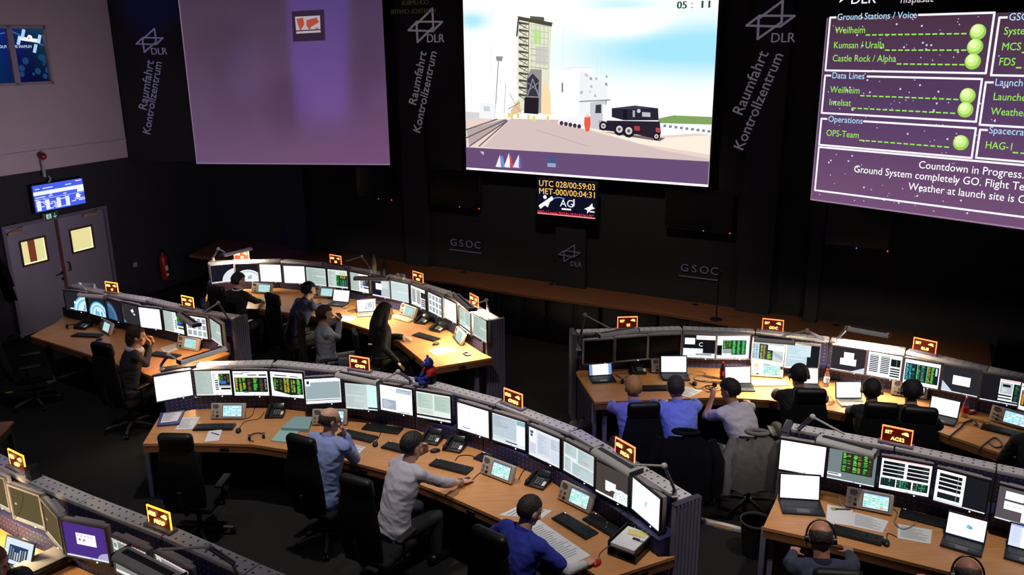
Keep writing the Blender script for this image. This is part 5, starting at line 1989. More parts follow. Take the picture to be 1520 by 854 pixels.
KP = [Proto(make_keypad(1)), Proto(make_keypad(2)), Proto(make_keypad(3))]
for kp, a, b, lab in ((0, (313, 624), (363, 624), 'grey intercom panel with blue touch screen at the left end of the middle console'),
                      (0, (462, 633), (516, 633), 'grey intercom panel hidden behind the bald man in blue'),
                      (1, (712, 704), (758, 722), 'grey intercom panel beside the hand of the woman in grey'),
                      (1, (828, 743), (872, 765), 'grey intercom panel above the keyboard of the man in the blue polo'),
                      (2, (373, 436), (402, 438), 'beige intercom panel beside the dark-suited man on the rear left console'),
                      (2, (468, 442), (492, 444), 'intercom panel in front of the man in the dark blue shirt, rear left console'),
                      (2, (592, 467), (613, 475), 'beige intercom panel right of the long-haired woman'),
                      (2, (670, 500), (684, 517), 'beige intercom panel turned sideways at the right end of the rear left console'),
                      (2, (147, 491), (161, 499), 'grey intercom panel with greenish screen on the left console below the blue globe'),
                      (2, (263, 518), (291, 523), 'cream intercom panel with grey screen right of the left console operator'),
                      (1, (967, 555), (1012, 555), 'intercom panel half hidden behind the second laptop of the rear right console'),
                      (1, (1115, 560), (1162, 563), 'brightly lit cream intercom panel left of the dark-haired man in black'),
                      (1, (1324, 588), (1374, 595), 'cream intercom panel between the two operators in black'),
                      (0, (1469, 626), (1522, 641), 'cream intercom panel with blue touch screen near the right edge of the photo'),
                      (1, (1254, 754), (1324, 768), 'large grey intercom panel on the near right console')):
    c, ph, L = two(a, b, ZD)
    c = clear(c, 0.12)
    KP[kp]((c.x, c.y, ZD), ph, lab, 'intercom panels')

# keyboards: tray, keys in rows, light strip
M_KEYS = mat('dark_key_caps', (26, 26, 28), 0.55)
M_KBB = mat('beige_plastic', (190, 180, 150), 0.5)


def make_keyboard(light):
    def f():
        root = thing('keyboard', '', 'keyboard')
        m1, m2 = (M_KBB, mat('beige_keys', (206, 198, 172), 0.5)) if light else (M_BLACK, M_KEYS)
        MB().box((0, 0, 0.011), (0.44, 0.155, 0.02), bev=0.007).obj('case', m1, root)
        k = MB()
        for r_ in range(5):
            n = 21
            for i in range(n):
                if i in (15, 19) and r_ in (2,):
                    continue
                k.box((-0.2 + 0.4 * (i + 0.5) / n, -0.055 + r_ * 0.026, 0.0235), (0.0155, 0.021, 0.008))
        k.obj('keys', m2, root)
        root.children[-1]['kind'] = 'stuff'
        MB().box((-0.19, 0.066, 0.0225), (0.02, 0.006, 0.002)).obj('indicator_light', M_LEDW, root)
        return root
    return f


KB = [Proto(make_keyboard(False)), Proto(make_keyboard(True))]
for k, a, b, lab in ((0, (287, 636), (350, 635), 'black keyboard behind the notepad at the left end of the middle console'),
                     (0, (538, 634), (598, 642), 'black keyboard lying close under the screens, above the bald man\'s keyboard'),
                     (0, (507, 643), (555, 654), 'black keyboard right beside the bald man in blue'),
                     (0, (572, 662), (622, 674), 'black keyboard half hidden behind the woman in grey'),
                     (0, (640, 687), (700, 702), 'black keyboard in front of the woman in grey, next to her mouse hand'),
                     (0, (826, 766), (881, 799), 'black keyboard in front of the man in the blue polo shirt'),
                     (0, (884, 758), (950, 796), 'black keyboard pushed against the rack at the right end of the middle console'),
                     (0, (716, 675), (766, 692), 'black keyboard behind the intercom panel right of the two phones'),
                     (1, (368, 445), (396, 448), 'pale keyboard at the hand of the dark-suited man'),
                     (0, (614, 496), (652, 507), 'black keyboard at the right end of the rear left console'),
                     (1, (584, 470), (610, 478), 'pale green lit keyboard right of the long-haired woman'),
                     (0, (110, 498), (150, 500), 'black keyboard on the empty left half of the left console'),
                     (0, (228, 526), (262, 531), 'dark keyboard in front of the left console operator'),
                     (0, (953, 578), (996, 577), 'black keyboard between the blond man and the man in the bright blue shirt'),
                     (1, (1117, 571), (1167, 570), 'beige keyboard in the lamp light left of the dark-haired man in black'),
                     (0, (1462, 635), (1520, 649), 'black keyboard in front of the intercom panel near the right edge'),
                     (1, (52, 790), (84, 822), 'pale lit keyboard under the brown monitors at the left edge'),
                     (0, (1239, 788), (1299, 803), 'black keyboard in front of the bald man at the near right console'),
                     (0, (1352, 767), (1400, 779), 'black keyboard under the screens of the near right console')):
    c, ph, L = two(a, b, ZD)
    c = clear(c, 0.095)
    KB[k]((c.x, c.y, ZD), ph, lab, 'keyboards')


# mice
def make_mouse(red):
    def f():
        root = thing('computer_mouse', '', 'mouse')
        MB().ell((0, 0, 0.012), (0.031, 0.055, 0.026)).box((0, 0, -0.03), (0.2, 0.2, 0.06)) if False else None
        b = MB()
        b.loft([[V((0.031 * s_ * math.cos(t), 0.055 * s_ * math.sin(t), z)) for t in [2 * math.pi * i / 20 for i in range(20)]] for s_, z in ((0.96, 0.0), (1.0, 0.012), (0.86, 0.026), (0.5, 0.034), (0.1, 0.036))])
        b.obj('shell', mat('red_plastic', (170, 24, 24), 0.35) if red else M_BLACK, root, 60)
        MB().cyl((-0.006, 0.03, 0.029), (0.006, 0.03, 0.029), 0.008).obj('wheel', mat('wheel_grey', (140, 140, 145), 0.4), root)
        return root
    return f


MS = [Proto(make_mouse(False)), Proto(make_mouse(True))]
for k, q, ph, lab in ((0, (354, 641), 0.2, 'black mouse right of the leftmost keyboard on the middle console'),
                      (0, (557, 661), 0.1, 'black mouse right of the bald man\'s keyboard'),
                      (0, (646, 671), -1.2, 'black mouse lying behind the keyboard of the woman in grey'),
                      (0, (693, 715), -0.4, 'black mouse under the right hand of the woman in grey'),
                      (0, (900, 784), -0.3, 'black mouse behind the keyboard of the man in the blue polo shirt'),
                      (1, (886, 838), -0.6, 'red mouse under the hand of the man in the blue polo shirt'),
                      (0, (647, 512), -0.9, 'black mouse in front of the rear left console\'s rightmost keyboard'),
                      (0, (147, 506), -0.3, 'black mouse near the front edge of the left console'),
                      (0, (924, 568), 0.0, 'black mouse right of the leftmost laptop on the rear right console'),
                      (0, (1031, 571), 0.0, 'black mouse beside the white paper on the rear right console'),
                      (0, (1315, 808), -0.3, 'black mouse right of the bald man\'s keyboard, near right console')):
    c = G(q[0], q[1], ZD)
    MS[k]((c.x, c.y, ZD), ph, lab, 'computer mice')


# desk phones
def make_phone():
    root = thing('desk_phone', '', 'phone')
    rot = MX.Rotation(math.radians(14), 3, 'X')
    MB().box((0, 0, 0.035), (0.21, 0.19, 0.03), rot, bev=0.008).box((0, 0.05, 0.02), (0.19, 0.09, 0.035), bev=0.004).obj('base', M_BLACK, root)
    hs = MB()
    hs.cap((-0.075, -0.075, 0.055), (-0.075, 0.085, 0.088), 0.014)
    hs.ell((-0.075, -0.075, 0.05), (0.024, 0.028, 0.02), sub=2).ell((-0.075, 0.085, 0.085), (0.024, 0.028, 0.02), sub=2)
    hs.obj('handset', M_DBLACK, root, 180)
    MB().box((0.03, 0.07, 0.09), (0.12, 0.012, 0.06), MX.Rotation(math.radians(-40), 3, 'X'), bev=0.003).obj('display', mat('phone_display', (40, 46, 42), 0.3), root)
    k = MB()
    for i in range(3):
        for j in range(4):
            k.box((0.0 + i * 0.026, -0.06 + j * 0.022, 0.046 + j * 0.0055), (0.018, 0.013, 0.008), rot)
    k.obj('keys', mat('phone_keys', (110, 110, 112), 0.5), root)
    MB().box((0.085, -0.04, 0.047), (0.03, 0.06, 0.004), rot).obj('label_strip', M_PAPER, root)
    return root


PH = Proto(make_phone)
for q, ph, lab in (((409, 617), 0.05, 'black desk phone beside the cyan binder on the middle console'),
                   ((646, 652), -0.3, 'black desk phone behind the woman in grey, left of another phone'),
                   ((680, 663), -0.35, 'black desk phone with blue-lit display under the pale white screen'),
                   ((799, 719), -0.55, 'black desk phone between two intercom panels on the middle console'),
                   ((630, 478), -0.5, 'black desk phone right of the pale green lit keyboard'),
                   ((653, 490), -0.6, 'black desk phone behind the rightmost keyboard of the rear left console'),
                   ((124, 487), -0.3, 'black desk phone on the left half of the left console'),
                   ((946, 553), 0.02, 'black desk phone with olive display, between laptops of the rear right console')):
    c = G(q[0], q[1], ZD)
    c = clear(c, 0.125)
    PH((c.x, c.y, ZD), ph, lab, 'desk phones')


# laptops
M_LAPK = mat('laptop_dark_shell', (34, 35, 44), 0.4)
M_LAPS = mat('laptop_silver_shell', (150, 148, 140), 0.4)


def laptop(a, b, kind, lab, dark=True, deg=108, wd=None):
    c, ph, L = two(a, b, ZD)
    wd = wd or min(0.38, max(0.31, L))
    root = thing('laptop', lab, 'laptop', (c.x, c.y, ZD), ph, 'laptops')
    shell = M_LAPK if dark else M_LAPS
    dp = wd * 0.66
    MB().box((0, -dp / 2, 0.011), (wd, dp, 0.02), bev=0.005).obj('base', shell, root)
    k = MB()
    for r_ in range(5):
        for i in range(14):
            k.box((-wd * 0.43 + wd * 0.86 * (i + 0.5) / 14, -dp * 0.14 - r_ * dp * 0.095, 0.0225), (wd * 0.052, dp * 0.075, 0.003))
    k.obj('keys', M_BLACK if dark else mat('laptop_pale_keys', (120, 118, 110), 0.5), root)
    root.children[-1]['kind'] = 'stuff'
    MB().box((0, -dp * 0.80, 0.0215), (wd * 0.3, dp * 0.26, 0.002)).obj('touchpad', mat('touchpad_grey', (60, 60, 68), 0.35) if dark else M_LAPS, root)
    rot = MX.Rotation(math.radians(-(deg - 90)), 3, 'X')
    h = wd * 0.66
    c2 = V((0, 0.0, 0.018)) + rot @ V((0, 0, h / 2))
    lid = MB().box(c2, (wd, 0.012, h), rot, bev=0.003).obj('lid', M_LAPK if dark else M_BEZEL, root)
    p = Pic(0.0006)
    w2, h2 = wd * 0.46, h * 0.44
    p.rect(-w2, -h2, w2, h2, (250, 252, 255), 0)
    rr = random.Random(len(lab))
    if kind == 'doc':
        p.rect(-w2, h2 * 0.8, w2, h2, (190, 204, 236), 1)
        p.rect(-w2, -h2, -w2 * 0.72, h2 * 0.8, (120, 150, 210), 1)
        p.rect(w2 * 0.72, -h2, w2, h2 * 0.5, (120, 150, 210), 1)
        for k_ in range(6):
            p.rect(-w2 * 0.6, h2 * (0.5 - k_ * 0.18), w2 * rr.uniform(-0.2, 0.5), h2 * (0.55 - k_ * 0.18), (206, 216, 236), 2)
    elif kind == 'mark':
        p.disc(-0.01 + w2 * 0.2, h2 * 0.1, 0.018, (120, 190, 220), 2, 14)
        p.disc(w2 * 0.25, h2 * 0.05, 0.012, (110, 150, 210), 3, 12)
        p.rect(-w2, -h2, w2, -h2 * 0.93, (90, 100, 160), 1)
    elif kind == 'list':
        p.rect(-w2, h2 * 0.84, w2, h2, (150, 170, 230), 1)
        p.rect(-w2, -h2, -w2 * 0.4, h2 * 0.84, (214, 222, 242), 1)
        for k_ in range(8):
            p.rect(-w2 * 0.92, h2 * (0.6 - k_ * 0.17), -w2 * 0.5, h2 * (0.64 - k_ * 0.17), (170, 186, 226), 2)
    elif kind == 'photo':
        p.rect(-w2, -h2, w2, h2, (214, 224, 236), 1)
        p.rect(-w2 * 0.7, -h2 * 0.7, w2 * 0.7, h2 * 0.5, (40, 60, 96), 2)
        for k_ in range(7):
            x = -w2 * 0.6 + k_ * w2 * 0.18
            p.rect(x, -h2 * 0.65, x + w2 * 0.09, h2 * rr.uniform(-0.1, 0.4), rr.choice([(190, 190, 180), (120, 130, 140), (206, 210, 214)]), 3)
    elif kind == 'draw':
        p.line([(-w2 * 0.1, -h2 * 0.6), (w2 * 0.1, h2 * 0.4), (w2 * 0.7, h2 * 0.5), (w2 * 0.8, -h2 * 0.5), (-w2 * 0.1, -h2 * 0.6)], 0.006, (60, 70, 90), 2)
        p.disc(w2 * 0.4, 0, 0.03, (120, 130, 150), 2, 16)
        p.disc(w2 * 0.4, 0, 0.02, (226, 230, 236), 3, 16)
    o = p.build('screen', root)
    o.location = c2 + rot @ V((0, -0.0065, 0))
    o.rotation_euler = rot.to_euler()
    return root


laptop((874, 561), (909, 559), 'doc', 'dark laptop at the left end of the rear right console, showing a blue-edged document')
laptop((980, 556), (1020, 556), 'blank', 'dark laptop with white screen left of the red-labelled bottle')
laptop((1075, 572), (1115, 572), 'blank', 'laptop with white screen right of the red-labelled bottle')
laptop((1176, 572), (1215, 573), 'blank', 'laptop half hidden behind the dark-haired man in black')
laptop((1240, 594), (1279, 594), 'blank', 'pale laptop with white screen left of the operator with the white headset', dark=False)
laptop((1378, 615), (1421, 625), 'blank', 'dark laptop with white screen right of the two operators in black')
laptop((1155, 743), (1217, 747), 'blank', 'dark laptop with white screen at the left end of the near right console', deg=104)
laptop((1401, 795), (1461, 812), 'mark', 'dark laptop with a small blue mark on its screen, near right console')
laptop((1494, 813), (1556, 830), 'list', 'dark laptop at the right edge of the photo, near right console')
laptop((496, 449), (516, 451), 'blank', 'small dark laptop beside the man in the dark blue shirt, rear left console')
laptop((530, 466), (559, 464), 'draw', 'silver laptop with a line drawing on screen, left of the long-haired woman', dark=False)
laptop((6, 838), (44, 851), 'photo', 'laptop showing a dark photograph at the lower left corner of the photo', wd=0.34, deg=112)


# grey flat scanner under the purple screen
c, ph, L = two((54, 846), (104, 822), ZD)
c = clear(c + V((0.02, 0, 0)), 0.14)
root = thing('flatbed_scanner', 'flat grey scanner with black rim below the purple screen', 'scanner', (c.x, c.y, ZD), ph)
MB().box((0, -0.02, 0.04), (0.42, 0.26, 0.07), bev=0.008).obj('body', M_BLACK, root)
MB().box((0, -0.02, 0.083), (0.38, 0.22, 0.016), bev=0.005).obj('lid', M_HOUS, root)
MB().box((0.15, -0.152, 0.05), (0.06, 0.006, 0.02)).obj('buttons', M_ALU, root)

# sheets of paper
def sheet(quad, lab, name='paper_sheet', cat='paper', m=None, th=0.003, rows=9, z=ZD, ink=(150, 152, 160), group='papers on the desks'):
    q = [G(*c, z + th) for c in quad]
    c = sum(q, V()) / 4
    root = thing(name, lab, cat, (c.x, c.y, z), 0, group)
    b = MB()
    b.prism([(v.x - c.x, v.y - c.y) for v in q], 0.0005, th)
    b.obj('sheet', m or M_PAPER, root, None)
    if rows:
        b = MB()
        rr = random.Random(len(lab))
        for k in range(rows):
            t0, t1 = 0.12 + 0.78 * k / rows, 0.12 + 0.78 * k / rows + 0.3 / rows
            e = rr.uniform(0.5, 0.92)
            pt = lambda u, v: (q[0] * (1 - u) + q[1] * u) * (1 - v) + (q[3] * (1 - u) + q[2] * u) * v - V((c.x, c.y, z))
            vs = [b.b.verts.new(pt(u, v) + V((0, 0, 0.0006))) for u, v in ((0.08, t0), (e, t0), (e, t1), (0.08, t1))]
            b.b.faces.new(vs)
        o = b.obj('print', mat('ink_%d' % ink[0], ink, 0.9), root, None)
        o['kind'] = 'stuff'
    return root


sheet([(270, 620), (297, 619), (286, 637), (260, 638)], 'loose white sheet beside the blue tray at the left end of the middle console')
r_ = sheet([(310, 640), (330, 638), (325, 654), (303, 656)], 'white notepad with a blue pen in front of the leftmost keyboard', 'notepad', 'notepad', th=0.012, rows=0, group=None)
pn = G(320, 644, ZD + 0.02)
pr_ = thing('ballpoint_pen', 'blue pen lying on the white notepad', 'pen', (pn.x, pn.y, ZD + 0.013), -0.5)
MB().cyl((-0.06, 0, 0.005), (0.05, 0, 0.005), 0.0048).obj('barrel', mat('blue_plastic', (30, 40, 120), 0.35), pr_)
MB().cyl((0.05, 0, 0.005), (0.066, 0, 0.005), 0.0048, 0.001).obj('tip', M_CHROME, pr_)
sheet([(238, 613), (274, 609), (266, 629), (233, 632)], 'open blue document tray with a printed sheet at the left end of the middle console', 'document_tray', 'tray', mat('blue_tray', (44, 52, 120), 0.5), 0.02, 0, group=None)
sheet([(243, 614), (271, 611), (263, 625), (238, 628)], 'printed sheet lying in the blue document tray', z=ZD + 0.021, rows=6)
bd = sheet([(437, 618), (464, 619), (458, 637), (417, 635)], 'thick pale cyan binder behind the chair of the bald man', 'binder', 'binder', mat('cyan_binder', (140, 176, 176), 0.55), 0.045, 0, group='cyan binders')
sheet([(417, 637), (446, 637), (432, 657), (402, 654)], 'thin pale cyan folder lying at the desk edge before the thick binder', 'binder', 'binder', mat('cyan_folder', (156, 196, 192), 0.55), 0.012, 0, group='cyan binders')
sheet([(526, 660), (543, 664), (532, 675), (516, 670)], 'white sheet beside the elbow of the bald man in blue', rows=5)
sheet([(741, 765), (770, 751), (820, 758), (804, 770)], 'white sheet partly under the arm of the man in the blue polo', rows=7)
sheet([(776, 782), (800, 772), (877, 825), (846, 839)], 'long printed chart lying before the man in the blue polo', rows=18, ink=(165, 168, 178))
sheet([(1017, 574), (1043, 580), (1024, 590), (1012, 588)], 'white sheet between two operators on the rear right console', rows=6)
sheet([(1228, 749), (1266, 757), (1264, 781), (1226, 775)], 'white sheet with a green stamp left of the tilted printout', rows=0)
sheet([(1266, 760), (1319, 774), (1310, 791), (1264, 781)], 'tilted printout below the large grey intercom panel', rows=9)
sheet([(1333, 778), (1384, 787), (1381, 808), (1332, 799)], 'white printed sheet left of the laptop with the blue mark', rows=9)
sheet([(636, 520), (657, 514), (679, 520), (647, 528)], 'brightly lit white sheet at the right end of the rear left console', rows=5)
sheet([(508, 468), (530, 471), (520, 478), (500, 474)], 'small white sheet left of the silver laptop', rows=4)
sheet([(238, 517), (262, 509), (268, 517), (246, 525)], 'white sheet right of the left console operator', rows=5)
sheet([(1272, 606), (1310, 612), (1302, 626), (1284, 622)], 'cream sheet between the two operators in black', rows=4)
q0 = G(1252, 757, ZD + 0.004)
pr_ = thing('ballpoint_pen', 'black pen lying on the sheet with the green stamp', 'pen', (q0.x, q0.y, ZD + 0.004), -0.1)
MB().cyl((-0.07, 0, 0.006), (0.06, 0, 0.006), 0.0065).obj('barrel', M_BLACK, pr_)
MB().cyl((0.06, 0, 0.006), (0.075, 0, 0.006), 0.005, 0.001).obj('tip', M_CHROME, pr_)
q0 = G(1238, 756, ZD + 0.003)
sp_ = MB().cyl((0, 0, 0), (0, 0, 0.0006), 0.03, n=20).obj('ink_stamp', mat('green_ink', (150, 170, 120), 0.9))
sp_.location = (q0.x, q0.y, ZD + 0.0033)
tag(sp_, 'green round stamp mark on the white sheet', 'stamp')

# letter tray with papers, sticky notes and a small clip at the right end of the middle console
c, ph, L = two((912, 803), (972, 812), ZD)
c = clear(G(942, 815, ZD), 0.13)
ph = math.radians(-36)
root = thing('letter_tray', 'black two-tier letter tray at the right end of the middle console', 'tray', (c.x, c.y, ZD), ph)
for z in (0.012, 0.085):
    b = MB()
    b.box((0, 0, z), (0.26, 0.34, 0.006))
    for x in (-0.128, 0.128):
        b.box((x, 0, z + 0.025), (0.006, 0.34, 0.05))
    b.box((0, 0.167, z + 0.025), (0.26, 0.006, 0.05))
    b.obj('tray', M_BLACK, root)
for x in (-0.12, 0.12):
    for y in (-0.15, 0.15):
        MB().box((x, y, 0.055), (0.012, 0.012, 0.06)).obj('riser', M_BLACK, root)
Rz = MX.Rotation(ph, 3, 'Z')


def on_tray(x, y, z):
    return V((c.x, c.y, ZD)) + Rz @ V((x, y, z))


st = thing('paper_stack', 'stack of white paper in the upper letter tray', 'paper', on_tray(0, -0.01, 0.0895), ph)
MB().box((0, 0, 0.015), (0.215, 0.30, 0.03)).obj('sheets', M_PAPER, st)
M_STICK = mat('yellow_sticky_note', (214, 206, 120), 0.8)
for x, y, a, lab in ((-0.03, 0.07, 0.3, 'yellow sticky note on the paper stack, left of another one'), (0.05, 0.08, 0.1, 'yellow sticky note on the paper stack, right of another one')):
    o = MB().box((0, 0, 0.002), (0.076, 0.076, 0.003)).obj('sticky_note', M_STICK)
    o.location, o.rotation_euler = on_tray(x, y, 0.121), (0, 0, ph + a)
    tag(o, lab, 'note', 'sticky notes')
o = thing('binder_clip', 'small black clip lying on the paper stack', 'clip', on_tray(0.05, -0.01, 0.1205), ph)
MB().prism([(-0.03, -0.01), (0.03, -0.006), (0.03, 0.006), (-0.03, 0.01)], 0, 0.014).obj('body', M_BLACK, o)
MB().tube([(0.03, 0, 0.007), (0.05, 0.012, 0.006), (0.06, 0, 0.006), (0.05, -0.012, 0.006), (0.03, 0, 0.007)], 0.003).obj('lever', M_CHROME, o)
q0 = G(958, 786, 0.86)
o = MB().box((0, 0, 0), (0.06, 0.004, 0.08)).obj('sticky_note', M_STICK)
q1, ph1 = along(965, 776, 0.82, 'A')
nn = V((math.sin(ph1), -math.cos(ph1), 0))
o.location, o.rotation_euler = (q1 + nn * 0.276), (0, 0, ph1)
tag(o, 'yellow sticky note stuck on the rack panel under the rightmost monitor', 'note', 'sticky notes')
c_ = G(693, 527, ZD)
o = thing('small_handset', 'little grey handset on the bright end of the rear left console', 'handset', (c_.x, c_.y, ZD), 0.5)
MB().box((0, 0, 0.012), (0.07, 0.12, 0.022), bev=0.006).obj('case', M_ALU, o)
MB().box((0, 0.02, 0.0235), (0.05, 0.05, 0.003)).obj('display', M_SCR_OFF, o)

# arm lamps
M_TUBE = mat('lamp_tube_lit', (255, 244, 210), 0.5, emit=(255, 240, 200), strength=4.0)
M_TUBEOFF = mat('lamp_tube_off', (190, 196, 190), 0.4)
M_LAMPIN = mat('lamp_louver', (40, 42, 42), 0.5)


def arm_lamp(lab, base, elbow, wrist, hl, hr, lit=0, depth=0.12, col=(1.0, 0.86, 0.6), zb=None, face=-1):
    """base, elbow, wrist, head left/right: points in the room"""
    root = thing('arm_lamp', lab, 'lamp', base, 0, 'arm lamps on the consoles')
    rel = lambda q: V(q) - V(base)
    MB().cyl((0, 0, 0), (0, 0, 0.07), 0.02).box((0, 0, 0.005), (0.06, 0.06, 0.012), bev=0.004).obj('clamp', M_LAMP, root)
    d = rel(elbow) - V((0, 0, 0.06))
    s_ = d.cross(V((1, 0.3, 0))).normalized() * 0.012
    a = MB()
    for k in (-1, 1):
        a.tube([V((0, 0, 0.06)) + s_ * k, rel(elbow) + s_ * k], 0.010)
    a.obj('lower_arm', M_ALU, root)
    MB().ell(rel(elbow), 0.028, sub=2).obj('joint', M_LAMP, root, 180)
    a = MB()
    a.tube([rel(elbow), rel(wrist)], 0.010)
    a.obj('upper_arm', M_LAMP, root)
    c = (V(hl) + V(hr)) / 2
    x = (V(hr) - V(hl))
    L = x.length
    x.normalize()
    y = V((0, 0, 1)).cross(x).normalized()
    z = x.cross(y)
    m = MX((x, y, z)).transposed().to_4x4()
    m.translation = c - V(base)
    h = MB()
    n = 12
    prof = [(-depth / 2, -0.022), (depth / 2, -0.022)] + [(depth / 2 * math.cos(t), -0.012 + 0.038 * math.sin(t)) for t in [math.pi * k / n for k in range(n + 1)]]
    h.loft([[V((xx, p_[0], p_[1])) for p_ in prof] for xx in (-L / 2, L / 2)])
    h.xf(m).obj('head', M_LAMP, root, 50)
    for s2 in (-1, 1):
        MB().box((s2 * (L / 2 + 0.005), 0, 0), (0.012, depth + 0.004, 0.05), bev=0.005).xf(m).obj('end_cap', M_ALUD, root)
    MB().box((0, 0.02 * 0, 0.0265), (L * 0.86, depth * 0.3, 0.006)).xf(m).obj('vent', M_LAMPIN, root)
    MB().box((0, 0, -0.026), (L * 0.9, depth * 0.55, 0.008)).xf(m).obj('tube', M_TUBE if lit else M_TUBEOFF, root)
    if lit:
        l = bpy.data.lights.new('lamp_light', 'AREA')
        l.shape = 'RECTANGLE'
        l.size, l.size_y = L * 0.9, depth * 0.6
        l.energy = lit
        l.color = col
        o = bpy.data.objects.new('lamp_light', l)
        COL.objects.link(o)
        o.parent = root
        o.matrix_local = m @ MX.Translation((0, 0, -0.035))
    return root


def gp(px, py, z):
    return G(px, py, z)


arm_lamp('grey lamp with a broad head above the split-screen monitor, left of the plush bear', gp(610, 572, 1.2), gp(591, 552, 1.42), gp(566, 566, 1.31), gp(501, 555, 1.31), gp(563, 568, 1.31))
arm_lamp('broad grey lamp above the globe monitor at the right end of the middle console', gp(1001, 737, 1.2), gp(986, 692, 1.52), gp(938, 690, 1.42), gp(886, 667, 1.40), gp(944, 702, 1.40), depth=0.15)
arm_lamp('lit lamp at the left end of the rear left console', gp(317, 387, 1.2), gp(324, 369, 1.5), gp(338, 377, 1.42), gp(330, 379, 1.42), gp(371, 369, 1.42), lit=26)
arm_lamp('grey lamp below the second orange sign of the rear left console', gp(551, 406, 1.2), gp(537, 381, 1.52), gp(513, 388, 1.42), gp(483, 392, 1.38), gp(516, 399, 1.38))
arm_lamp('lit lamp above the dark blue desktop screen of the rear left console', gp(600, 414, 1.2), gp(590, 408, 1.4), gp(577, 412, 1.38), gp(527, 413, 1.38), gp(577, 414, 1.38), lit=24)
arm_lamp('lit lamp at the right end of the rear left console', gp(724, 464, 1.2), gp(722, 446, 1.42), gp(704, 452, 1.42), gp(678, 439, 1.40), gp(702, 460, 1.40), lit=42, col=(1.0, 0.80, 0.5))
arm_lamp('grey lamp at the left end of the left console, against the door', gp(140, 428, 1.2), gp(118, 422, 1.42), gp(128, 430, 1.36), gp(118, 437, 1.34), gp(158, 440, 1.34))
arm_lamp('orange-lit lamp with slanted head at the right end of the left console', gp(345, 488, 1.0), gp(324, 450, 1.5), gp(297, 467, 1.42), gp(268, 466, 1.40), gp(292, 483, 1.40), lit=15, col=(1.0, 0.62, 0.3))
arm_lamp('large lamp in the lower left corner, over the grey window screens', gp(352, 850, 1.1), gp(309, 812, 1.55), gp(241, 816, 1.45), gp(180, 820, 1.40), gp(262, 862, 1.40), depth=0.16)
arm_lamp('grey lamp over the switched-off monitors of the rear right console', gp(859, 520, 1.1), gp(868, 468, 1.62), gp(906, 488, 1.44), gp(888, 498, 1.40), gp(945, 489, 1.40))
arm_lamp('lit lamp over the blue and green columns of the rear right console', gp(1225, 512, 1.1), gp(1198, 491, 1.45), gp(1160, 499, 1.36), gp(1121, 503, 1.34), gp(1179, 508, 1.34), lit=34)
arm_lamp('lit lamp standing high behind the two stacked white boxes screen', gp(1243, 509, 1.2), gp(1257, 487, 1.45), gp(1262, 487, 1.45), gp(1259, 487, 1.46), gp(1320, 498, 1.46), lit=34)
arm_lamp('grey lamp above the nine colour blocks screen, near right console', gp(1182, 648, 1.1), gp(1206, 619, 1.50), gp(1254, 645, 1.36), gp(1215, 650, 1.36), gp(1301, 673, 1.36), depth=0.15)

arm_lamp('long slim lamp at the corner between left and middle console, seen from behind', gp(240, 549, 1.0), gp(250, 527, 1.36), gp(262, 533, 1.34), gp(266, 538, 1.33), gp(334, 517, 1.33), lit=6, col=(1.0, 0.75, 0.45), depth=0.10)

arm_lamp('lit lamp beyond the left edge of the photo, lighting the near left desk', gp(-60, 668, 1.2), gp(-50, 690, 1.6), gp(-40, 715, 1.5), gp(-75, 715, 1.36), gp(-16, 752, 1.36), lit=26, col=(1.0, 0.8, 0.42))

# bottles
M_PET = mat('clear_plastic_bottle', (150, 110, 100), 0.15, alpha=0.55)
M_COLA = mat('dark_drink', (50, 18, 14), 0.2)


def bottle(q, z, lab, liquid, label_rgb, cap_rgb, h=0.23, r=0.033):
    c = G(q[0], q[1], z)
    root = thing('drink_bottle', lab, 'bottle', (c.x, c.y, z), 0, 'drink bottles')
    MB().lathe([(0, 0.002), (r, 0.002), (r, h * 0.55), (r * 0.9, h * 0.66), (r * 0.4, h * 0.88), (r * 0.38, h * 0.94), (0, h * 0.94)]).obj('bottle', liquid, root, 60)
    MB().lathe([(r + 0.001, h * 0.26), (r + 0.0015, h * 0.26), (r + 0.0015, h * 0.52), (r + 0.001, h * 0.52)]).obj('label', mat('label_%d_%d' % label_rgb[:2], label_rgb, 0.5), root, 60)
    MB().cyl((0, 0, h * 0.93), (0, 0, h), r * 0.45).obj('cap', mat('cap_%d_%d' % cap_rgb[:2], cap_rgb, 0.4), root)


bottle((1072, 563), ZD, 'dark drink bottle with red label and red cap beside the white laptop', M_COLA, (170, 24, 30), (190, 30, 34))
bottle((1226, 574), ZD, 'clear bottle with a blue-white label in the lamp light', M_PET, (190, 200, 226), (150, 40, 30))
bottle((1431, 619), ZD, 'half-empty bottle with red label right of the dark laptop', M_PET, (180, 30, 40), (190, 30, 40))
q, ph = along(556, 408, ZL, 'B')
bottle((556, 405), ZL, 'pale bottle standing on the ledge of the rear left console', mat('pale_bottle', (150, 146, 136), 0.4), (180, 176, 160), (60, 60, 60), h=0.3, r=0.036)
q, ph = along(569, 408, ZL, 'B')
root = thing('radio_antenna', 'small black cone-shaped antenna foot on the ledge beside the pale bottle', 'antenna', (q.x, q.y, ZL), 0)
MB().lathe([(0, 0), (0.075, 0), (0.06, 0.05), (0.02, 0.19), (0, 0.19)]).obj('cone', M_BLACK, root, 60)
MB().cyl((0, 0, 0.18), (0, 0, 0.40), 0.008).obj('rod', M_BLACK, root)
c = G(1441, 613, ZD)
root = thing('snack_packet', 'crumpled red packet beside the half-empty bottle', 'packet', (c.x, c.y, ZD), 0.4)
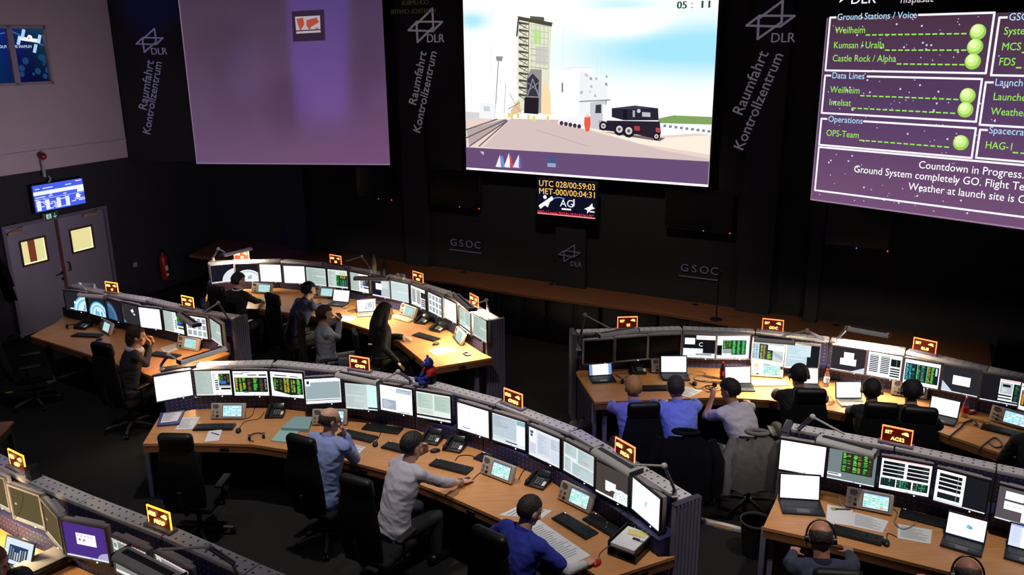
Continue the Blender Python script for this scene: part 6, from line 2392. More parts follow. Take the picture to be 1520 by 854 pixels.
MB().loft([[V((x, 0.05 * s_ * math.cos(t), 0.016 + 0.016 * s_ * math.sin(t))) for t in [2 * math.pi * k / 10 for k in range(10)]] for x, s_ in ((-0.08, 0.3), (-0.06, 0.9), (0, 1.0), (0.05, 0.85), (0.08, 0.3))]).obj('wrapper', mat('red_wrapper', (180, 40, 40), 0.35), root, 50)
MB().box((0.01, -0.01, 0.0325), (0.05, 0.03, 0.002)).obj('label', M_PAPER, root)


# cables and headsets lying about
def cable(lab, pts, r=0.004, z=ZD, name='cable', m=None):
    q = [G(a, b, z + r) for a, b in pts]
    out = []
    for i in range(len(q) - 1):
        p0, p1, p2, p3 = q[max(i - 1, 0)], q[i], q[i + 1], q[min(i + 2, len(q) - 1)]
        for k in range(5):
            t = k / 5
            out.append(0.5 * ((2 * p1) + (p2 - p0) * t + (2 * p0 - 5 * p1 + 4 * p2 - p3) * t * t + (3 * p1 - p0 - 3 * p2 + p3) * t ** 3))
    out.append(q[-1])
    c = V((q[0].x, q[0].y, z))
    o = MB().tube([p - c for p in out], r, 6).obj(name, m or M_CABLE)
    o.location = c
    tag(o, lab, 'cable', 'cables on the desks')


cable('thin black cable beside the leftmost intercom panel', [(365, 622), (374, 617), (378, 606)])
cable('mouse cable curving from the leftmost mouse to the desk phone', [(355, 636), (364, 626), (384, 622), (392, 612)])
cable('mouse cable rising from the bald man\'s mouse', [(558, 656), (563, 648), (566, 640)])
cable('thick cable loop behind the keyboard of the woman in grey', [(676, 684), (682, 677), (700, 677), (714, 686)], 0.005)
cable('mouse cable beside the woman in grey, running to the intercom panel', [(700, 714), (708, 706), (718, 698)])
cable('black cable behind the phone between the intercom panels', [(770, 712), (778, 698), (790, 694), (796, 700)], 0.005)
cable('mouse cable ahead of the man in the blue polo', [(873, 780), (886, 775), (896, 778)])
cable('mouse cable from the red mouse to the letter tray', [(889, 834), (890, 823), (898, 815), (906, 811)])
cable('mouse cable curling behind the letter tray', [(904, 788), (908, 792), (905, 800)])
cable('tangle of pale cables under the letter C screen', [(1020, 560), (1034, 552), (1048, 556), (1030, 562), (1044, 566), (1060, 560)], 0.005, m=mat('grey_cable', (120, 118, 116), 0.6))
cable('black cable curling right of the tangle', [(1024, 568), (1036, 578), (1050, 572), (1056, 580), (1066, 576)])
cable('black cable beside the black desk phone', [(914, 556), (924, 562), (934, 558), (940, 560)], 0.005)
cable('white cable bundle under the two stacked boxes screen', [(1218, 562), (1234, 556), (1252, 560), (1270, 562)], 0.006, m=mat('white_cable', (190, 186, 170), 0.6))
cable('lower white cable beside the first bundle', [(1240, 566), (1256, 562), (1266, 567)], 0.005, m=MATS['white_cable'])
cable('looped black handset cord right of the dark laptop', [(1410, 648), (1424, 636), (1436, 626), (1450, 632), (1444, 624), (1430, 628)], 0.008)
cable('black headset cord with loop near the front edge, rear right console', [(1452, 668), (1466, 656), (1478, 650), (1488, 662), (1476, 664), (1468, 656)], 0.008)
cable('white cable hanging left of the large intercom panel', [(1246, 736), (1248, 748), (1254, 754)], 0.006, m=MATS['white_cable'])
cable('white cable loop between intercom panel and sheet', [(1326, 756), (1332, 762), (1328, 776), (1340, 786), (1356, 780), (1362, 768)], 0.006, m=MATS['grey_cable'])
cable('mouse cable right of the tilted printout', [(1317, 802), (1318, 792), (1332, 798)])
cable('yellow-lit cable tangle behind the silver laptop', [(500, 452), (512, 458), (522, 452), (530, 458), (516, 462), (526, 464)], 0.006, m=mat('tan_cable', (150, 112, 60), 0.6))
cable('yellow-lit cables in the corner of the left console', [(330, 506), (340, 502), (348, 508), (338, 514), (346, 518), (334, 520)], 0.008, m=MATS['tan_cable'])
cable('cable in the lamp light beside the clear bottle', [(1220, 578), (1232, 588), (1238, 598), (1230, 602)], 0.005, m=MATS['tan_cable'])


def headset_on_desk(q, lab, ph=0.3):
    c = G(q[0], q[1], ZD)
    root = thing('headset', lab, 'headset', (c.x, c.y, ZD), ph, 'headsets lying on desks')
    MB().tube([(0.075 * math.cos(t), 0.09 * math.sin(t), 0.02) for t in [math.pi * k / 14 for k in range(15)]], 0.007).obj('band', M_BLACK, root)
    for s_ in (-1, 1):
        MB().cyl((s_ * 0.06, -0.01, 0.03), (s_ * 0.088, -0.01, 0.03), 0.03).obj('ear_cup', M_BLACK, root)
    MB().tube([(-0.08, -0.01, 0.02), (-0.07, -0.07, 0.02), (-0.03, -0.1, 0.015)], 0.005).obj('microphone', M_BLACK, root)


headset_on_desk((381, 651), 'black headset at the front edge of the middle console, left of the binders')
headset_on_desk((108, 486), 'black headset on the left end of the left console')
headset_on_desk((1058, 578), 'black headset before the raised hand of the man in the white shirt', 1.2)
headset_on_desk((1500, 640), 'black headset beside the keyboard near the right edge', 0.8) if False else None

# round table fan beside the amber sign
q, ph = along(309, 462, ZL, 'C')
root = thing('desk_fan', 'small round desk fan beside the amber sign on the left console', 'fan', (q.x, q.y, ZL), ph)
MB().lathe([(0, 0), (0.06, 0), (0.05, 0.02), (0, 0.02)]).cyl((0, 0, 0.01), (0, 0, 0.06), 0.01).obj('base', M_ALUD, root)
g = MB()
for rr in (0.03, 0.055, 0.08):
    g.tube([(rr * math.cos(t), -0.02, 0.13 + rr * math.sin(t)) for t in [2 * math.pi * k / 24 for k in range(25)]], 0.003, 6)
for k in range(8):
    t = math.pi * k / 8
    g.tube([(0.08 * math.cos(t), -0.02, 0.13 + 0.08 * math.sin(t)), (-0.08 * math.cos(t), -0.02, 0.13 - 0.08 * math.sin(t))], 0.002, 5)
g.obj('guard', mat('fan_blue_grey', (90, 96, 130), 0.4), root)
root.children[-1]['kind'] = 'stuff'
b = MB()
for k in range(3):
    t = 2 * math.pi * k / 3
    b.ell((0.035 * math.cos(t), 0, 0.13 + 0.035 * math.sin(t)), (0.032, 0.004, 0.02), MX.Rotation(-t, 3, 'Y'), 2)
b.ell((0, 0, 0.13), (0.02, 0.02, 0.02), sub=2)
b.obj('blades', mat('fan_blue_grey', (90, 96, 130), 0.4), root, 180)

# dark speaker box beside the amber sign at the left edge
q, ph = along(54, 708, ZL, 'D')
root = thing('speaker_box', 'small black speaker box behind the amber sign at the left edge', 'speaker', (q.x, q.y, ZL), ph)
MB().box((0, 0, 0.055), (0.09, 0.1, 0.11), bev=0.006).obj('cabinet', M_DBLACK, root)
MB().cyl((0, -0.05, 0.055), (0, -0.054, 0.055), 0.032).obj('cone', M_BLACK, root)
# blanking panel and hanging wire at the near left corner console
cable('thin dark wire hanging over the brown monitor at the left edge', [(26, 712), (34, 735), (30, 758), (22, 770)], 0.003, 1.2)
cable('thin dark wire lying along the near left desk, right of the laptop', [(56, 800), (70, 812), (78, 826)], 0.004)

# blue plush bear in a red jersey
q, ph = along(629, 572, ZL, 'A')
root = thing('plush_bear', 'blue plush bear in a red jersey sitting on the ledge of the middle console', 'toy', (q.x, q.y, ZL), ph - 0.55)
M_PLB = mat('blue_plush', (44, 56, 140), 0.95, noise=0.25, scale=90, bump=0.6)
M_RED = mat('red_jersey', (176, 22, 24), 0.9, noise=0.15, scale=60)
M_NAVY = mat('navy_cloth', (24, 28, 52), 0.9)
MB().ell((0, 0.02, 0.05), (0.07, 0.065, 0.055)).obj('shorts', M_NAVY, root, 180)
MB().ell((0, 0.025, 0.125), (0.068, 0.062, 0.075)).cap((-0.055, 0.01, 0.155), (-0.075, -0.025, 0.12), 0.03, 0.03).cap((0.055, 0.01, 0.155), (0.08, -0.02, 0.12), 0.03, 0.03).obj('jersey', M_RED, root, 180)
h = MB()
h.ell((0, 0.0, 0.235), (0.058, 0.056, 0.056))
h.ell((0, -0.045, 0.222), (0.034, 0.036, 0.03))
h.obj('head', M_PLB, root, 180)
for s_ in (-1, 1):
    MB().ell((s_ * 0.045, 0.005, 0.285), (0.024, 0.014, 0.026), sub=2).obj('ear', M_PLB, root, 180)
    MB().cap((s_ * 0.078, -0.025, 0.118), (s_ * 0.055, -0.07, 0.075), 0.022, 0.024).obj('arm', M_PLB, root, 180)
    MB().cap((s_ * 0.04, -0.03, 0.04), (s_ * 0.065, -0.115, 0.03), 0.03, 0.026).ell((s_ * 0.068, -0.128, 0.038), (0.026, 0.02, 0.034), sub=2).obj('leg', M_PLB, root, 180)
    MB().ell((s_ * 0.02, -0.052, 0.252), 0.008, sub=2).obj('eye', M_PAPER, root, 180)
MB().ell((0, -0.08, 0.228), (0.013, 0.008, 0.01), sub=2).obj('nose', M_BLACK, root, 180)

# ------------------------------------------------------------------ things on the floor
c = G(1117, 826, 0.0)
c = G(1119, 824, 0.0)
root = thing('waste_bin', 'round black waste bin on the floor left of the near right console', 'bin', (c.x, c.y + 0.02, 0), 0)
MB().lathe([(0, 0.004), (0.105, 0.004), (0.145, 0.36), (0.138, 0.36), (0.1, 0.012), (0, 0.012)], n=28).obj('body', mat('black_bin_plastic', (28, 28, 30), 0.4), root, 50)
MB().lathe([(0.136, 0.355), (0.152, 0.355), (0.155, 0.365), (0.152, 0.375), (0.138, 0.375), (0.136, 0.355)], n=28).obj('rim', mat('bin_rim', (58, 58, 60), 0.35), root, 50)
a, b = G(1031, 768, 0.03), G(1106, 786, 0.03)
d = b - a
o = thing('floor_cable_duct', 'white tubular cable duct on the carpet between middle console and waste bin', 'cable duct', (a.x, a.y, 0), math.atan2(d.y, d.x))
MB().box((d.length / 2, 0, 0.02), (d.length, 0.05, 0.04), bev=0.015).obj('cover', mat('cream_plastic', (210, 202, 186), 0.5), o)
MB().box((d.length / 2, 0, 0.002), (d.length, 0.07, 0.004)).obj('base_strip', M_ALU, o)
c = G(1073, 783, 0.02)
o = thing('wood_block', 'small tan block on the carpet beside the white cable duct', 'block', (c.x, c.y, 0), math.atan2(d.y, d.x))
MB().box((0, 0, 0.015), (0.2, 0.05, 0.03), bev=0.004).obj('block', mat('tan_block', (130, 104, 76), 0.6), o)
MB().box((0, 0, 0.031), (0.1, 0.02, 0.003)).obj('slot', M_WOODD, o)
c = G(13, 583, 0.0)
o = MB().box((0, 0, 0.002), (0.09, 0.035, 0.004), bev=0.001).obj('floor_marker', mat('yellow_tape', (170, 165, 50), 0.6))
o.location, o.rotation_euler = (c.x, c.y, 0), (0, 0, 0.3)
tag(o, 'small yellow tape mark on the carpet near the empty chair', 'tape')

# corner of a side table at the left edge
c = G(9, 637, 0.74)
root = thing('side_table', 'corner of a brown side table at the left edge of the photo', 'table', (c.x - 0.4, c.y - 0.05, 0), 0.15)
MB().box((0, 0, 0.725), (0.8, 0.4, 0.03), bev=0.004).obj('table_top', M_WOODD, root)
MB().box((0, 0, 0.66), (0.74, 0.34, 0.1)).obj('apron', M_DBLACK, root)
for x in (-0.36, 0.36):
    for y in (-0.16, 0.16):
        MB().box((x, y, 0.305), (0.05, 0.05, 0.61)).obj('leg', M_DBLACK, root)

# clothes rail with dark coats beside the door
c = G(16, 503, 0.0)
ph = PLW
root = thing('clothes_rail', 'chrome clothes rail with dark coats left of the double door', 'coat rack', (c.x, c.y, 0), ph)
MB().tube([(0, 0, 0.08), (0, 0, 1.62), (-0.03, 0, 1.68), (-1.2, 0, 1.68)], 0.018).obj('rail', M_CHROME, root)
MB().tube([(0, -0.26, 0.09), (0, 0.16, 0.09)], 0.02).obj('foot', M_CHROME, root)
for y in (-0.24, 0.14):
    MB().cyl((-0.012, y, 0.035), (0.012, y, 0.035), 0.035).obj('caster', M_BLACK, root)
M_COAT = mat('black_coat_cloth', (8, 8, 10), 0.95, noise=0.2, scale=8, spec=0.15)
M_COATN = mat('navy_coat_cloth', (24, 24, 52), 0.9, noise=0.2, scale=8)


def coat(x0, z1, z0, w0, w1, m, lab, dx=0.0):
    p0 = V((c.x, c.y, 0)) + MX.Rotation(ph, 3, 'Z') @ V((x0, 0, 0))
    o = thing('hanging_coat', lab, 'coat', (p0.x, p0.y, 0), ph, 'coats on the clothes rail')
    rings = []
    for k in range(9):
        t = k / 8
        z = z1 + (z0 - z1) * t
        ww = w0 + (w1 - w0) * (t ** 0.6)
        rings.append([V((dx * t + 0.06 * (1 + 0.3 * math.sin(3 * a + k)) * math.cos(a), ww * math.sin(a) * (1 + 0.05 * math.sin(7 * a + k)), z + 0.03 * math.sin(2 * a) * t)) for a in [2 * math.pi * i / 20 for i in range(20)]])
    MB().loft(rings).obj('body', m, o, 60)
    for s_ in (-1, 1):
        MB().tube([(0, s_ * w0 * 0.9, z1 - 0.04), (dx * 0.3 + 0.02, s_ * (w0 + 0.10), z1 - 0.3), (dx * 0.6 + 0.03, s_ * (w0 + 0.12), z1 - 0.62)], [0.06, 0.065, 0.055], 12).obj('sleeve', m, o, 60)
    MB().tube([(0, 0, z1 + 0.13), (0, 0.02, z1 + 0.1), (0, 0, z1), (0, 0, z1 - 0.03)], 0.005, 6).obj('hanger', M_CHROME, o)


coat(-0.12, 1.58, 0.72, 0.14, 0.34, M_COAT, 'black coat hanging at the right end of the clothes rail', 0.14)
coat(-0.38, 1.58, 0.5, 0.14, 0.3, M_COATN, 'longer navy coat behind the black coat on the clothes rail')
coat(-0.62, 1.58, 0.6, 0.14, 0.3, M_COAT, 'black coat furthest left on the clothes rail, at the picture edge')

# ------------------------------------------------------------------ office chairs
def make_chair(high):
    def f():
        root = thing('office_chair', '', 'chair')
        b = MB()
        b.cyl((0, 0, 0.07), (0, 0, 0.13), 0.04, 0.035)
        for k in range(5):
            t = 2 * math.pi * k / 5 + 0.3
            b.tube([(0.03 * math.cos(t), 0.03 * math.sin(t), 0.115), (0.2 * math.cos(t), 0.2 * math.sin(t), 0.095), (0.31 * math.cos(t), 0.31 * math.sin(t), 0.072)], [0.024, 0.02, 0.015])
        b.obj('star_base', mat('dark_grey_base', (56, 56, 60), 0.4), root)
        for k in range(5):
            t = 2 * math.pi * k / 5 + 0.3
            c, s_ = math.cos(t), math.sin(t)
            m = MB()
            for o_ in (-0.016, 0.016):
                m.cyl((0.31 * c - s_ * (o_ - 0.008), 0.31 * s_ + c * (o_ - 0.008), 0.029), (0.31 * c - s_ * (o_ + 0.008), 0.31 * s_ + c * (o_ + 0.008), 0.029), 0.028)
            m.cyl((0.31 * c, 0.31 * s_, 0.035), (0.31 * c, 0.31 * s_, 0.072), 0.012)
            m.obj('caster', M_BLACK, root)
        MB().cyl((0, 0, 0.12), (0, 0, 0.38), 0.026, 0.022).box((0, 0, 0.385), (0.18, 0.22, 0.03), bev=0.008).obj('gas_column', M_BLACK, root)
        MB().box((0, 0.02, 0.43), (0.48, 0.48, 0.075), bev=0.032, seg=4).obj('seat', M_CHAIR, root, 60)
        top = 0.72 if high else 0.56
        rings = []
        for k in range(9):
            t = k / 8
            z = 0.50 + top * t * 0.86
            wd = 0.21 + 0.025 * math.sin(math.pi * min(1, t * 1.1)) - 0.035 * t ** 3
            y = -0.235 - 0.03 * math.sin(math.pi * t * 0.9) - (0.02 if high else 0.07) * t
            rings.append([V((wd * math.copysign(abs(math.cos(a)) ** 0.6, math.cos(a)), y + 0.033 * math.copysign(abs(math.sin(a)) ** 0.7, math.sin(a)) - 0.03 * (1 - (math.cos(a)) ** 2) * 0.5, z)) for a in [2 * math.pi * i / 24 for i in range(24)]])
        MB().loft(rings).obj('backrest', M_CHAIR, root, 70)
        MB().tube([(0, -0.08, 0.39), (0, -0.24, 0.41), (0, -0.31, 0.52), (0, -0.325, 0.7)], 0.022).obj('back_support', M_BLACK, root)
        if high:
            zt_ = 0.50 + top * 0.86
            MB().box((0, -0.265, zt_ + 0.08), (0.34, 0.10, 0.19), MX.Rotation(math.radians(6), 3, 'X'), bev=0.048, seg=5).obj('headrest', M_CHAIRP, root, 70)
            MB().box((0, -0.275, zt_ - 0.02), (0.1, 0.03, 0.1), bev=0.01).obj('headrest_bracket', M_BLACK, root)
        for s_ in (-1, 1):
            a = MB()
            a.tube([(s_ * 0.2, -0.02, 0.40), (s_ * 0.285, -0.02, 0.41), (s_ * 0.29, -0.03, 0.63)], 0.017)
            a.box((s_ * 0.285, 0.01, 0.65), (0.075, 0.26, 0.035), bev=0.014, seg=3)
            a.obj('armrest', M_CHAIRP, root, 60)
        return root
    return f


CH_H, CH_L = Proto(make_chair(True)), Proto(make_chair(False))


def chair(loc, rz, lab, high=True, group='office chairs'):
    return (CH_H if high else CH_L)((loc[0], loc[1], 0), rz, lab, group)


# ------------------------------------------------------------------ people
def remesh(mb, voxel, smooth=2, name='body', folds=0.0):
    me = bpy.data.meshes.new('tmp')
    bmesh.ops.recalc_face_normals(mb.b, faces=mb.b.faces)
    mb.b.to_mesh(me)
    mb.b.free()
    o = bpy.data.objects.new('tmp', me)
    COL.objects.link(o)
    m = o.modifiers.new('r', 'REMESH')
    m.mode = 'VOXEL'
    m.voxel_size = voxel
    m.use_smooth_shade = True
    s_ = o.modifiers.new('s', 'SMOOTH')
    s_.factor = 0.5
    s_.iterations = smooth
    dg = bpy.context.evaluated_depsgraph_get()
    out = bpy.data.meshes.new_from_object(o.evaluated_get(dg))
    out.name = name
    if folds:
        sd = len(out.vertices) % 97
        co = [(v.co.copy(), v.normal.copy()) for v in out.vertices]
        for v, (c, n) in zip(out.vertices, co):
            q = V((c.x * 7 + sd, c.y * 7, c.z * 13 + 4 * c.x))
            a = 1 - 2.4 * abs(mnoise.noise(q)) + 0.6 * mnoise.noise(q * 2.3)
            v.co = c + n * folds * a
    bpy.data.objects.remove(o)
    bpy.data.meshes.remove(me)
    out.polygons.foreach_set('use_smooth', [True] * len(out.polygons))
    return out


def ik(S_, T, l1, l2, pole):
    d = T - S_
    L = max(0.08, min(d.length, 0.985 * (l1 + l2)))
    d.normalize()
    a = (l1 * l1 - l2 * l2 + L * L) / (2 * L)
    h = math.sqrt(max(0.0, l1 * l1 - a * a))
    p = pole - d * pole.dot(d)
    p.normalize()
    return S_ + d * a + p * h, S_ + d * L


def hand_into(mb, W, f, n, side, curl, fist=False):
    """wrist, finger direction, palm normal (towards what it touches); side = +1 when the thumb lies at +s"""
    f = f.normalized()
    n = (n - f * n.dot(f)).normalized()
    s_ = f.cross(n).normalized()
    M3 = MX((s_, f, n)).transposed()
    mb.ell(W + f * 0.045, (0.042, 0.052, 0.019), M3, 2)
    mb.ell(W + f * 0.07, (0.041, 0.028, 0.017), M3, 2)
    for i, ln in enumerate((0.072, 0.080, 0.075, 0.058)):
        o = (1.5 - i) * 0.0205 * side
        p = W + f * (0.088 - 0.004 * abs(i - 1.3)) + s_ * o
        d = f + s_ * (o * 2.2)
        ang = curl * (0.8 + 0.12 * i)
        for j, (fr, r0, r1) in enumerate(((0.45, 0.0095, 0.0088), (0.32, 0.0088, 0.0080), (0.24, 0.0080, 0.0070))):
            d.normalize()
            q = p + d * ln * fr
            mb.cap(p, q, r0, r1, 1)
            p = q
            a = ang * (0.9 if j == 0 else 0.8)
            d = d * math.cos(a) + n * math.sin(a)
    p = W + f * 0.022 + s_ * side * 0.03 + n * 0.006
    d = (f * 0.75 + s_ * side * 0.62 + n * 0.25 * (1 + curl)).normalized()
    for ln, r0, r1 in ((0.042, 0.0125, 0.0108), (0.034, 0.0105, 0.009), (0.026, 0.009, 0.0076)):
        q = p + d * ln
        mb.cap(p, q, r0, r1, 1)
        p = q
        d = (d + f * 0.35 + n * curl * 0.3 - s_ * side * 0.18).normalized()


SKIN = {'fair': (206, 158, 136), 'tan': (168, 116, 92), 'brown': (112, 74, 58)}


def person(label, head, rz, lean=12, side=0, hyaw=0, hpitch=12, hair=('short', (40, 30, 24)), top=((60, 80, 150), 'long'), under=None, legs=(30, 30, 36),
           rh=None, lh=None, rhand='flat', lhand='flat', headset=None, skin='fair', fine=False, collar=True, build=1.0, group=None, twist=0, extra=None, standing=False, pole=None):
    """head = photo x, y and height of the head's centre; rh / lh = world targets of the wrists (None: rests on the lap)"""
    hc = G(*head)
    vox = 0.0065 if fine else 0.009
    la, sa = math.radians(lean), math.radians(side)
    dirn = lambda k: V((math.sin(sa * k), math.sin(la * k), math.cos(la * k) * math.cos(sa * k))).normalized()
    pel = V((0, 0, 0.53))
    hp, hy = math.radians(hpitch), math.radians(hyaw)
    # spine length from the height of the head
    def spine(s_):
        p1 = pel + dirn(0.5) * 0.15 * s_
        p2 = p1 + dirn(1.0) * 0.19 * s_
        p3 = p2 + dirn(1.25) * 0.17 * s_
        nk = p3 + (dirn(1.0) + V((0, 0.25, 0.2))).normalized() * 0.07
        hd = nk + (V((0, math.sin(hp) * math.cos(hy), math.cos(hp))) + V((math.sin(hy) * math.sin(hp) * -1, 0, 0))).normalized() * 0.108 + V((0, 0.012, 0))
        return p1, p2, p3, nk, hd
    lo, hi = 0.75, 1.35
    for _ in range(24):
        mid = (lo + hi) / 2
        if spine(mid)[4].z < hc.z:
            lo = mid
        else:
            hi = mid
    sc = (lo + hi) / 2
    p1, p2, p3, nk, hd = spine(sc)
    Rw = MX.Rotation(rz, 3, 'Z')
    base = V((hc.x, hc.y, 0)) - Rw @ V((hd.x, hd.y, 0))
    loc = lambda w_: Rw.transposed() @ (V(w_) - V((base.x, base.y, 0)))
    B = build
    tw = MX.Rotation(math.radians(twist), 3, 'Z')
    ax = tw @ V((1, 0, 0))
    up3 = dirn(1.2)
    shl = {}
    for s_ in (-1, 1):
        shl[s_] = p3 - up3 * 0.045 + ax * s_ * 0.175 * B + V((0, 0.015, 0))
    arms = {}
    for s_, tg in ((1, rh), (-1, lh)):
        T = loc(tg) if tg is not None else V((s_ * 0.13, 0.34, 0.62))
        E_, W_ = ik(shl[s_], T, 0.29, 0.265, V((s_ * pole[0], pole[1], pole[2])) if pole else V((s_ * 0.8, -0.45, -0.5)))
        arms[s_] = (E_, W_)

    def torso(mb, inf, z0=True, neck=True):
        secs = [(pel - V((0, 0, 0.10)), 0.155, 0.125, dirn(0.2)), (pel, 0.172, 0.135, dirn(0.3)), (p1, 0.150, 0.112, dirn(0.7)), ((p1 + p2) / 2, 0.158, 0.118, dirn(1)), (p2, 0.172, 0.122, dirn(1.05)),
                ((p2 + p3) / 2, 0.178, 0.112, dirn(1.1)), (p3 - up3 * 0.035, 0.150, 0.092, up3), (p3 + up3 * 0.005, 0.092, 0.075, up3), (p3 + (nk - p3) * 0.35, 0.062, 0.062, up3)]
        rings = []
        for i, (c, rx, ry, u) in enumerate(secs):
            a_ = (tw if i > 3 else MX.Identity(3)) @ V((1, 0, 0))
            a_ = (a_ - u * a_.dot(u)).normalized()
            b_ = u.cross(a_)
            rx, ry = rx * B + inf, ry * B + inf
            if i >= 7:
                rx, ry = rx - inf * 0.3, ry - inf * 0.3
            rings.append([c + a_ * rx * math.copysign(abs(math.cos(t)) ** 0.85, math.cos(t)) + b_ * ry * math.sin(t) for t in [2 * math.pi * k / 28 for k in range(28)]])
        mb.loft(rings)
        for s_ in (-1, 1):
            mb.cap(p3 - up3 * 0.02 + ax * s_ * 0.07, shl[s_] + V((0, 0, -0.005)), 0.052 * B + inf * 0.7, 0.058 * B + inf * 0.8)

    # head frame
    HM = MX.Rotation(-hy, 3, 'Z') @ MX.Rotation(-hp, 3, 'X')
    HS = 1.07
    hpt = lambda x, y, z: hd + HM @ V((x, y, z)) * HS
    b = MB()
    torso(b, 0)
    b.cap(p3 - up3 * 0.02, nk + (hd - nk) * 0.3, 0.062, 0.058)
    b.ell(hpt(0, -0.008, 0.02), tuple(HS * q for q in (0.078, 0.098, 0.098)), HM)
    b.ell(hpt(0, 0.022, -0.042), tuple(HS * q for q in (0.060, 0.070, 0.075)), HM)
    b.ell(hpt(0, 0.062, -0.092), tuple(HS * q for q in (0.030, 0.028, 0.026)), HM, 2)
    b.cap(hpt(0, 0.088, 0.012), hpt(0, 0.108, -0.030), 0.010, 0.0145, 1)
    b.ell(hpt(0, 0.079, 0.022), tuple(HS * q for q in (0.052, 0.018, 0.014)), HM, 2)
    b.ell(hpt(0, 0.085, -0.060), tuple(HS * q for q in (0.026, 0.014, 0.010)), HM, 2)
    for s_ in (-1, 1):
        b.ell(hpt(s_ * 0.080, -0.010, -0.008), tuple(HS * q for q in (0.011, 0.020, 0.033)), HM, 2)
        b.ell(hpt(s_ * 0.045, 0.060, -0.030), tuple(HS * q for q in (0.024, 0.022, 0.022)), HM, 2)
    hands = {}
    for s_ in (-1, 1):
        E_, W_ = arms[s_]
        b.cap(shl[s_], E_, 0.048 * B, 0.040 * B)
        b.cap(E_, W_, 0.040 * B, 0.026)
        mode = rhand if s_ > 0 else lhand
        fd = (W_ - E_).normalized()
        if mode == 'flat':
            f_, n_2 = (V((fd.x, fd.y, min(fd.z, 0.0) * 0.3)) + V((0, 0, -0.10))).normalized(), V((0, 0, -1))
            cu = 0.38
        elif mode == 'face':
            tgt = hpt(s_ * 0.035, 0.075, -0.055)
            f_ = (tgt - W_).normalized() * 0.6 + V((0, 0, 0.6))
            n_2 = (hpt(0, 0.02, -0.05) - W_)
            cu = 0.75
        elif mode == 'raised':
            f_, n_2, cu = fd + V((0, 0, 0.5)), V((0, 1, 0)), 0.6
        else:
            f_, n_2, cu = fd, V((0, 0, -1)), 0.35
        # thumb points inwards
        f1 = f_.normalized()
        n1 = (n_2 - f1 * n_2.dot(f1)).normalized()
        sd = f1.cross(n1)
        inw = V((-s_, 0, 0.0)) if mode == 'flat' else V((-s_ * 0.6, 0, 0.5))
        hand_into(b, W_, f_, n_2, 1 if sd.dot(inw) > 0 else -1, cu)
    legsj = {}
    for s_ in (-1, 1):
        hip = pel + V((s_ * 0.09, 0.0, -0.03))
        if standing:
            knee, ank = hip + V((s_ * 0.02, 0.03, -0.2)), hip + V((s_ * 0.02, 0, -0.42))
        else:
            knee = V((s_ * 0.13, 0.42, 0.505))
            ank = V((s_ * 0.13, 0.40, 0.09))
        legsj[s_] = (hip, knee, ank)
        b.cap(hip, knee, 0.085 * B, 0.060)
        b.cap(knee, ank, 0.056, 0.038)
        b.cap(ank + V((0, -0.03, -0.03)), ank + V((0, 0.14, -0.052)), 0.036, 0.032)
    me = remesh(b, vox, 2, 'person')
    me.materials.append(mat('skin_' + skin, SKIN[skin], 0.55, noise=0.08, scale=30))
    o = bpy.data.objects.new('person', me)
    COL.objects.link(o)
    o.location, o.rotation_euler = (base.x, base.y, 0), (0, 0, rz)
    tag(o, label, 'person', group)

    # trousers and shoes
    t = MB()
    t.ell(pel - V((0, 0.0, 0.02)), (0.182 * B, 0.145 * B, 0.13))
    for s_ in (-1, 1):
        hip, knee, ank = legsj[s_]
        t.cap(hip, knee, 0.096 * B, 0.072)
        t.cap(knee, ank + V((0, 0, 0.04)), 0.069, 0.056)
    link('trousers', remesh(t, 0.013, 2, 'trousers'), mat('trousers_%d_%d_%d' % legs, legs, 0.85), o)
    for s_ in (-1, 1):
        ank = legsj[s_][2]
        MB().loft([[ank + V((w_ * math.cos(a), y + 0.0 * a, -0.06 + h_ * (0.5 + 0.5 * math.sin(a)))) for a in [2 * math.pi * k / 12 for k in range(12)]] for y, w_, h_ in ((-0.085, 0.02, 0.05), (-0.06, 0.042, 0.085), (0.02, 0.045, 0.095), (0.10, 0.05, 0.065), (0.17, 0.042, 0.045), (0.19, 0.02, 0.03))]).obj('shoe', mat('black_shoe', (16, 15, 15), 0.4), o, 60)

    # top
    def sleeves(mb, inf, cut):
        for s_ in (-1, 1):
            E_, W_ = arms[s_]
            if cut == 'none':
                continue
            if cut == 'short':
                mb.cap(shl[s_], shl[s_] + (E_ - shl[s_]) * 0.72, 0.056 * B + inf, 0.054 * B + inf)
            else:
                mb.cap(shl[s_], E_, 0.054 * B + inf, 0.047 * B + inf)
                k = {'long': 0.93, 'three': 0.38}[cut]
                mb.cap(E_, E_ + (W_ - E_) * k, 0.047 * B + inf, (0.035 if cut == 'long' else 0.047) + inf)
    col, cut = top
    c = MB()
    torso(c, 0.014)
    sleeves(c, 0.004, cut)
    cm = mat('cloth_%d_%d_%d' % col, col, 0.85, noise=0.10, scale=11, bump=0.9)
    link('shirt', remesh(c, 0.009 if fine else 0.012, 9, 'shirt', 0.006), cm, o)
    if under:
        u_ = MB()
        sleeves(u_, 0.0, 'long')
        link('long_sleeve_undershirt', remesh(u_, 0.009, 2, 'undershirt'), mat('cloth_%d_%d_%d' % under, under, 0.9, noise=0.08, scale=40), o)
    if collar:
        cl = MB()
        q = p3 + (nk - p3) * 0.25
        u = (nk - p3).normalized()
        a_ = (V((1, 0, 0)) - u * u.x).normalized()
        b_ = u.cross(a_)
        rings = []
        for rr, hh in ((0.070, -0.03), (0.074, 0.0), (0.068, 0.028), (0.064, 0.028), (0.066, -0.03)):
            rings.append([q + u * (hh + 0.012 * math.sin(t_) * -1) + a_ * rr * math.cos(t_) + b_ * rr * math.sin(t_) for t_ in [2 * math.pi * k / 24 for k in range(24)]])
        cl.loft(rings).obj('collar', cm, o, 60)
    # eyes and brows
    e = MB()
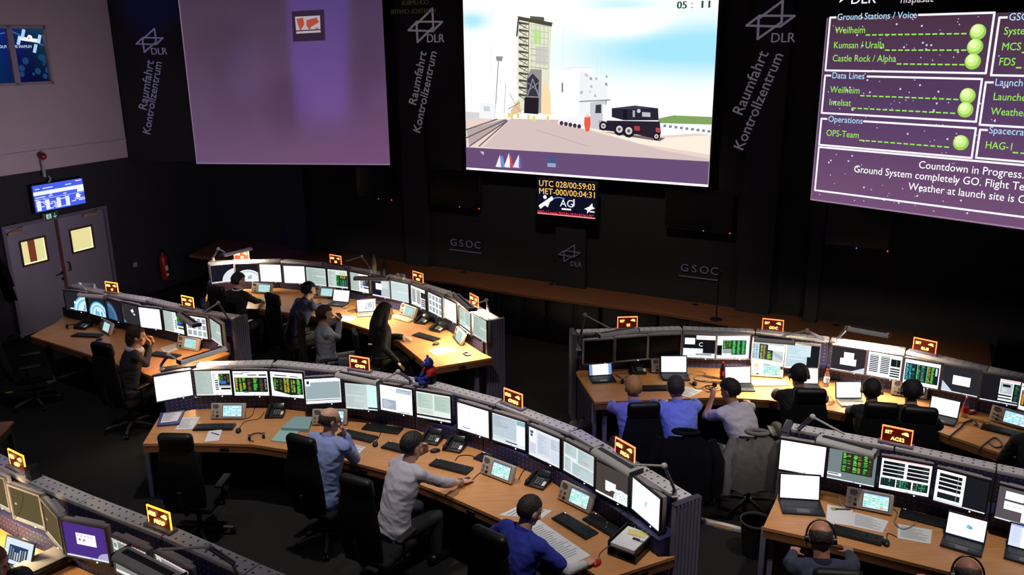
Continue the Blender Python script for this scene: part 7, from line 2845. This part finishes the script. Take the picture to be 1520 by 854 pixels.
    for s_ in (-1, 1):
        e.ell(hpt(s_ * 0.031, 0.079, 0.002), (0.014, 0.008, 0.008), HM, 2)
    e.obj('eyes', mat('dark_eyes', (40, 30, 26), 0.3), o, 180)

    # hair
    style, hcol = hair
    hm = mat('hair_%d_%d_%d' % hcol, hcol, 0.7, noise=0.45, scale=55, bump=0.8)
    if style in ('short', 'fringe', 'crop'):
        r = bmesh.new()
        bmesh.ops.create_icosphere(r, subdivisions=5 if fine else 4, radius=1)
        thick = {'short': 1.13, 'crop': 1.05, 'fringe': 1.045}[style]
        kill = []
        for v in r.verts:
            x, y, z = v.co
            if style == 'fringe':
                keep = (z < 0.42 - 0.35 * max(0, y) and y < 0.28 and z > -0.72 - 0.25 * y)
            else:
                line = 0.34 if y > 0.35 else (-0.05 + (y + 0.1) * 0.85 if y > -0.1 else -0.72)
                keep = z > line
            if not keep:
                kill.append(v)
            j = 1 + 0.035 * (math.sin(23 * x + 5 * z) * math.sin(19 * y + 3) + 0.6 * math.sin(41 * x + 31 * y + 17 * z)) * (1 if style == 'short' else 0.3)
            v.co = V((x * 0.078 * thick * j, -0.008 + y * 0.098 * thick * j, 0.022 + z * 0.098 * thick * j))
        bmesh.ops.delete(r, geom=kill, context='VERTS')
        ge = bmesh.ops.solidify(r, geom=list(r.faces), thickness=0.006)
        for v in r.verts:
            v.co = hd + HM @ v.co * HS
        mh = bpy.data.meshes.new('hair')
        r.to_mesh(mh)
        r.free()
        mh.polygons.foreach_set('use_smooth', [True] * len(mh.polygons))
        link('hair', mh, hm, o)
    elif style in ('bun', 'long', 'bob'):
        r = MB()
        r.ell(hpt(0, -0.016, 0.034), tuple(HS * q for q in (0.089, 0.105, 0.101)), HM)
        r.ell(hpt(0, -0.06, -0.02), tuple(HS * q for q in (0.080, 0.062, 0.075)), HM)
        if style == 'bun':
            r.ell(hpt(0, -0.10, 0.0), tuple(HS * q for q in (0.045, 0.04, 0.045)), HM)
        if style == 'long':
            r.cap(hpt(0, -0.055, 0.0), hpt(0, -0.10, -0.16), 0.098, 0.11)
            r.cap(hpt(0, -0.10, -0.16), hpt(0, -0.13, -0.36), 0.11, 0.085)
            for s_ in (-1, 1):
                r.cap(hpt(s_ * 0.07, -0.01, 0.0), hpt(s_ * 0.085, -0.03, -0.17), 0.035, 0.045)
        if style == 'bob':
            r.cap(hpt(0, -0.05, 0.0), hpt(0, -0.06, -0.06), 0.085, 0.075)
        # carve the face free by keeping hair behind the brow
        mh = remesh(r, 0.009, 1, 'hair')
        bm_ = bmesh.new()
        bm_.from_mesh(mh)
        inv = HM.transposed()
        kill = []
        for v in bm_.verts:
            l_ = inv @ (v.co - hd)
            if l_.y > 0.045 and l_.z < 0.062:
                kill.append(v)
            else:
                v.co += (v.co - hd).normalized() * 0.004 * math.sin(90 * l_.x + 20 * l_.z)
        bmesh.ops.delete(bm_, geom=kill, context='VERTS')
        bm_.to_mesh(mh)
        bm_.free()
        link('hair', mh, hm, o)
    if headset:
        h = MB()
        h.tube([hpt(0.097 * math.cos(t_), -0.012, 0.012 + 0.118 * math.sin(t_)) for t_ in [math.pi * k / 20 for k in range(21)]], 0.008)
        h.tube([hpt(-0.09, 0.0, -0.02), hpt(-0.085, 0.06, -0.06), hpt(-0.05, 0.105, -0.075)], 0.0045, 6)
        for s_ in (-1, 1):
            h.cyl(hpt(s_ * 0.082, -0.01, -0.006), hpt(s_ * 0.106, -0.01, -0.006), 0.028, 0.026, 18)
        h.obj('headset', mat('headset_%d' % headset[0], headset, 0.4), o)
    o['base_x'], o['base_y'], o['rz'] = base.x, base.y, rz
    if extra:
        extra(o, hpt, HM, arms, shl)
    return o


def seat_under(o, lab, high=True, back=0.02, turn=0.0):
    rz = o['rz'] + turn
    q = V((o['base_x'], o['base_y'], 0)) + MX.Rotation(rz, 3, 'Z') @ V((0, -back, 0))
    for k in ('base_x', 'base_y', 'rz'):
        del o[k]
    return chair((q.x, q.y), rz, lab, high)


D = math.radians
BLK, NVY = (20, 20, 24), (26, 28, 44)
DARKH, BROWNH, BLOND, GREYH = (26, 20, 18), (58, 40, 28), (196, 142, 62), (70, 58, 50)


def glasses(o, hpt, HM, arms, shl):
    g = MB()
    for s_ in (-1, 1):
        g.tube([hpt(s_ * 0.088, -0.01, 0.012), hpt(s_ * 0.078, 0.07, 0.008), hpt(s_ * 0.066, 0.096, 0.004)], 0.003, 6)
        g.tube([hpt(s_ * 0.034 + 0.026 * math.cos(t_), 0.104, 0.0 + 0.018 * math.sin(t_)) for t_ in [2 * math.pi * k / 14 for k in range(15)]], 0.0025, 6)
    g.tube([hpt(-0.01, 0.105, 0.004), hpt(0.01, 0.105, 0.004)], 0.003, 6)
    g.obj('glasses', M_BLACK, o)


def bracelet(o, hpt, HM, arms, shl):
    E_, W_ = arms[1]
    d = (W_ - E_).normalized()
    a_ = d.orthogonal().normalized()
    b_ = d.cross(a_)
    for k in (0.02, 0.045):
        MB().tube([W_ - d * k + (a_ * math.cos(t_) + b_ * math.sin(t_)) * 0.033 for t_ in [2 * math.pi * i / 16 for i in range(17)]], 0.005, 6).obj('bracelet', M_CHROME, o)


# middle console
p_ = person('bald man in blue shirt resting his cheek on his hand at the middle console', (490, 624, 1.27), D(-28), lean=16, hyaw=26, hpitch=12, hair=('fringe', GREYH), top=((132, 146, 198), 'long'),
            rh=G(513, 645, 1.08), lh=G(505, 664, 0.80), rhand='face', fine=True, extra=glasses, build=1.06, pole=(0.25, 0.25, -1))
seat_under(p_, 'high-backed black chair with headrest behind the bald man in blue', back=-0.05)
p_ = person('dark-haired woman in thin grey sweater reaching for her mouse at the middle console', (612, 662, 1.25), D(-40), lean=22, hyaw=12, hpitch=14, hair=('short', (22, 18, 17)), top=((168, 164, 176), 'three'),
            rh=G(686, 716, 0.785), lh=G(634, 668, 1.08), lhand='face', fine=True, collar=False, build=0.94, extra=bracelet)
seat_under(p_, 'black chair with headrest behind the woman in the grey sweater', back=0.22, turn=D(12))
p_ = person('man in blue polo shirt over a white long-sleeve, right hand on a red mouse', (786, 758, 1.27), D(-48), lean=18, hyaw=8, hpitch=20, hair=('crop', (44, 34, 30)), top=((36, 46, 150), 'short'), under=(206, 206, 206),
            rh=G(868, 838, 0.79), lh=G(764, 800, 0.80), fine=True, build=1.1)
seat_under(p_, 'black chair with headrest behind the man in the blue polo shirt', back=-0.08, turn=D(8))
# left console
p_ = person('woman in dark sweater with pale scarf, hands at her chin, at the left console', (203, 499, 1.25), D(-62), lean=14, hyaw=8, hpitch=8, hair=('bob', BROWNH), top=(NVY, 'long'),
            rh=G(222, 512, 1.05), lh=G(226, 508, 1.05), rhand='face', lhand='face', collar=False, build=0.95,
            extra=lambda o, hpt, HM, arms, shl: MB().tube([((shl[1] + shl[-1]) / 2) + V((0.09 * math.cos(t_), 0.0 + 0.085 * math.sin(t_), 0.05 - 0.02 * math.sin(t_))) for t_ in [2 * math.pi * k / 20 for k in range(21)]], 0.032, 10).obj('scarf', mat('pale_scarf', (170, 166, 186), 0.9), o, 60))
seat_under(p_, 'black chair with headrest behind the woman with the pale scarf', back=0.03, turn=D(38))
# rear left console
p_ = person('man in dark suit with white collar at the left end of the rear left console', (354, 417, 1.24), D(-24), lean=14, hyaw=20, hpitch=14, hair=('short', DARKH), top=((16, 16, 18), 'long'), rh=G(386, 447, 0.79), lh=G(362, 442, 0.79),
            extra=lambda o, hpt, HM, arms, shl: MB().tube([((shl[1] + shl[-1]) / 2) + V((0.07 * math.cos(t_), 0.015 + 0.07 * math.sin(t_), 0.085)) for t_ in [2 * math.pi * k / 20 for k in range(21)]], 0.014, 8).obj('white_collar', M_PAPER, o, 60))
seat_under(p_, 'black chair behind the man in the dark suit', back=0.05)
p_ = person('man in dark blue shirt with headset leaning forward over the rear left console', (458, 431, 1.20), D(-42), lean=26, hyaw=12, hpitch=16, hair=('short', DARKH), top=((56, 62, 92), 'long'), rh=G(482, 452, 0.79), lh=G(472, 446, 0.79), headset=BLK)
seat_under(p_, 'black chair behind the man in the dark blue shirt', back=0.06)
p_ = person('person with headset in pale grey shirt leaning back, hands clasped at the chin', (482, 467, 1.22), D(-66), lean=-2, hyaw=4, hpitch=4, hair=('short', BROWNH), top=((136, 140, 156), 'long'), rh=G(504, 478, 1.02), lh=G(505, 472, 1.02), rhand='face', lhand='face', headset=BLK, legs=(70, 74, 84))
seat_under(p_, 'black chair with armrest behind the person in the pale grey shirt', back=0.04)
p_ = person('woman with long black hair in dark clothes, sitting turned to the right', (572, 463, 1.22), D(-72), lean=6, hyaw=-8, hpitch=6, hair=('long', (13, 11, 11)), top=((13, 10, 10), 'long'), rh=G(590, 538, 0.62), lh=G(598, 500, 0.79), rhand='lap', collar=False, build=0.92, legs=(14, 12, 12))
seat_under(p_, 'black chair under the long-haired woman', high=False)
# rear right console
p_ = person('blond man in blue shirt whose back is hidden by his chair headrest', (940, 576, 1.23), D(4), lean=16, hyaw=0, hpitch=14, hair=('short', BLOND), top=((110, 116, 178), 'long'), rh=G(975, 592, 0.80), lh=G(905, 596, 0.80))
seat_under(p_, 'black chair with headrest behind the blond man', back=0.04)
p_ = person('dark-haired man in bright blue shirt beside the blond man', (1003, 576, 1.24), D(10), lean=18, hyaw=14, hpitch=14, hair=('short', BROWNH), top=((112, 130, 206), 'long'), rh=G(1032, 592, 0.80), lh=G(986, 592, 0.80), build=1.05)
coat_ch1 = seat_under(p_, 'chair with a big black coat over its back, right of the man in bright blue', back=0.12, turn=D(-18), high=False)
p_ = person('man in white short-sleeved shirt leaning left, left hand raised with a pen', (1084, 580, 1.22), D(24), lean=24, side=-8, hyaw=-22, hpitch=22, hair=('short', DARKH), top=((186, 180, 190), 'short'), rh=G(1110, 596, 0.80), lh=G(1056, 594, 0.98), lhand='raised', skin='tan')
coat_ch2 = seat_under(p_, 'chair with a grey jacket over its back behind the man in white', back=0.08, turn=D(-34), high=False)
p_ = person('dark-haired man in black sitting in the lamp light, seen from behind', (1186, 558, 1.25), D(-4), lean=12, hyaw=4, hpitch=12, hair=('short', (14, 12, 12)), top=((15, 15, 18), 'long'), rh=G(1225, 588, 0.80), lh=G(1150, 578, 0.80), headset=BLK, build=1.08)
seat_under(p_, 'black chair behind the dark-haired man in the lamp light')
p_ = person('person in black wearing a headset with pale band at the rear right console', (1294, 580, 1.22), D(-12), lean=14, hyaw=8, hpitch=16, hair=('short', (16, 13, 12)), top=((14, 14, 16), 'long'), rh=G(1326, 608, 0.80), lh=G(1262, 606, 0.80), headset=(150, 140, 120), skin='tan', build=0.92)
seat_under(p_, 'black chair behind the operator with the pale headset')
p_ = person('person in black with black headset, right of the operator with the pale headset', (1353, 582, 1.27), D(-14), lean=10, hyaw=2, hpitch=10, hair=('short', (12, 11, 11)), top=((12, 12, 14), 'long'), rh=G(1380, 626, 0.80), lh=G(1318, 612, 0.80), headset=BLK, build=0.98)
seat_under(p_, 'black chair behind the operator with the black headset')
p_ = person('person in dark clothes cut off by the right edge, rear right console', (1540, 622, 1.24), D(-8), lean=14, hpitch=12, hair=('short', DARKH), top=((18, 18, 20), 'long'), rh=G(1560, 672, 0.80), lh=G(1508, 668, 0.80))
seat_under(p_, 'black chair at the right edge below the rear right console')
# near right console
p_ = person('balding man with headset and dark blue jacket at the near right console', (1218, 800, 1.24), D(-6), lean=10, hyaw=6, hpitch=26, hair=('fringe', (50, 40, 34)), top=((38, 42, 66), 'long'), rh=G(1262, 812, 0.80), lh=G(1178, 818, 0.80), headset=BLK, build=1.05, skin='tan')
seat_under(p_, 'black chair behind the balding man with the headset')
p_ = person('bald man with black headset band at the bottom edge of the photo', (1436, 856, 1.22), D(-10), lean=14, hyaw=4, hpitch=26, hair=('fringe', (80, 66, 58)), top=((30, 32, 44), 'long'), rh=G(1478, 880, 0.80), lh=G(1360, 850, 0.79), headset=BLK, skin='tan')
seat_under(p_, 'black chair at the bottom edge under the bald man')
# near left corner console
p_ = person('person at the left edge of the photo, only part of the head in view', (-8, 836, 1.25), D(-130), lean=12, hyaw=0, hpitch=10, hair=('crop', (120, 84, 56)), top=((60, 60, 66), 'long'))
seat_under(p_, 'black chair at the lower left corner, mostly out of view')

# chairs nobody sits on
c = G(287, 700, 0.75)
chair((c.x, c.y), D(-4), 'empty black high-backed chair at the left end of the middle console')
c = G(52, 586, 0.15)
chair((c.x, c.y), D(-62), 'empty black chair turned to the left console, far from any desk', high=False)
c = G(170, 590, 0.0)


# jackets over chair backs
def draped(ch, m, lab, sleeve=True, w_=0.27, drop=0.55):
    rz = ch.rotation_euler.z
    o = thing('draped_jacket', lab, 'jacket', ch.location.copy(), rz, 'jackets over chair backs')
    rings = []
    for k in range(11):
        t = k / 10
        # runs from the front of the backrest over its top and down behind
        if t < 0.2:
            y, z = -0.19 - 0.06 * (t / 0.2), 0.82 + 0.2 * (t / 0.2)
        else:
            u = (t - 0.2) / 0.8
            y, z = -0.40 - 0.05 * math.sin(u * 2.5), 1.04 - u * drop
        wd = w_ * (0.82 + 0.25 * t)
        th = 0.03 + 0.012 * math.sin(5 * t)
        rings.append([V((wd * math.cos(a) * (1 + 0.03 * math.sin(9 * a + k)), y + th * math.sin(a) + 0.02 * math.sin(6 * math.cos(a) * 2 + k * 0.4), z + 0.025 * math.sin(4 * math.cos(a)) - 0.06 * abs(math.cos(a)) * (t < 0.35))) for a in [2 * math.pi * i / 28 for i in range(28)]])
    MB().loft(rings).obj('body', m, o, 70)
    if sleeve:
        for s_ in (-1, 1):
            MB().tube([(s_ * w_ * 0.86, -0.34, 0.97), (s_ * (w_ + 0.05), -0.40, 0.78), (s_ * (w_ + 0.03), -0.43, 0.55), (s_ * (w_ + 0.04), -0.42, 0.40)], [0.06, 0.062, 0.055, 0.048], 12).obj('sleeve', m, o, 70)
    MB().tube([(w_ * 0.45 * math.cos(t_), -0.33 + 0.05 * math.sin(t_), 1.05) for t_ in [2 * math.pi * k / 16 for k in range(17)]], 0.022, 8).obj('collar', m, o, 70)


draped(coat_ch1, mat('black_coat_cloth', (11, 11, 13), 0.9), 'big black coat draped over the chair of the man in bright blue', drop=0.7, w_=0.28)
draped(coat_ch2, mat('grey_jacket_cloth', (104, 98, 98), 0.9, noise=0.2, scale=20, bump=0.3), 'grey jacket draped over the chair of the man in the white shirt', drop=0.6, w_=0.235)
# dark bag on the floor below the rear right console
c = G(862, 646, 0.2)
o = thing('backpack', 'dark backpack on the floor at the left end of the rear right console', 'bag', (c.x, c.y, 0), 0.4)
MB().box((0, 0, 0.20), (0.30, 0.2, 0.38), bev=0.07, seg=4).obj('body', M_DBLACK, o, 60)
MB().box((0, -0.11, 0.14), (0.22, 0.06, 0.2), bev=0.03, seg=3).obj('pocket', M_BLACK, o, 60)
MB().tube([(-0.05, 0, 0.38), (-0.04, 0, 0.43), (0.04, 0, 0.43), (0.05, 0, 0.38)], 0.01).obj('handle', M_BLACK, o)
